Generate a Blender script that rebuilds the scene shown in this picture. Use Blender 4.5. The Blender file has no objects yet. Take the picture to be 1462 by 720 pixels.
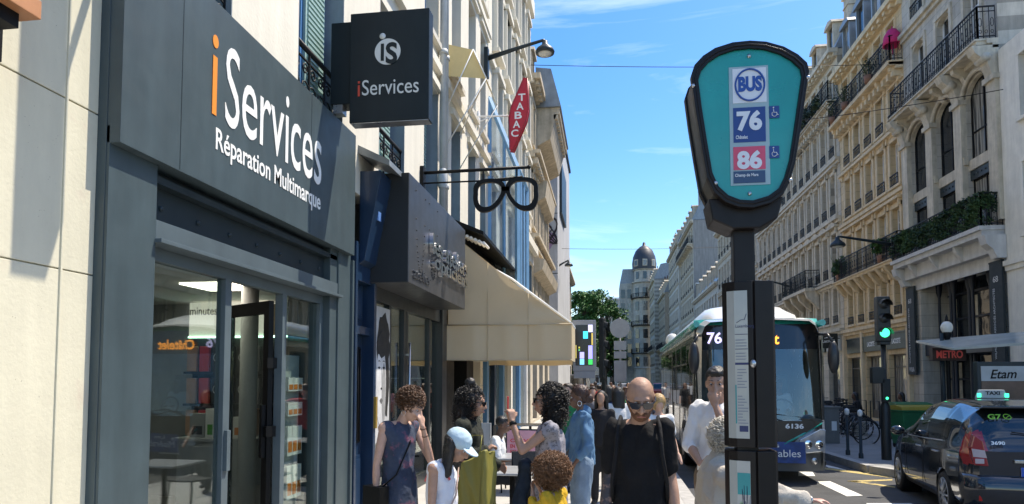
import bpy, bmesh, math, random
from mathutils import Vector, Matrix, noise as mnoise
R = math.radians
PI = math.pi
random.seed(7)
SC = bpy.context.scene
COL = SC.collection

# ------------------------------------------------------------------ camera
F, CX, CY, EYE = 950.0, 731.0, 490.0, 1.75
YAW = math.atan(137 / F); PITCH = math.atan(51 / F)
cam_d = bpy.data.cameras.new("camera"); cam = bpy.data.objects.new("camera", cam_d); COL.objects.link(cam)
cam_d.sensor_width = 36.0; cam_d.lens = 36.0 * F / 1462.0
cam_d.shift_x = 0.0; cam_d.shift_y = (CY - 360.0) / 1462.0
cam_d.clip_start = 0.05; cam_d.clip_end = 3000
cam.location = (0, 0, EYE)
cam.rotation_euler = (PI / 2 + PITCH, 0, YAW)
SC.camera = cam
CM = cam.rotation_euler.to_matrix()
def ray(u, v):
    return CM @ Vector(((u - CX) / F, (CY - v) / F, -1.0))
def at_y(u, v, Y):
    r = ray(u, v); t = Y / r.y; return Vector((r.x * t, Y, EYE + r.z * t))
def at_x(u, v, X):
    r = ray(u, v); t = X / r.x; return Vector((X, r.y * t, EYE + r.z * t))
# facades were measured from the street's vanishing point; this turns that depth into the true one
TK, TS = 1.0 + math.tan(YAW) ** 2, math.tan(YAW)
def settle(before):
    bpy.context.view_layer.update()
    for o in list(COL.objects):
        if o in before or o.parent: continue
        x = o.location.x if abs(o.location.x) > 0.5 else (-3.0 if before_side < 0 else 11.0)
        if before_side < 0: x = -3.0
        A = Matrix(((1, 0, 0, 0), (0, TK, 0, TS * x), (0, 0, 1, 0), (0, 0, 0, 1)))
        o.matrix_world = A @ o.matrix_world
before_side = 1
def at_z(u, v, Z):
    r = ray(u, v); t = (Z - EYE) / r.z; return Vector((r.x * t, r.y * t, Z))

# ------------------------------------------------------------------ light
SUN_EL, SUN_AL = R(61), R(30)            # elevation; angle from +X towards +Y
sdir = Vector((math.cos(SUN_EL) * math.cos(SUN_AL), math.cos(SUN_EL) * math.sin(SUN_AL), math.sin(SUN_EL)))
w = bpy.data.worlds.new("World"); SC.world = w; w.use_nodes = True
nt = w.node_tree; nt.nodes.clear()
sky = nt.nodes.new("ShaderNodeTexSky"); sky.sky_type = 'NISHITA'; sky.sun_disc = False
sky.sun_elevation = SUN_EL; sky.sun_rotation = PI / 2 - SUN_AL
sky.air_density = 1.0; sky.dust_density = 0.7; sky.ozone_density = 2.0
tc = nt.nodes.new("ShaderNodeTexCoord"); mp = nt.nodes.new("ShaderNodeMapping")
mp.inputs['Scale'].default_value = (1.0, 1.6, 7.0); mp.inputs['Rotation'].default_value = (0.1, 0.25, 0.4)
nz = nt.nodes.new("ShaderNodeTexNoise"); nz.inputs['Scale'].default_value = 1.7; nz.inputs['Detail'].default_value = 8; nz.inputs['Roughness'].default_value = 0.62
nz.inputs['Distortion'].default_value = 0.5
cr = nt.nodes.new("ShaderNodeMapRange"); cr.inputs['From Min'].default_value = 0.47; cr.inputs['From Max'].default_value = 0.78
cr.inputs['To Max'].default_value = 0.42
hs = nt.nodes.new("ShaderNodeHueSaturation"); hs.inputs['Saturation'].default_value = 1.42; hs.inputs['Value'].default_value = 0.97; hs.inputs['Hue'].default_value = 0.507
mx = nt.nodes.new("ShaderNodeMix"); mx.data_type = 'RGBA'; mx.inputs[7].default_value = (6.5, 7.2, 8.0, 1)
bg = nt.nodes.new("ShaderNodeBackground"); bg.inputs['Strength'].default_value = 0.15
ow = nt.nodes.new("ShaderNodeOutputWorld")
L = nt.links.new
L(tc.outputs['Generated'], mp.inputs['Vector']); L(mp.outputs[0], nz.inputs['Vector']); L(nz.outputs[0], cr.inputs['Value'])
L(sky.outputs[0], hs.inputs['Color']); L(hs.outputs[0], mx.inputs[6]); L(cr.outputs[0], mx.inputs[0]); L(mx.outputs[2], bg.inputs['Color']); L(bg.outputs[0], ow.inputs['Surface'])
sd = bpy.data.lights.new("sun", 'SUN'); sd.energy = 3.25; sd.angle = R(0.53); sd.color = (1.0, 0.965, 0.9)
so = bpy.data.objects.new("sun", sd); COL.objects.link(so); so.rotation_euler = sdir.to_track_quat('Z', 'Y').to_euler()
so.location = (10, 10, 40)
SC.view_settings.view_transform = 'Standard'; SC.view_settings.look = 'None'
SC.view_settings.gamma = 1; SC.view_settings.use_curve_mapping = False
SC.view_settings.exposure = 1.08
SC.view_settings.use_white_balance = True; SC.view_settings.white_balance_temperature = 7300; SC.view_settings.white_balance_tint = 10
SC.render.engine = 'CYCLES'
SC.cycles.max_bounces = 7; SC.cycles.transparent_max_bounces = 12; SC.cycles.caustics_reflective = False; SC.cycles.caustics_refractive = False

# ------------------------------------------------------------------ materials
MATS = {}
def mat(name, col, rough=0.6, metal=0.0, var=0.12, vscale=3.0, bump=0.0, bscale=40.0, streak=0.0, dirt=None, spec=0.5, coat=0.0, brick=None, rnd=0.0, emit=0.0, speck=0.0, warm=None, spotcol=(0.2,0.18,0.14), alpha=None):
    if name in MATS: return MATS[name]
    m = bpy.data.materials.new(name); m.use_nodes = True; MATS[name] = m
    t = m.node_tree; N = t.nodes; b = N['Principled BSDF']; K = t.links.new
    b.inputs['Roughness'].default_value = rough; b.inputs['Metallic'].default_value = metal
    b.inputs['Specular IOR Level'].default_value = spec
    if coat: b.inputs['Coat Weight'].default_value = coat; b.inputs['Coat Roughness'].default_value = 0.03
    c = (*col, 1) if len(col) == 3 else col
    tcn = N.new("ShaderNodeTexCoord"); out = None
    rgb = N.new("ShaderNodeRGB"); rgb.outputs[0].default_value = c; out = rgb.outputs[0]
    def mulnoise(out, scale, lo, hi, vec=None, detail=5):
        n = N.new("ShaderNodeTexNoise"); n.inputs['Scale'].default_value = scale; n.inputs['Detail'].default_value = detail
        n.inputs['Roughness'].default_value = 0.65
        K(vec or tcn.outputs['Object'], n.inputs['Vector'])
        r = N.new("ShaderNodeMapRange"); r.inputs['From Min'].default_value = 0.3; r.inputs['From Max'].default_value = 0.7
        r.inputs['To Min'].default_value = lo; r.inputs['To Max'].default_value = hi
        K(n.outputs[0], r.inputs['Value'])
        v = N.new("ShaderNodeVectorMath"); v.operation = 'SCALE'; K(out, v.inputs[0]); K(r.outputs[0], v.inputs['Scale'])
        return v.outputs[0]
    if var: out = mulnoise(out, vscale, 1 - var, 1 + var)
    if streak:
        mpn = N.new("ShaderNodeMapping"); mpn.inputs['Scale'].default_value = (1, 1, 0.12); K(tcn.outputs['Object'], mpn.inputs['Vector'])
        out = mulnoise(out, 5.0, 1 - streak, 1 + streak * 0.25, mpn.outputs[0], 6)
    if brick:   # block joints
        bw, bh, js = brick
        mpn = N.new("ShaderNodeMapping"); mpn.inputs['Rotation'].default_value = (PI / 2, 0, 0)
        sx = N.new("ShaderNodeSeparateXYZ"); K(tcn.outputs['Object'], sx.inputs[0])
        cx_ = N.new("ShaderNodeCombineXYZ"); K(sx.outputs[0], cx_.inputs[0]); K(sx.outputs[2], cx_.inputs[1])
        bt = N.new("ShaderNodeTexBrick"); bt.inputs['Scale'].default_value = 1; bt.inputs['Brick Width'].default_value = bw; bt.inputs['Row Height'].default_value = bh
        bt.inputs['Mortar Size'].default_value = js; bt.inputs['Color1'].default_value = (1, 1, 1, 1); bt.inputs['Color2'].default_value = (0.86, 0.86, 0.86, 1); bt.inputs['Mortar'].default_value = (0.55, 0.55, 0.55, 1)
        K(cx_.outputs[0], bt.inputs['Vector'])
        v = N.new("ShaderNodeVectorMath"); v.operation = 'MULTIPLY'; K(out, v.inputs[0]); K(bt.outputs['Color'], v.inputs[1]); out = v.outputs[0]
    if speck:
        vo = N.new("ShaderNodeTexVoronoi"); vo.inputs['Scale'].default_value = 38; K(tcn.outputs['Object'], vo.inputs['Vector'])
        n2 = N.new("ShaderNodeTexNoise"); n2.inputs['Scale'].default_value = 9; K(tcn.outputs['Object'], n2.inputs['Vector'])
        ad = N.new("ShaderNodeMath"); ad.operation = 'MULTIPLY_ADD'; ad.inputs[1].default_value = 0.35; K(n2.outputs[0], ad.inputs[0]); K(vo.outputs['Distance'], ad.inputs[2])
        lt = N.new("ShaderNodeMath"); lt.operation = 'LESS_THAN'; lt.inputs[1].default_value = 0.2 + speck; K(ad.outputs[0], lt.inputs[0])
        mm = N.new("ShaderNodeMix"); mm.data_type = 'RGBA'; K(lt.outputs[0], mm.inputs[0]); K(out, mm.inputs[6]); mm.inputs[7].default_value = (*spotcol, 1); out = mm.outputs[2]
    if dirt:    # (colour, scale, threshold)
        n2 = N.new("ShaderNodeTexNoise"); n2.inputs['Scale'].default_value = dirt[1]; n2.inputs['Detail'].default_value = 8; n2.inputs['Roughness'].default_value = 0.7
        K(tcn.outputs['Object'], n2.inputs['Vector'])
        r = N.new("ShaderNodeMapRange"); r.inputs['From Min'].default_value = dirt[2]; r.inputs['From Max'].default_value = dirt[2] + 0.15; K(n2.outputs[0], r.inputs['Value'])
        mm = N.new("ShaderNodeMix"); mm.data_type = 'RGBA'; K(r.outputs[0], mm.inputs[0]); K(out, mm.inputs[6]); mm.inputs[7].default_value = (*dirt[0], 1); out = mm.outputs[2]
    if rnd:
        oi = N.new("ShaderNodeObjectInfo"); r = N.new("ShaderNodeMapRange"); r.inputs['To Min'].default_value = 1 - rnd; r.inputs['To Max'].default_value = 1 + rnd
        K(oi.outputs['Random'], r.inputs['Value'])
        v = N.new("ShaderNodeVectorMath"); v.operation = 'SCALE'; K(out, v.inputs[0]); K(r.outputs[0], v.inputs['Scale']); out = v.outputs[0]
    K(out, b.inputs['Base Color'])
    # roughness variation keeps paint from looking like plastic
    n3 = N.new("ShaderNodeTexNoise"); n3.inputs['Scale'].default_value = vscale * 2.3; n3.inputs['Detail'].default_value = 4; K(tcn.outputs['Object'], n3.inputs['Vector'])
    r3 = N.new("ShaderNodeMapRange"); r3.inputs['To Min'].default_value = max(0.02, rough * 0.8); r3.inputs['To Max'].default_value = min(1, rough * 1.25)
    K(n3.outputs[0], r3.inputs['Value']); K(r3.outputs[0], b.inputs['Roughness'])
    if bump:
        n4 = N.new("ShaderNodeTexNoise"); n4.inputs['Scale'].default_value = bscale; n4.inputs['Detail'].default_value = 6; K(tcn.outputs['Object'], n4.inputs['Vector'])
        bp = N.new("ShaderNodeBump"); bp.inputs['Strength'].default_value = bump; bp.inputs['Distance'].default_value = 0.02
        K(n4.outputs[0], bp.inputs['Height']); K(bp.outputs[0], b.inputs['Normal'])
    if emit:
        b.inputs['Emission Color'].default_value = c; b.inputs['Emission Strength'].default_value = emit
    return m
def glass(name, tint=(0.85, 0.9, 0.9), refl=1.0):
    if name in MATS: return MATS[name]
    m = bpy.data.materials.new(name); m.use_nodes = True; MATS[name] = m
    t = m.node_tree; t.nodes.clear(); N = t.nodes; K = t.links.new
    o = N.new("ShaderNodeOutputMaterial"); mxs = N.new("ShaderNodeMixShader"); tr = N.new("ShaderNodeBsdfTransparent"); gl = N.new("ShaderNodeBsdfGlossy")
    tr.inputs[0].default_value = (*tint, 1); gl.inputs['Roughness'].default_value = 0.015; gl.inputs[0].default_value = (0.95, 1, 1, 1)
    ge = N.new("ShaderNodeNewGeometry"); dp = N.new("ShaderNodeVectorMath"); dp.operation = 'DOT_PRODUCT'; K(ge.outputs['Incoming'], dp.inputs[0]); K(ge.outputs['Normal'], dp.inputs[1])
    ab = N.new("ShaderNodeMath"); ab.operation = 'ABSOLUTE'; K(dp.outputs['Value'], ab.inputs[0]); om = N.new("ShaderNodeMath"); om.operation = 'SUBTRACT'; om.inputs[0].default_value = 1.0; K(ab.outputs[0], om.inputs[1])
    fr = N.new("ShaderNodeMath"); fr.operation = 'POWER'; fr.inputs[1].default_value = 5.0; K(om.outputs[0], fr.inputs[0])
    mu = N.new("ShaderNodeMath"); mu.operation = 'MULTIPLY_ADD'; mu.use_clamp = True; mu.inputs[1].default_value = 0.95; mu.inputs[2].default_value = 0.10 * refl
    tcn = N.new("ShaderNodeTexCoord"); n4 = N.new("ShaderNodeTexNoise"); n4.inputs['Scale'].default_value = 0.9; K(tcn.outputs['Object'], n4.inputs['Vector'])
    bp = N.new("ShaderNodeBump"); bp.inputs['Strength'].default_value = 0.06; bp.inputs['Distance'].default_value = 0.05; K(n4.outputs[0], bp.inputs['Height']); K(bp.outputs[0], gl.inputs['Normal'])
    K(fr.outputs[0], mu.inputs[0]); K(mu.outputs[0], mxs.inputs[0]); K(tr.outputs[0], mxs.inputs[1]); K(gl.outputs[0], mxs.inputs[2]); K(mxs.outputs[0], o.inputs[0])
    return m

def window_mat(name='window_glass', base=(0.015, 0.02, 0.025), curtain=(0.32, 0.3, 0.26), amount=0.35):
    if name in MATS: return MATS[name]
    m = bpy.data.materials.new(name); m.use_nodes = True; MATS[name] = m
    t = m.node_tree; N = t.nodes; K = t.links.new; b = N['Principled BSDF']
    oi = N.new("ShaderNodeObjectInfo"); tcn = N.new("ShaderNodeTexCoord"); mpn = N.new("ShaderNodeMapping"); mpn.inputs['Scale'].default_value = (9, 1, 0.5)
    K(tcn.outputs['Object'], mpn.inputs[0]); n = N.new("ShaderNodeTexNoise"); n.inputs['Scale'].default_value = 1.4; K(mpn.outputs[0], n.inputs['Vector'])
    gt = N.new("ShaderNodeMath"); gt.operation = 'LESS_THAN'; gt.inputs[1].default_value = amount; K(oi.outputs['Random'], gt.inputs[0])
    mu = N.new("ShaderNodeMath"); mu.operation = 'MULTIPLY'; K(gt.outputs[0], mu.inputs[0])
    r = N.new("ShaderNodeMapRange"); r.inputs['From Min'].default_value = 0.35; r.inputs['From Max'].default_value = 0.6; K(n.outputs[0], r.inputs['Value']); K(r.outputs[0], mu.inputs[1])
    mm = N.new("ShaderNodeMix"); mm.data_type = 'RGBA'; K(mu.outputs[0], mm.inputs[0]); mm.inputs[6].default_value = (*base, 1); mm.inputs[7].default_value = (*curtain, 1)
    K(mm.outputs[2], b.inputs['Base Color']); b.inputs['Roughness'].default_value = 0.04; b.inputs['Specular IOR Level'].default_value = 0.9
    n4 = N.new("ShaderNodeTexNoise"); n4.inputs['Scale'].default_value = 1.3; K(tcn.outputs['Object'], n4.inputs['Vector'])
    bp = N.new("ShaderNodeBump"); bp.inputs['Strength'].default_value = 0.15; bp.inputs['Distance'].default_value = 0.05; K(n4.outputs[0], bp.inputs['Height']); K(bp.outputs[0], b.inputs['Normal'])
    return m

# ------------------------------------------------------------------ object helpers
def tag(o, label=None, cat=None, group=None, kind=None):
    if label: o['label'] = label
    if cat: o['category'] = cat
    if group: o['group'] = group
    if kind: o['kind'] = kind
    return o
def empty(name, label, cat, loc=(0, 0, 0), rz=0, group=None):
    o = bpy.data.objects.new(name, None); COL.objects.link(o); o.location = loc; o.rotation_euler = (0, 0, rz); o.empty_display_size = 0.1
    return tag(o, label, cat, group)
def copy_tree(o, parent=None, loc=None, rz=None, label=None):
    c = o.copy(); COL.objects.link(c); c.parent = parent
    if loc is not None: c.location = loc
    if rz is not None: c.rotation_euler = (0, 0, rz)
    if label: c['label'] = label
    for ch in list(o.children): copy_tree(ch, c)
    return c
def linkmesh(name, me, parent=None, loc=(0, 0, 0), rot=None, scale=None):
    o = bpy.data.objects.new(name, me); COL.objects.link(o); o.parent = parent; o.location = loc
    if rot: o.rotation_euler = rot
    if scale: o.scale = scale
    return o
BOXF = [(0, 3, 2, 1), (4, 5, 6, 7), (0, 1, 5, 4), (1, 2, 6, 5), (2, 3, 7, 6), (3, 0, 4, 7)]
class MB:
    def __init__(s, M=None): s.v = []; s.f = []; s.m = []; s.M = M; s.cur = 0; s.sm = []; s.smooth = False
    def add(s, vs, fs, sm=None):
        b = len(s.v)
        s.v += [(s.M @ Vector(p)) if s.M else Vector(p) for p in vs]
        s.f += [tuple(b + i for i in f) for f in fs]; s.m += [s.cur] * len(fs); s.sm += [s.smooth if sm is None else sm] * len(fs)
        return s
    def box(s, x0, x1, y0, y1, z0, z1):
        return s.add([(x0, y0, z0), (x1, y0, z0), (x1, y1, z0), (x0, y1, z0), (x0, y0, z1), (x1, y0, z1), (x1, y1, z1), (x0, y1, z1)], BOXF)
    def quad(s, *p): return s.add(p, [tuple(range(len(p)))])
    def prism(s, pts, a0, a1, axis='y'):
        n = len(pts)
        def mk(p, a): return {'y': (p[0], a, p[1]), 'x': (a, p[0], p[1]), 'z': (p[0], p[1], a)}[axis]
        vs = [mk(p, a0) for p in pts] + [mk(p, a1) for p in pts]
        fs = [tuple(range(n - 1, -1, -1)), tuple(range(n, 2 * n))] + [(i, (i + 1) % n, n + (i + 1) % n, n + i) for i in range(n)]
        return s.add(vs, fs)
    def tube(s, pts, r, n=8, cap=True, sm=True, closed=False):
        pts = [Vector(p) for p in pts]; rs = r if isinstance(r, (list, tuple)) else [r] * len(pts)
        vs = []; fs = []; m = len(pts)
        prev = None
        for i, p in enumerate(pts):
            if closed: d = pts[(i + 1) % m] - pts[i - 1]
            else: d = pts[min(i + 1, m - 1)] - pts[max(i - 1, 0)]
            if d.length < 1e-9: d = Vector((0, 0, 1))
            d.normalize()
            if prev is None:
                a = Vector((0, 0, 1)) if abs(d.z) < 0.9 else Vector((1, 0, 0)); x = d.cross(a).normalized()
            else:
                x = (prev - d * prev.dot(d)); x = x.normalized() if x.length > 1e-6 else d.orthogonal().normalized()
            prev = x; y = d.cross(x)
            for k in range(n):
                a = 2 * PI * k / n; vs.append(p + (x * math.cos(a) + y * math.sin(a)) * rs[i])
        for i in range(m if closed else m - 1):
            j = (i + 1) % m
            for k in range(n): fs.append((i * n + k, i * n + (k + 1) % n, j * n + (k + 1) % n, j * n + k))
        s.add(vs, fs, sm)
        if cap and not closed:
            b = len(s.v) - len(vs)
            s.f.append(tuple(b + k for k in range(n - 1, -1, -1))); s.f.append(tuple(b + (m - 1) * n + k for k in range(n))); s.m += [s.cur] * 2; s.sm += [False] * 2
        return s
    def cyl(s, p0, p1, r0, r1=None, n=12): return s.tube([p0, p1], [r0, r0 if r1 is None else r1], n)
    def lathe(s, prof, c=(0, 0, 0), n=20, sm=True, axis='z'):
        vs = []; fs = []
        for (r, z) in prof:
            for k in range(n):
                a = 2 * PI * k / n
                p = (r * math.cos(a), r * math.sin(a), z)
                if axis == 'y': p = (p[0], p[2], p[1])
                if axis == 'x': p = (p[2], p[0], p[1])
                vs.append((c[0] + p[0], c[1] + p[1], c[2] + p[2]))
        for i in range(len(prof) - 1):
            for k in range(n): fs.append((i * n + k, i * n + (k + 1) % n, (i + 1) * n + (k + 1) % n, (i + 1) * n + k))
        return s.add(vs, fs, sm)
    def ell(s, c, r, n=16, rot=None):
        vs = []; fs = []; h = n // 2; c = Vector(c)
        if not isinstance(r, (tuple, list)): r = (r, r, r)
        for i in range(h + 1):
            t = PI * i / h
            for k in range(n):
                a = 2 * PI * k / n; p = Vector((r[0] * math.sin(t) * math.cos(a), r[1] * math.sin(t) * math.sin(a), r[2] * math.cos(t)))
                if rot: p = rot @ p
                vs.append(c + p)
        for i in range(h):
            for k in range(n): fs.append((i * n + k, (i + 1) * n + k, (i + 1) * n + (k + 1) % n, i * n + (k + 1) % n))
        return s.add(vs, fs, True)
    def mesh(s, name, mats):
        me = bpy.data.meshes.new(name); me.from_pydata([tuple(p) for p in s.v], [], s.f)
        for m in (mats if isinstance(mats, (list, tuple)) else [mats]): me.materials.append(m)
        me.polygons.foreach_set('material_index', s.m); me.polygons.foreach_set('use_smooth', s.sm); me.update()
        return me
    def build(s, name, mats, parent=None, bevel=0.0, recalc=True, loc=(0, 0, 0), rz=0):
        me = s.mesh(name, mats)
        if recalc or bevel:
            bm = bmesh.new(); bm.from_mesh(me)
            if recalc: bmesh.ops.remove_doubles(bm, verts=bm.verts, dist=1e-5); bmesh.ops.recalc_face_normals(bm, faces=bm.faces)
            if bevel:
                ed = [e for e in bm.edges if len(e.link_faces) == 2 and e.calc_face_angle(0) > 0.6]
                bmesh.ops.bevel(bm, geom=ed, offset=bevel, segments=2, affect='EDGES', profile=0.6, clamp_overlap=True)
            bm.to_mesh(me); bm.free()
        o = linkmesh(name, me, parent, loc); o.rotation_euler = (0, 0, rz)
        return o
def xf(origin, right, up):
    """matrix for a text plane: local x -> right, y -> up, z -> out"""
    r = Vector(right).normalized(); u = Vector(up).normalized(); n = r.cross(u)
    return Matrix(((r.x, u.x, n.x, origin[0]), (r.y, u.y, n.y, origin[1]), (r.z, u.z, n.z, origin[2]), (0, 0, 0, 1)))
def text(name, s, m, parent, M, width, height, depth=0.004, bold=0.0, align='L', spacing=1.0):
    cu = bpy.data.curves.new(name, 'FONT'); cu.body = s; cu.size = 1; cu.offset = bold; cu.resolution_u = 4; cu.space_character = spacing
    cu.extrude = 0.5
    o = bpy.data.objects.new(name, cu); COL.objects.link(o)
    bpy.context.view_layer.update()
    me = bpy.data.meshes.new_from_object(o.evaluated_get(bpy.context.evaluated_depsgraph_get()))
    bpy.data.objects.remove(o)
    xs = [v.co.x for v in me.vertices]; ys = [v.co.y for v in me.vertices]
    x0, x1, y0, y1 = min(xs), max(xs), min(ys), max(ys)
    for v in me.vertices:
        v.co = Vector(((v.co.x - x0) / (x1 - x0) * width, (v.co.y - y0) / (y1 - y0) * height, (v.co.z + 0.5) * depth))
    me.transform(M); me.materials.clear(); me.materials.append(m)
    o = linkmesh(name, me, parent)
    return o

# common materials
M_ = {}
M_['anth'] = mat('anthracite_paint', (0.052, 0.078, 0.088), 0.45, var=0.1, streak=0.22, bump=0.03, bscale=200)
M_['anth2'] = mat('anthracite_frame', (0.02, 0.032, 0.038), 0.42, var=0.12, spec=0.35)
M_['black'] = mat('black_metal', (0.006, 0.0065, 0.007), 0.5, var=0.15, spec=0.2)
M_['iron'] = mat('wrought_iron', (0.01, 0.011, 0.013), 0.55, var=0.2, spec=0.3)
M_['white'] = mat('white_paint', (0.78, 0.78, 0.76), 0.5, var=0.05)
M_['letter'] = mat('white_letter', (0.8, 0.8, 0.78), 0.5, var=0.03)
M_['orange'] = mat('orange_letter', (0.8, 0.26, 0.03), 0.5, var=0.03)
M_['glass'] = glass('shop_glass', (0.84, 0.9, 0.88))
M_['wg'] = window_mat()
M_['bluep'] = mat('blue_paint', (0.009, 0.03, 0.07), 0.35, var=0.12, streak=0.15, coat=0.2)
M_['lblue'] = mat('light_blue_paint', (0.1, 0.26, 0.5), 0.4, var=0.1)
M_['steel'] = mat('brushed_steel', (0.5, 0.5, 0.5), 0.28, 0.9, var=0.1, streak=0.2)
M_['chrome'] = mat('chrome', (0.8, 0.8, 0.8), 0.08, 1.0, var=0.02)
M_['zinc'] = mat('zinc_roof', (0.26, 0.29, 0.31), 0.42, 0.3, var=0.15, streak=0.2)
M_['slate'] = mat('slate_roof', (0.06, 0.08, 0.1), 0.45, var=0.3, vscale=6, brick=(0.3, 0.16, 0.01))
M_['rubber'] = mat('rubber', (0.015, 0.015, 0.015), 0.75, var=0.2)
M_['grey'] = mat('grey_paint', (0.2, 0.21, 0.22), 0.45, var=0.08)
# ------------------------------------------------------------------ facade generator (local: x along, +y outward, z up)
MESHES = {}
def wall_front(mb, x0, x1, z0, z1, ops, depth=0.22, y=0.0):
    xs = sorted(set([x0, x1] + [a for o in ops for a in (o[0], o[1])])); zs = sorted(set([z0, z1] + [a for o in ops for a in (o[2], o[3])]))
    for i in range(len(xs) - 1):
        for j in range(len(zs) - 1):
            cx, cz = (xs[i] + xs[i + 1]) / 2, (zs[j] + zs[j + 1]) / 2
            if any(o[0] < cx < o[1] and o[2] < cz < o[3] for o in ops): continue
            mb.quad((xs[i], y, zs[j]), (xs[i], y, zs[j + 1]), (xs[i + 1], y, zs[j + 1]), (xs[i + 1], y, zs[j]))
    for (a, b, c, d) in ops:
        e = y - depth
        mb.quad((a, y, c), (a, y, d), (a, e, d), (a, e, c)); mb.quad((b, y, c), (b, e, c), (b, e, d), (b, y, d))
        mb.quad((a, y, c), (a, e, c), (b, e, c), (b, y, c)); mb.quad((a, y, d), (b, y, d), (b, e, d), (a, e, d))
def win_meshes(w, h, style, fm, gm):
    k = ('w', round(w, 2), round(h, 2), style, fm.name, gm.name)
    if k in MESHES: return MESHES[k]
    f = MB(); t = 0.06
    f.box(0, t, 0, 0.06, 0, h); f.box(w - t, w, 0, 0.06, 0, h); f.box(t, w - t, 0, 0.06, h - t, h); f.box(t, w - t, 0, 0.06, 0, t)
    if style in ('french', 'tall'):
        f.box(w / 2 - 0.04, w / 2 + 0.04, 0.004, 0.064, t, h - t)
        for q in ([0.36, 0.7] if style == 'tall' else [0.72]): f.box(t, w - t, 0.008, 0.056, h * q - 0.02, h * q + 0.02)
    elif style == 'grid':
        n = max(2, round(w / 0.9))
        for i in range(1, n): f.box(w * i / n - 0.025, w * i / n + 0.025, 0.004, 0.064, t, h - t)
        for q in (0.33, 0.66): f.box(t, w - t, 0.008, 0.056, h * q - 0.025, h * q + 0.025)
    elif style == 'shop':
        n = max(1, round(w / 1.2))
        for i in range(1, n): f.box(w * i / n - 0.04, w * i / n + 0.04, 0.004, 0.064, t, h - t)
        f.box(t, w - t, 0.008, 0.056, h * 0.8, h * 0.8 + 0.06); f.box(t, w - t, 0.008, 0.056, t, 0.35)
    g = MB(); g.box(0.03, w - 0.03, 0.02, 0.03, 0.03, h - 0.03)
    MESHES[k] = (f.mesh('window', fm), g.mesh('pane', gm)); return MESHES[k]
def rail_mesh(w, h, fancy=True, ends=True, depth=0.0):
    k = ('r', round(w, 2), round(h, 2), fancy, round(depth, 2))
    if k in MESHES: return MESHES[k]
    r = MB()
    def run(p0, p1, L_):
        d = (Vector(p1) - Vector(p0)).normalized()
        M0 = Matrix.Translation(Vector(p0)) @ Matrix(((d.x, -d.y, 0, 0), (d.y, d.x, 0, 0), (0, 0, 1, 0), (0, 0, 0, 1)))
        o = MB(M0)
        o.box(0, L_, -0.02, 0.02, h - 0.035, h); o.box(0, L_, -0.012, 0.012, 0.05, 0.075); o.box(0, L_, -0.01, 0.01, h - 0.17, h - 0.15)
        n = max(2, int(L_ / 0.12))
        for i in range(n + 1):
            x = L_ * i / n; b = 0.008 if i % 8 else 0.018
            o.box(x - b, x + b, -b, b, 0, h - 0.03)
        if fancy:
            for i in range(n):
                x = L_ * (i + 0.5) / n
                if i % 2 == 0:
                    ring = [(x + 0.045 * math.cos(a * PI / 4), 0, h * 0.5 + 0.13 * math.sin(a * PI / 4)) for a in range(8)]
                    o.tube(ring, 0.009, 4, closed=True, sm=False)
                ring = [(x + 0.04 * math.cos(a * PI / 3), 0, 0.2 + 0.05 * math.sin(a * PI / 3)) for a in range(6)]
                o.tube(ring, 0.008, 4, closed=True, sm=False)
        r.v += [tuple(v) for v in []]
        b = len(r.v); r.v += o.v; r.f += [tuple(b + i for i in f) for f in o.f]; r.m += o.m; r.sm += o.sm
    run((0, 0, 0), (w, 0, 0), w)
    if depth:
        run((0, 0, 0), (0, -depth, 0), depth); run((w, 0, 0), (w, -depth, 0), depth)
    me = r.mesh('railing', M_['iron']); MESHES[k] = me; return me
def arch_fill(mb, a, b, top, rise, y0, y1):
    n = 6; w = (b - a) / 2; c = (a + b) / 2
    for sgn in (-1, 1):
        pts = [(c + sgn * w, top), (c, top)] + [(c + sgn * w * math.sin(PI / 2 * i / n), top - rise + rise * math.cos(PI / 2 * i / n)) for i in range(0, n + 1)]
        pts = [(c + sgn * w, top)] + [(c + sgn * w * math.sin(PI / 2 * i / n), top - rise + rise * math.cos(PI / 2 * i / n)) for i in range(0, n + 1)]
        if sgn < 0: pts = pts[::-1]
        mb.prism(pts, y0, y1)
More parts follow.
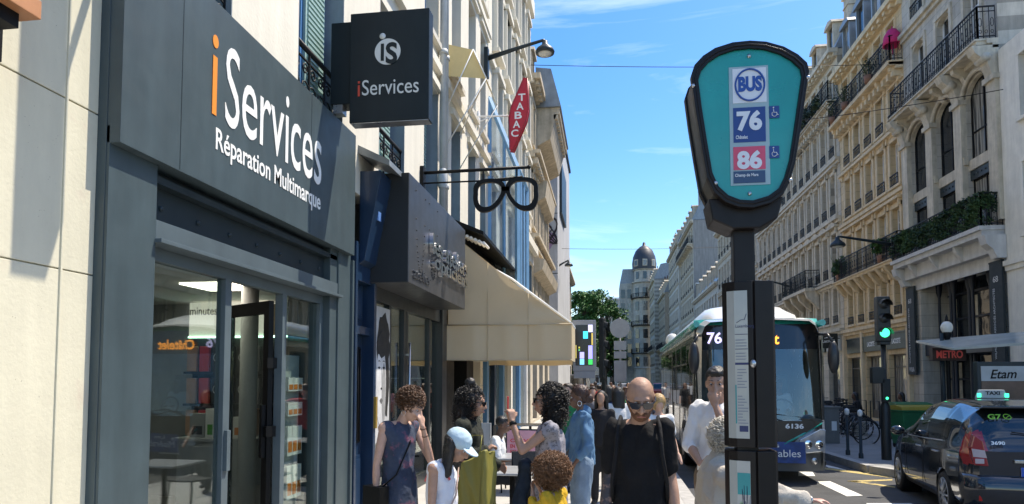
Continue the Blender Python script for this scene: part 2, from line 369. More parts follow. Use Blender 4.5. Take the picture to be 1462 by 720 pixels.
def facade(name, label, loc, rz, W, floors, wm, tm=None, D=10.0, roof=None, group=None, frame=None, cat='building', chimneys=(), party=None, top_extra=0.0, z_base=0.0, quoins=False, hoods=True):
    root = empty(name, label, cat, loc, rz, group); tm = tm or wm; frame = frame or M_['white']
    H = max(f['z'] + f['h'] for f in floors)
    ops = []; tr = MB()
    for fl in floors:
        n = fl.get('n', 0); ww = fl.get('ww', 1.0); wh = fl.get('wh', 1.9); z = fl['z']; sill = fl.get('sill', 0.4); m = fl.get('m', 0.35)
        xs = fl.get('xs') or [m + (W - 2 * m) * (i + 0.5) / n for i in range(n)]
        st = fl.get('style', 'french'); rec = fl.get('rec', 0.24)
        for x in xs:
            a, b, c, d = x - ww / 2, x + ww / 2, z + sill, z + sill + wh
            ops.append((a, b, c, d))
            fm = fl.get('frame', frame); fme, gme = win_meshes(ww, wh, st, fm, fl.get('gm', M_['wg']))
            wo = linkmesh('window', fme, root, (a, -rec, c)); linkmesh('pane', gme, wo)
            if fl.get('arch'): arch_fill(tr, a, b, d, min(fl['arch'], wh), -rec + 0.07, 0.003)
            s = fl.get('surround', 0.12)
            if s:
                tr.box(a - s, a, 0, 0.05, c, d); tr.box(b, b + s, 0, 0.05, c, d); tr.box(a - s, b + s, 0, 0.06, d, d + s)
                tr.box(a - s - 0.04, b + s + 0.04, 0, 0.1, c - 0.09, c)
                hd = fl.get('hood')
                if hd: tr.box(a - s - 0.1, b + s + 0.1, 0, 0.22, d + s + 0.1, d + s + 0.2); tr.box(a - s, a - s + 0.1, 0, 0.14, d + s - 0.15, d + s + 0.1); tr.box(b + s - 0.1, b + s, 0, 0.14, d + s - 0.15, d + s + 0.1)
                if hd == 'tri': tr.prism([(a - s - 0.1, d + s + 0.2), (b + s + 0.1, d + s + 0.2), (x, d + s + 0.5)], 0, 0.2)
            if fl.get('rail') == 'small': linkmesh('railing', rail_mesh(ww, fl.get('rh', 0.5), False), root, (a, 0.06, c))
            if fl.get('shutters'):
                for (p, q) in ((a - ww * 0.5, a - 0.02), (b + 0.02, b + ww * 0.5)):
                    sh = MB(); sh.box(p, q, 0.052, 0.09, c, d); sh.build('shutter', fl['shutters'], root, recalc=False)
        if fl.get('string'):
            s = fl['string']; tr.box(0, W, 0, s * 0.5, z - 0.28, z - 0.14); tr.box(0, W, 0, s, z - 0.14, z)
        if fl.get('dent'):
            k = int(W / 0.42)
            for i in range(k): tr.box(W * (i + .3) / k, W * (i + .7) / k, 0, fl['dent'], z - 0.52, z - 0.282)
            tr.box(0, W, 0, 0.06, z - 0.62, z - 0.522)
        if fl.get('balc'):
            dp = fl['balc']; a0 = fl.get('b0', 0.0); b0 = fl.get('b1', W)
            bb = MB(); bb.box(a0, b0, 0.002, dp, z - 0.16, z + 0.02); bb.box(a0 - 0.03, b0 + 0.03, 0.002, dp + 0.06, z - 0.05, z)
            k = max(2, int((b0 - a0) / 1.3) + 1)
            for i in range(k):
                xx = a0 + 0.25 + (b0 - a0 - 0.5) * i / (k - 1)
                bb.prism([(0.001, z - 0.16), (dp * 0.85, z - 0.16), (dp * 0.8, z - 0.3), (dp * 0.35, z - 0.42), (0.1, z - 0.62), (0.001, z - 0.66)], xx - 0.09, xx + 0.09, 'x')
            bo = bb.build('balcony', tm, root); linkmesh('railing', rail_mesh(b0 - a0, 0.95, True, depth=dp - 0.08), bo, (a0, dp - 0.04, z + 0.02))
        for px in fl.get('pil', []):
            tr.box(px - 0.22, px + 0.22, 0, 0.12, z + 0.2, z + fl['h'] - 0.45); tr.box(px - 0.28, px + 0.28, 0, 0.2, z + fl['h'] - 0.45, z + fl['h'] - 0.285); tr.box(px - 0.26, px + 0.26, 0, 0.17, z, z + 0.2)
    wl = MB(); wall_front(wl, 0, W, z_base, H, ops, depth=0.02 + max([0.24] + [f.get('rec', 0.24) for f in floors]))
    wl.cur = 0
    # deep back wall stops light leaking through openings
    bk = -0.03 - max([0.24] + [f.get('rec', 0.24) for f in floors]); wl.quad((0, bk, z_base), (W, bk, z_base), (W, bk, H), (0, bk, H))
    wl.cur = 1
    wl.quad((0, 0, z_base), (0, 0, H), (0, -D, H), (0, -D, z_base)); wl.quad((W, 0, z_base), (W, -D, z_base), (W, -D, H), (W, 0, H))
    wl.quad((0, -D, z_base), (0, -D, H), (W, -D, H), (W, -D, z_base)); wl.quad((0, 0, H), (W, 0, H), (W, -D, H), (0, -D, H))
    wl.build('wall', [wm, party or wm], root, recalc=False)
    # main cornice
    if roof != 'none':
        tr.box(-0.04, W + 0.04, 0, 0.18, H - 0.35, H - 0.18); tr.box(-0.06, W + 0.06, -0.02, 0.42, H - 0.18, H + 0.04)
        k = max(3, int(W / 0.5))
        for i in range(k): tr.box(W * (i + .3) / k, W * (i + .7) / k, 0.002, 0.34, H - 0.34, H - 0.182)
    if tr.v: tr.build('stone_trim', tm, root, recalc=False)
    if roof and roof != 'none':
        kind, rh, nd = roof[:3]
        rm = M_[kind]; e = 0.05
        rr = MB(); ins = rh * 0.42
        prof = [(0.1, H + e), (-ins, H + rh), (-D / 2, H + rh + 0.7), (-D + ins, H + rh), (-D, H + e)]
        rr.prism([(p[0], p[1]) for p in prof], 0.02, W - 0.02, 'x')
        ro = rr.build('roof', rm, root)
        for i in range(nd):
            xx = W * (i + 0.5) / nd; dw = 0.95; dh = min(1.7, rh * 0.75)
            d = MB(); z0 = H + 0.35
            d.box(xx - dw / 2, xx - dw / 2 + 0.12, -1.5, -0.1, z0, z0 + dh); d.box(xx + dw / 2 - 0.12, xx + dw / 2, -1.5, -0.1, z0, z0 + dh)
            d.box(xx - dw / 2 + .12, xx + dw / 2 - .12, -1.5, -0.1, z0 - 0.2, z0 + 0.1)
            d.prism([(xx - dw / 2 - 0.1, z0 + dh), (xx + dw / 2 + 0.1, z0 + dh), (xx + dw / 2, z0 + dh + 0.16), (xx, z0 + dh + 0.28), (xx - dw / 2, z0 + dh + 0.16)], -1.6, 0.0)
            do = d.build('dormer', M_['zinc'] if kind == 'slate' else tm, ro, recalc=False)
            g = MB(); g.box(xx - dw / 2 + 0.12, xx + dw / 2 - 0.12, -0.22, -0.2, z0 + 0.1, z0 + dh); g.build('dormer_window', M_['wg'], ro, recalc=False)
    for (cx, cy, cw, cz0, cz1) in chimneys:
        c = MB(); c.box(cx - 0.3, cx + 0.3, cy - cw, cy, cz0, cz1); c.box(cx - 0.38, cx + 0.38, cy - cw - 0.08, cy + 0.08, cz1, cz1 + 0.14); c.box(cx - 0.34, cx + 0.34, cy - cw - 0.04, cy + 0.04, cz1 - 0.5, cz1 - 0.42)
        co = c.build('chimney', party or wm, root, recalc=False)
        p = MB(); k = max(1, int(cw / 0.45))
        for i in range(k): p.lathe([(0.0, 0), (0.1, 0), (0.08, 0.5 + 0.2 * (i % 2)), (0.11, 0.52 + 0.2 * (i % 2)), (0.0, 0.52 + 0.2 * (i % 2))], (cx, cy - cw * (i + .5) / k, cz1 + 0.14), 8)
        p.build('chimney_pot', mat('terracotta', (0.12, 0.06, 0.04), 0.8), co, recalc=False)
    return root

# ------------------------------------------------------------------ foliage
def leaf_mat(name, col):
    if name in MATS: return MATS[name]
    m = mat(name, col, 0.6, var=0.0, spec=0.3); t = m.node_tree; N = t.nodes; K = t.links.new; b = N['Principled BSDF']
    tcn = N.new("ShaderNodeTexCoord"); n = N.new("ShaderNodeTexNoise"); n.inputs['Scale'].default_value = 0.9; n.inputs['Detail'].default_value = 6; K(tcn.outputs['Object'], n.inputs['Vector'])
    r = N.new("ShaderNodeValToRGB"); r.color_ramp.elements[0].position = 0.35; r.color_ramp.elements[1].position = 0.68
    r.color_ramp.elements[0].color = (col[0] * 0.55, col[1] * 0.6, col[2] * 0.6, 1); r.color_ramp.elements[1].color = (col[0] * 1.5, col[1] * 1.45, col[2] * 1.2, 1)
    K(n.outputs[0], r.inputs[0]); K(r.outputs[0], b.inputs['Base Color'])
    return m
def leaves(mb, c, r, n, size, rng):
    c = Vector(c)
    for i in range(n):
        u = Vector((rng.gauss(0, 1), rng.gauss(0, 1), rng.gauss(0, 1))).normalized() * (rng.random() ** 0.4)
        p = c + Vector((u.x * r[0], u.y * r[1], u.z * r[2]))
        a = Vector((rng.uniform(-1, 1), rng.uniform(-1, 1), rng.uniform(-1, 1))).normalized(); b = a.orthogonal().normalized()
        s = size * rng.uniform(0.6, 1.3); cc = a.cross(b)
        q = b * s; t = cc * s * 0.55
        mb.add([p - q, p - t * 1.0, p + q, p + t], [(0, 1, 2, 3)], False)
def tree(label, loc, h, cr, seed, col, nclump=34, group=None, per=150, size=0.22):
    rng = random.Random(seed); root = empty('tree', label, 'tree', loc, 0, group)
    t = MB(); t.tube([(0, 0, 0), (0.1, 0.05, h * 0.2), (0, 0.1, h * 0.45), (0.15, 0, h * 0.8)], [h * 0.024, h * 0.018, h * 0.013, h * 0.004], 8)
    cr_ = MB()
    for i in range(nclump):
        a = rng.uniform(0, 2 * PI); zz = rng.uniform(0.25, 1.0); rad = cr * math.sqrt(max(0.05, 1 - abs(zz - 0.55) ** 2 * 3.3)) * rng.uniform(0.25, 0.95)
        p = Vector((rad * math.cos(a), rad * math.sin(a), h * zz))
        t.tube([(0, 0, h * (0.15 + 0.5 * (zz - 0.25))), p * 0.6 + Vector((0, 0, h * zz * 0.35)), p], [h * 0.008, h * 0.005, h * 0.002], 5)
        k = rng.uniform(0.22, 0.42) * cr
        leaves(cr_, p, (k, k, k * 0.7), per, size, rng)
    t.build('trunk', mat('bark', (0.09, 0.07, 0.05), 0.9, bump=0.4, bscale=15), root, recalc=False)
    cr_.build('crown', leaf_mat('leaf_' + str(seed), col), root, recalc=False)
    return root

# ================================================================== GROUND
def sheet(name, pts, z, m, kind='structure'):
    mb = MB(); mb.quad(*[(p[0], p[1], z) for p in pts]); o = mb.build(name, m); tag(o, kind=kind); return o
asphalt = mat('asphalt', (0.055, 0.057, 0.06), 0.85, var=0.25, vscale=1.3, bump=0.35, bscale=90, dirt=((0.035, 0.036, 0.04), 0.7, 0.55))
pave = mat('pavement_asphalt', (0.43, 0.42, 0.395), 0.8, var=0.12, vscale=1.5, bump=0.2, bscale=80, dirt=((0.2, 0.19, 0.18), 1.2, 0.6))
kerbm = mat('kerb_granite', (0.36, 0.35, 0.33), 0.8, var=0.2, vscale=8, bump=0.2, bscale=60)
ZR = -0.15
sheet('road', [(-400, -60), (400, -60), (400, 900), (-400, 900)], ZR, asphalt)
def slab(name, pts, z0, z1, m):
    mb = MB(); mb.prism(pts, z0, z1, 'z'); o = mb.build(name, m); tag(o, kind='structure'); return o
KX = 1.25
slab('pavement', [(-30, -20), (KX - 0.2, -20), (KX - 0.2, 42), (-30, 42)], ZR - 0.05, 0.0, pave)
slab('kerb', [(KX - 0.2, -20), (KX, -20), (KX, 42), (KX - 0.2, 42)], ZR - 0.05, 0.004, kerbm)
# right pavement with its bulge by the crossing
RB = [(5.35, 13.4), (5.2, 17.0), (5.2, 60), (5.2, 118)]
outer = [(x, TK * y + TS * x) for x, y in [(9.0, 8.5), (7.3, 11.2), (5.75, 12.6)] + RB]
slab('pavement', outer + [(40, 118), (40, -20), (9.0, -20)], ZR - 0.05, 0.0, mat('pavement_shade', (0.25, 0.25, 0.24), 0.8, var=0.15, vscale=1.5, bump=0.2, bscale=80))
kb = MB()
o2 = [(9.0, -20)] + outer
for (a, b) in zip(o2[:-1], o2[1:]):
    d = (Vector(b) - Vector(a)).normalized(); n_ = Vector((-d.y, d.x)) * 0.2
    kb.prism([(a[0], a[1]), (b[0], b[1]), (b[0] + n_.x, b[1] + n_.y), (a[0] + n_.x, a[1] + n_.y)], ZR - 0.05, 0.003, 'z')
tag(kb.build('kerb', kerbm), kind='structure')
# road paint
paint = mat('road_paint', (0.72, 0.71, 0.66), 0.7, var=0.1, vscale=6, dirt=((0.2, 0.2, 0.2), 9, 0.56))
ypaint = mat('yellow_road_paint', (0.5, 0.38, 0.13), 0.7, var=0.1, dirt=((0.12, 0.11, 0.1), 8, 0.5))
def marking(us, m=paint, name='road_marking'):
    pts = [at_z(u, v, ZR) for (u, v) in us]; mb = MB(); mb.quad(*[(p.x, p.y, ZR + 0.004) for p in pts]); tag(mb.build(name, m), kind='structure')
marking([(1165, 688), (1185, 687.5), (1232, 708), (1209, 709)])
marking([(1171, 662), (1196, 668), (1210, 672), (1183, 668)])
marking([(1140, 674), (1160, 674), (1164, 680), (1140, 680)])
marking([(1171, 650), (1196, 656), (1190, 657.5), (1171, 654)])
marking([(1171, 667), (1274, 680), (1274, 683), (1171, 669.5)], ypaint)
marking([(1208, 687), (1274, 684.5), (1274, 686.5), (1222, 688.6)], ypaint)
marking([(1208, 687), (1222, 687), (1278, 695), (1278, 697)], ypaint)
marking([(1236, 719), (1300, 719), (1340, 732), (1260, 732)])
for i in range(12):
    y = 30 + i * 9; mb = MB(); mb.quad((3.9, y, ZR + .004), (4.02, y, ZR + .004), (4.02, y + 3, ZR + .004), (3.9, y + 3, ZR + .004)); tag(mb.build('road_marking', paint), kind='structure')
for i in range(5):
    mb = MB(); x = 0.1 + i * 1.0; mb.quad((x - 3, 46, ZR + .004), (x - 2.5, 46, ZR + .004), (x - 2.5, 49.5, ZR + .004), (x - 3, 49.5, ZR + .004)); tag(mb.build('road_marking', paint), kind='structure')

# ================================================================== RIGHT SIDE OF THE STREET
XR = 11.0; RZ = PI / 2
before_side = 1; BEFORE = set(COL.objects)
st_cream = mat('stone_cream', (0.60, 0.52, 0.40), 0.85, var=0.14, vscale=1.2, streak=0.22, brick=(0.9, 0.36, 0.008), bump=0.25, bscale=30)
st_yel = mat('stone_yellow', (0.72, 0.54, 0.315), 0.85, var=0.12, vscale=1.2, streak=0.22, brick=(0.9, 0.36, 0.01), bump=0.25, bscale=30)
st_yelt = mat('stone_yellow_trim', (0.73, 0.57, 0.36), 0.85, var=0.14, streak=0.25)
st_grey = mat('stone_grey', (0.58, 0.53, 0.44), 0.85, var=0.18, vscale=1.0, streak=0.3, brick=(1.1, 0.4, 0.008), bump=0.25, bscale=30)
st_greyt = mat('stone_grey_trim', (0.6, 0.53, 0.41), 0.85, var=0.18, streak=0.35)
st_trim = mat('stone_cream_trim', (0.64, 0.56, 0.43), 0.85, var=0.15, streak=0.3)
plaster = mat('white_plaster', (0.72, 0.68, 0.58), 0.85, var=0.06, vscale=0.8, streak=0.12, bump=0.15, bscale=25, dirt=((0.5, 0.48, 0.42), 0.7, 0.66))
plaster_r = mat('white_render', (0.8, 0.76, 0.66), 0.85, var=0.08, streak=0.18)
party = mat('party_wall', (0.33, 0.31, 0.28), 0.9, var=0.12, vscale=0.5, streak=0.3)

# white building at the right edge of the frame
facade('white_building', 'low white rendered building with plain windows at the right edge', (XR - 0.05, 6.0, 0), RZ, 12.1, [
    dict(z=0, h=5.0, n=4, ww=2.2, wh=3.0, sill=0.4, style='shop', surround=0, frame=M_['black']),
    dict(z=5.0, h=3.1, n=5, ww=1.1, wh=1.9, sill=0.6, surround=0.1, string=0.1),
    dict(z=8.1, h=2.9, n=5, ww=1.1, wh=1.7, sill=0.6, surround=0.1)], plaster_r, D=9, roof='none')
# stone building with arched bays, banners and the hedge balcony
W1 = 5.85
r1 = facade('stone_building', 'grey stone building with three tall arched bays, hedge balcony and black shopfront', (XR, 18.15, 0), RZ, W1, [
    dict(z=0, h=6.0, xs=[W1 / 2 + 0.02], ww=4.3, wh=5.1, sill=0.05, style='none', surround=0, rec=1.0),
    dict(z=6.0, h=5.15, n=3, ww=1.4, wh=4.5, sill=0.3, m=0.15, style='grid', surround=0, arch=0.6, rec=0.2, frame=M_['black']),
    dict(z=11.4, h=3.1, n=3, ww=0.85, wh=2.2, sill=0.1, arch=0.25, surround=0.14, balc=0.55, style='french', string=0.3, b0=0.05, b1=W1 - 0.05),
    dict(z=14.5, h=2.9, n=3, ww=0.85, wh=1.9, sill=0.2, surround=0.14, string=0.2, hood='flat', rail='small')], st_grey, st_greyt, D=9, roof=('slate', 1.6, 2))
ex = MB()
for i in range(4):
    x = 0.17 + (W1 - 0.34) * i / 3
    ex.box(x - 0.22, x + 0.22, 0, 0.16, 6.2, 10.2); ex.box(x - 0.27, x + 0.27, 0, 0.24, 10.2, 10.35)
    ex.prism([(0, 10.35), (0.2, 10.35), (0.3, 10.7), (0.62, 11.0), (0.7, 11.2), (0, 11.2)], x - 0.17, x + 0.17, 'x')
    ex.lathe([(0, -0.2), (0.13, -0.2), (0.13, 0.2), (0, 0.2)], (x, 0.34, 10.86), 10, axis='x')
for i in range(3):      # arch mouldings, spandrels between the two storeys
    cx_ = 0.15 + (W1 - 0.3) * (i + .5) / 3; zt = 10.8
    arc = [(cx_ - 0.78 * math.cos(PI * k / 10), 0.09, zt - 0.55 + 0.68 * math.sin(PI * k / 10)) for k in range(11)]
    ex.tube(arc, 0.07, 6)
    ex.box(cx_ - 0.7, cx_ + 0.7, -0.12, -0.02, 8.1, 8.42)
    ex.box(cx_ - 0.92, cx_ - 0.65, 0.0, 0.12, 8.3, 8.55); ex.box(cx_ + 0.65, cx_ + 0.92, 0.0, 0.12, 8.3, 8.55)
ex.build('stone_trim', st_greyt, r1, recalc=False)
bk = MB()
for i in range(3):
    cx_ = 0.15 + (W1 - 0.3) * (i + .5) / 3
    bk.box(cx_ - 0.7, cx_ + 0.7, -0.1, -0.06, 7.8, 8.1)
    for k in range(6): bk.ell((cx_ - 0.5 + k * 0.2, -0.06, 7.95), 0.035, 6)
bk.build('spandrel', M_['anth2'], r1, recalc=False)
# hedge balcony
bal = MB(); bal.box(0.05, W1 - 0.05, 0.002, 0.6, 5.75, 5.92); bal.box(0.02, W1 - 0.02, 0.002, 0.68, 5.92, 6.04); bal.box(0, W1, 0.002, 0.3, 5.3, 5.75)
for xx in (0.2, 1.7, 3.2, 4.7, W1 - 0.15): bal.prism([(0.3, 5.75), (0.55, 5.75), (0.5, 5.6), (0.3, 5.3)], xx - 0.07, xx + 0.07, 'x')
bal.box(0, W1, 0.0, 0.06, 4.9, 5.3)
for xx in (0.05, W1 - 0.1): bal.prism([(0.06, 5.75), (0.62, 5.75), (0.56, 5.5), (0.4, 5.35), (0.3, 5.1), (0.06, 5.1)], xx - 0.16, xx + 0.16, 'x')
bo = bal.build('balcony', mat('white_stone', (0.6, 0.59, 0.56), 0.8, streak=0.2), r1, recalc=False)
linkmesh('railing', rail_mesh(W1 - 0.1, 0.95, True, depth=0.55), bo, (0.05, 0.6, 6.04))
# shopfront inside the ground floor
sf = MB()
sf.box(0.7, 5.2, -0.98, -0.95, 0.05, 5.15)
sf.build('shop_glazing', M_['wg'], r1, recalc=False)
sf = MB()
for x in (0.82, 1.75, 1.95, 2.95, 3.15, 4.1, 4.3, 5.1): sf.lathe([(0.08, 0), (0.08, 0.3), (0.055, 0.4), (0.05, 4.6), (0.09, 4.75), (0.12, 5.1)], (x, -0.6, 0.0), 10)
for z in (0.1, 1.7, 2.75, 3.75, 4.6): sf.box(0.7, 5.2, -0.95, -0.88, z, z + 0.07)
for x in (1.25, 2.4, 3.6, 4.7): sf.box(x - 0.03, x + 0.03, -0.95, -0.86, 0.05, 5.1)
sf.box(0.75, 5.15, -0.9, -0.1, 2.55, 2.95)
sf.box(0.7, 5.2, -0.95, -0.2, 0, 0.12)
sf.build('shopfront', mat('dark_navy_paint', (0.012, 0.02, 0.035), 0.4, var=0.15), r1, recalc=False)
cu = MB()
for x in (2.0, 3.05, 4.35):
    cu.box(x + 0.3, x + 0.58, -0.949, -0.944, 3.0, 4.5); cu.box(x + 0.1, x + 0.3, -0.949, -0.944, 0.4, 2.3)
cu.build('curtain', mat('cream_curtain', (0.55, 0.52, 0.42), 0.8, var=0.3, vscale=4), r1, recalc=False)
for k, (xx, zt) in enumerate(((0.28, 5.02), (5.57, 5.02))):
    b = MB(); b.box(xx - 0.3, xx + 0.3, 0.1, 0.16, 1.9 if k else 1.75, zt)
    b.box(xx - 0.31, xx + 0.31, 0.09, 0.17, zt, zt + 0.05)
    for z in (2.4, 4.4): b.box(xx - 0.02, xx + 0.02, 0, 0.1, z, z + 0.04)
    bn = b.build('hanging_banner', mat('banner_cloth', (0.02, 0.028, 0.03), 0.7))
    bn.location = (XR, 18.15, 0); bn.rotation_euler = (0, 0, RZ)
    tag(bn, ('narrow black vertical banner on the far side of the black shopfront' if k else 'narrow black vertical banner numbered 68 beside the white building, nearest to the camera'), 'banner', 'banners flanking the black shopfront')
    # facing the street: text right direction = local -x (seen from the street) ; world -Y... street viewer sees local x to the left
    def MF(o, r, u): return xf(o, r, u)
    lt = mat('banner_letter', (0.6, 0.6, 0.58), 0.6)
    text('lettering', '68', lt, bn, MF((xx + 0.12, 0.165, zt - 0.55), (-1, 0, 0), (0, 0, 1)), 0.24, 0.17)
    text('lettering', 'WILMOTTE & ASSOCIÉS ARCHITECTES', lt, bn, MF((xx + 0.06, 0.165, 2.3), (0, 0, 1), (1, 0, 0)), 2.0, 0.11)
    text('lettering', 'W&A', lt, bn, MF((xx + 0.2, 0.165, 2.0), (-1, 0, 0), (0, 0, 1)), 0.4, 0.17)
bannerfix = [o for o in COL.objects if o.name.startswith('hanging_banner')]
bannerfix[0]['label'] = 'narrow black vertical banner on the near side of the black shopfront, numbered 68'
bannerfix[1]['label'] = 'narrow black vertical banner on the far side of the black shopfront, beside the yellow facade'
hg = MB(); rng = random.Random(3)
for i in range(60):
    leaves(hg, (rng.uniform(0.2, W1 - 0.2), 0.6, 6.04 + rng.uniform(0.12, 0.88)), (0.4, 0.1, 0.16), 110, 0.05, rng)
for i in range(16):
    leaves(hg, (rng.choice((0.08, W1 - 0.08)), rng.uniform(0.15, 0.55), 6.04 + rng.uniform(0.12, 0.9)), (0.08, 0.25, 0.16), 80, 0.05, rng)
h_ = hg.build('balcony_hedge', leaf_mat('leaf_hedge', (0.035, 0.075, 0.03)), None, recalc=False); h_.location = (XR, 18.15, 0); h_.rotation_euler = (0, 0, RZ)
tag(h_, 'clipped dark green hedge along the railing above the black shopfront', 'hedge')

# yellow building
W2 = 6.8
dark = M_['black']
r2 = facade('yellow_building', 'yellow stone building with dentil cornice, small iron balconies and top floor terrace', (XR, 24.0, 0), RZ, W2, [
    dict(z=0, h=3.75, xs=[1.15, 3.4, 5.65], ww=1.75, wh=2.6, sill=0.1, style='shop', surround=0, frame=mat('shop_frame', (0.1, 0.09, 0.08), 0.4)),
    dict(z=4.0, h=2.25, n=5, ww=0.62, wh=1.6, sill=0.2, surround=0.12, arch=0.2, string=0.18, rail='small', rh=0.35),
    dict(z=6.25, h=2.65, n=5, ww=0.72, wh=1.85, sill=0.2, surround=0.16, balc=0.45, hood='flat', string=0.15),
    dict(z=8.9, h=2.45, n=5, ww=0.7, wh=1.75, sill=0.25, surround=0.16, hood='flat', string=0.2, rail='small', rh=0.45),
    dict(z=11.35, h=2.3, n=5, ww=0.7, wh=1.65, sill=0.2, surround=0.12, string=0.15, rail='small', rh=0.45),
    dict(z=13.65, h=2.5, n=5, ww=0.75, wh=1.7, sill=0.2, surround=0.06, string=0.55, dent=0.34, balc=0.5)],
    st_yel, st_yelt, D=9, roof=('slate', 2.4, 4), chimneys=[(W2 - 0.35, -1.0, 2.2, 16, 18.4)])
def sign_board(root, x0, x1, z0, z1, m, txt, tm_, ts=(0.5, 0.16), name='shop_sign', y=0.0, dx=0.0):
    b = MB(); b.box(x0, x1, y + 0.002, y + 0.1, z0, z1); b.box(x0 - 0.03, x1 + 0.03, y + 0.002, y + 0.13, z1, z1 + 0.05)
    o = b.build(name, m, root, recalc=False)
    if txt: text('lettering', txt, tm_, o, xf(((x0 + x1) / 2 + ts[0] / 2 + dx, y + 0.105, (z0 + z1) / 2 - ts[1] / 2), (-1, 0, 0), (0, 0, 1)), ts[0], ts[1], bold=0.03)
    return o
dkgreen = mat('dark_green_board', (0.02, 0.035, 0.032), 0.4)
sign_board(r2, 0.2, 2.0, 2.9, 3.5, dkgreen, 'LACOSTE', M_['letter'], (0.75, 0.2))
sign_board(r2, 2.55, 6.3, 2.9, 3.5, dkgreen, 'LACOSTE', M_['letter'], (0.75, 0.2), dx=-0.9)
for xx in (0.1, 2.25, 4.5, 6.7): ex = MB(); ex.box(xx - 0.1, xx + 0.1, 0.0, 0.14, 0, 3.75); ex.build('pilaster', st_yelt, r2, recalc=False)
for i in range(9):
    xx = 0.3 + i * 0.775; ex = MB(); ex.prism([(0, 6.1), (0.5, 6.1), (0.4, 5.95), (0.15, 5.6), (0, 5.5)], xx - 0.1, xx + 0.1, 'x'); ex.build('console', st_yelt, r2, recalc=False)
# pink parasol + plants on the terrace, plants on balcony
ps = MB(); ps.lathe([(0.0, 0.42), (0.16, 0.34), (0.3, 0.1), (0.34, -0.25), (0.3, -0.25), (0.0, 0.38)], (0, 0, 0), 12); ps.cyl((0, 0, -0.6), (0, 0, 0.5), 0.02)
p_ = ps.build('parasol', mat('pink_cloth', (0.55, 0.02, 0.14), 0.7)); p_.location = (XR - 0.25, 24.3, 14.6); tag(p_, 'bright pink folded parasol on the top terrace of the yellow building', 'parasol')
def plant(label, loc, r, n, seed, size=0.1, col=(0.05, 0.1, 0.03), group=None, pot=True, stems=0):
    rng = random.Random(seed); root = empty('potted_plant', label, 'plant', loc, 0, group)
    m = MB()
    for i in range(5): leaves(m, (rng.uniform(-1, 1) * r[0] * .5, rng.uniform(-1, 1) * r[1] * .5, r[2] * (0.5 + 0.5 * rng.random()) + 0.2), (r[0] * .6, r[1] * .6, r[2] * .5), n // 5, size, rng)
    for i in range(stems):
        a = rng.uniform(0, 6.28); m.tube([(0, 0, 0.2), (0.25 * math.cos(a), 0.25 * math.sin(a), 0.7), (0.45 * math.cos(a), 0.45 * math.sin(a), rng.uniform(0.9, 1.4))], [0.012, 0.01, 0.004], 4)
    m.build('foliage', leaf_mat('leaf_p' + str(seed), col), root, recalc=False)
    if pot: MB().lathe([(0, 0), (0.14, 0), (0.19, 0.3), (0.16, 0.3), (0, 0.27)], n=12).build('pot', mat('pot_clay', (0.25, 0.12, 0.07), 0.8), root, recalc=False)
    return root
for i, (yy, zz, lab) in enumerate(((26.0, 13.67, 'spiky bare shrub in a pot on the yellow building terrace, nearer the pink parasol'), (28.6, 13.67, 'spiky bare shrub in a pot at the middle of the yellow building terrace'), (30.2, 13.67, 'spiky bare shrub in a pot at the far end of the yellow building terrace'))):
    plant(lab, (XR - 0.5, yy, zz), (0.3, 0.3, 0.8), 60, 40 + i, 0.06, (0.06, 0.08, 0.04), 'terrace shrubs', stems=12)
plant('bushy green plant on the first floor balcony of the yellow building, near end', (XR - 0.35, 25.6, 6.27), (0.45, 0.3, 0.6), 500, 50, 0.09, (0.05, 0.11, 0.03))
plant('spiky palm-like plant on the far end of the yellow building balcony', (XR - 0.3, 30.4, 6.27), (0.4, 0.3, 0.7), 260, 51, 0.12, (0.06, 0.11, 0.05), stems=10)

# long cream building
W3 = 17.2
r3 = facade('cream_building', 'long cream stone building with paired windows and a dark planted top balcony', (XR, 30.85, 0), RZ, W3, [
    dict(z=0, h=4.0, n=7, ww=1.6, wh=2.9, sill=0.1, style='shop', surround=0, frame=mat('shop_frame2', (0.25, 0.24, 0.22), 0.4)),
    dict(z=4.15, h=2.35, n=13, ww=0.66, wh=1.7, sill=0.3, surround=0.14, arch=0.12, string=0.2, rail='small', rh=0.35),
    dict(z=6.5, h=3.0, n=13, ww=0.72, wh=2.1, sill=0.2, surround=0.16, hood='tri', string=0.25, rail='small'),
    dict(z=9.5, h=2.85, n=13, ww=0.72, wh=2.0, sill=0.2, surround=0.16, arch=0.3, string=0.25, rail='small', hood='flat'),
    dict(z=12.35, h=2.75, n=13, ww=0.72, wh=1.9, sill=0.2, surround=0.14, arch=0.12, string=0.2, rail='small'),
    dict(z=15.1, h=2.5, n=13, ww=0.75, wh=1.7, sill=0.1, surround=0.08, string=0.5, dent=0.32, balc=0.5)],
    st_cream, st_trim, D=9, roof=('zinc', 1.8, 7), chimneys=[(0.4, -0.6, 2.4, 17.4, 20.3), (W3 - 5, -1.2, 2.0, 17.4, 20.2), (W3 - 0.5, -1.2, 2.0, 17.4, 20.0)])
ex = MB(); ex.box(3.4, 8.0, 0.002, 0.75, 6.34, 6.5)
for xx in (3.6, 5.0, 6.4, 7.8): ex.prism([(0.01, 6.34), (0.7, 6.34), (0.6, 6.0), (0.2, 5.6), (0.01, 5.4)], xx - 0.14, xx + 0.14, 'x')
eb = ex.build('balcony', st_trim, r3, recalc=False); linkmesh('railing', rail_mesh(4.6, 0.95, True, depth=0.7), eb, (3.4, 0.71, 6.5))
sign_board(r3, 0.25, 2.3, 3.1, 3.75, mat('beige_board', (0.4, 0.38, 0.33), 0.5), None, None)
sign_board(r3, 2.6, 5.2, 3.1, 3.7, dkgreen, None, None)
sign_board(r3, 5.8, 9.5, 3.1, 3.7, mat('beige_board', (0.4, 0.38, 0.33), 0.5), None, None)
hg = MB()
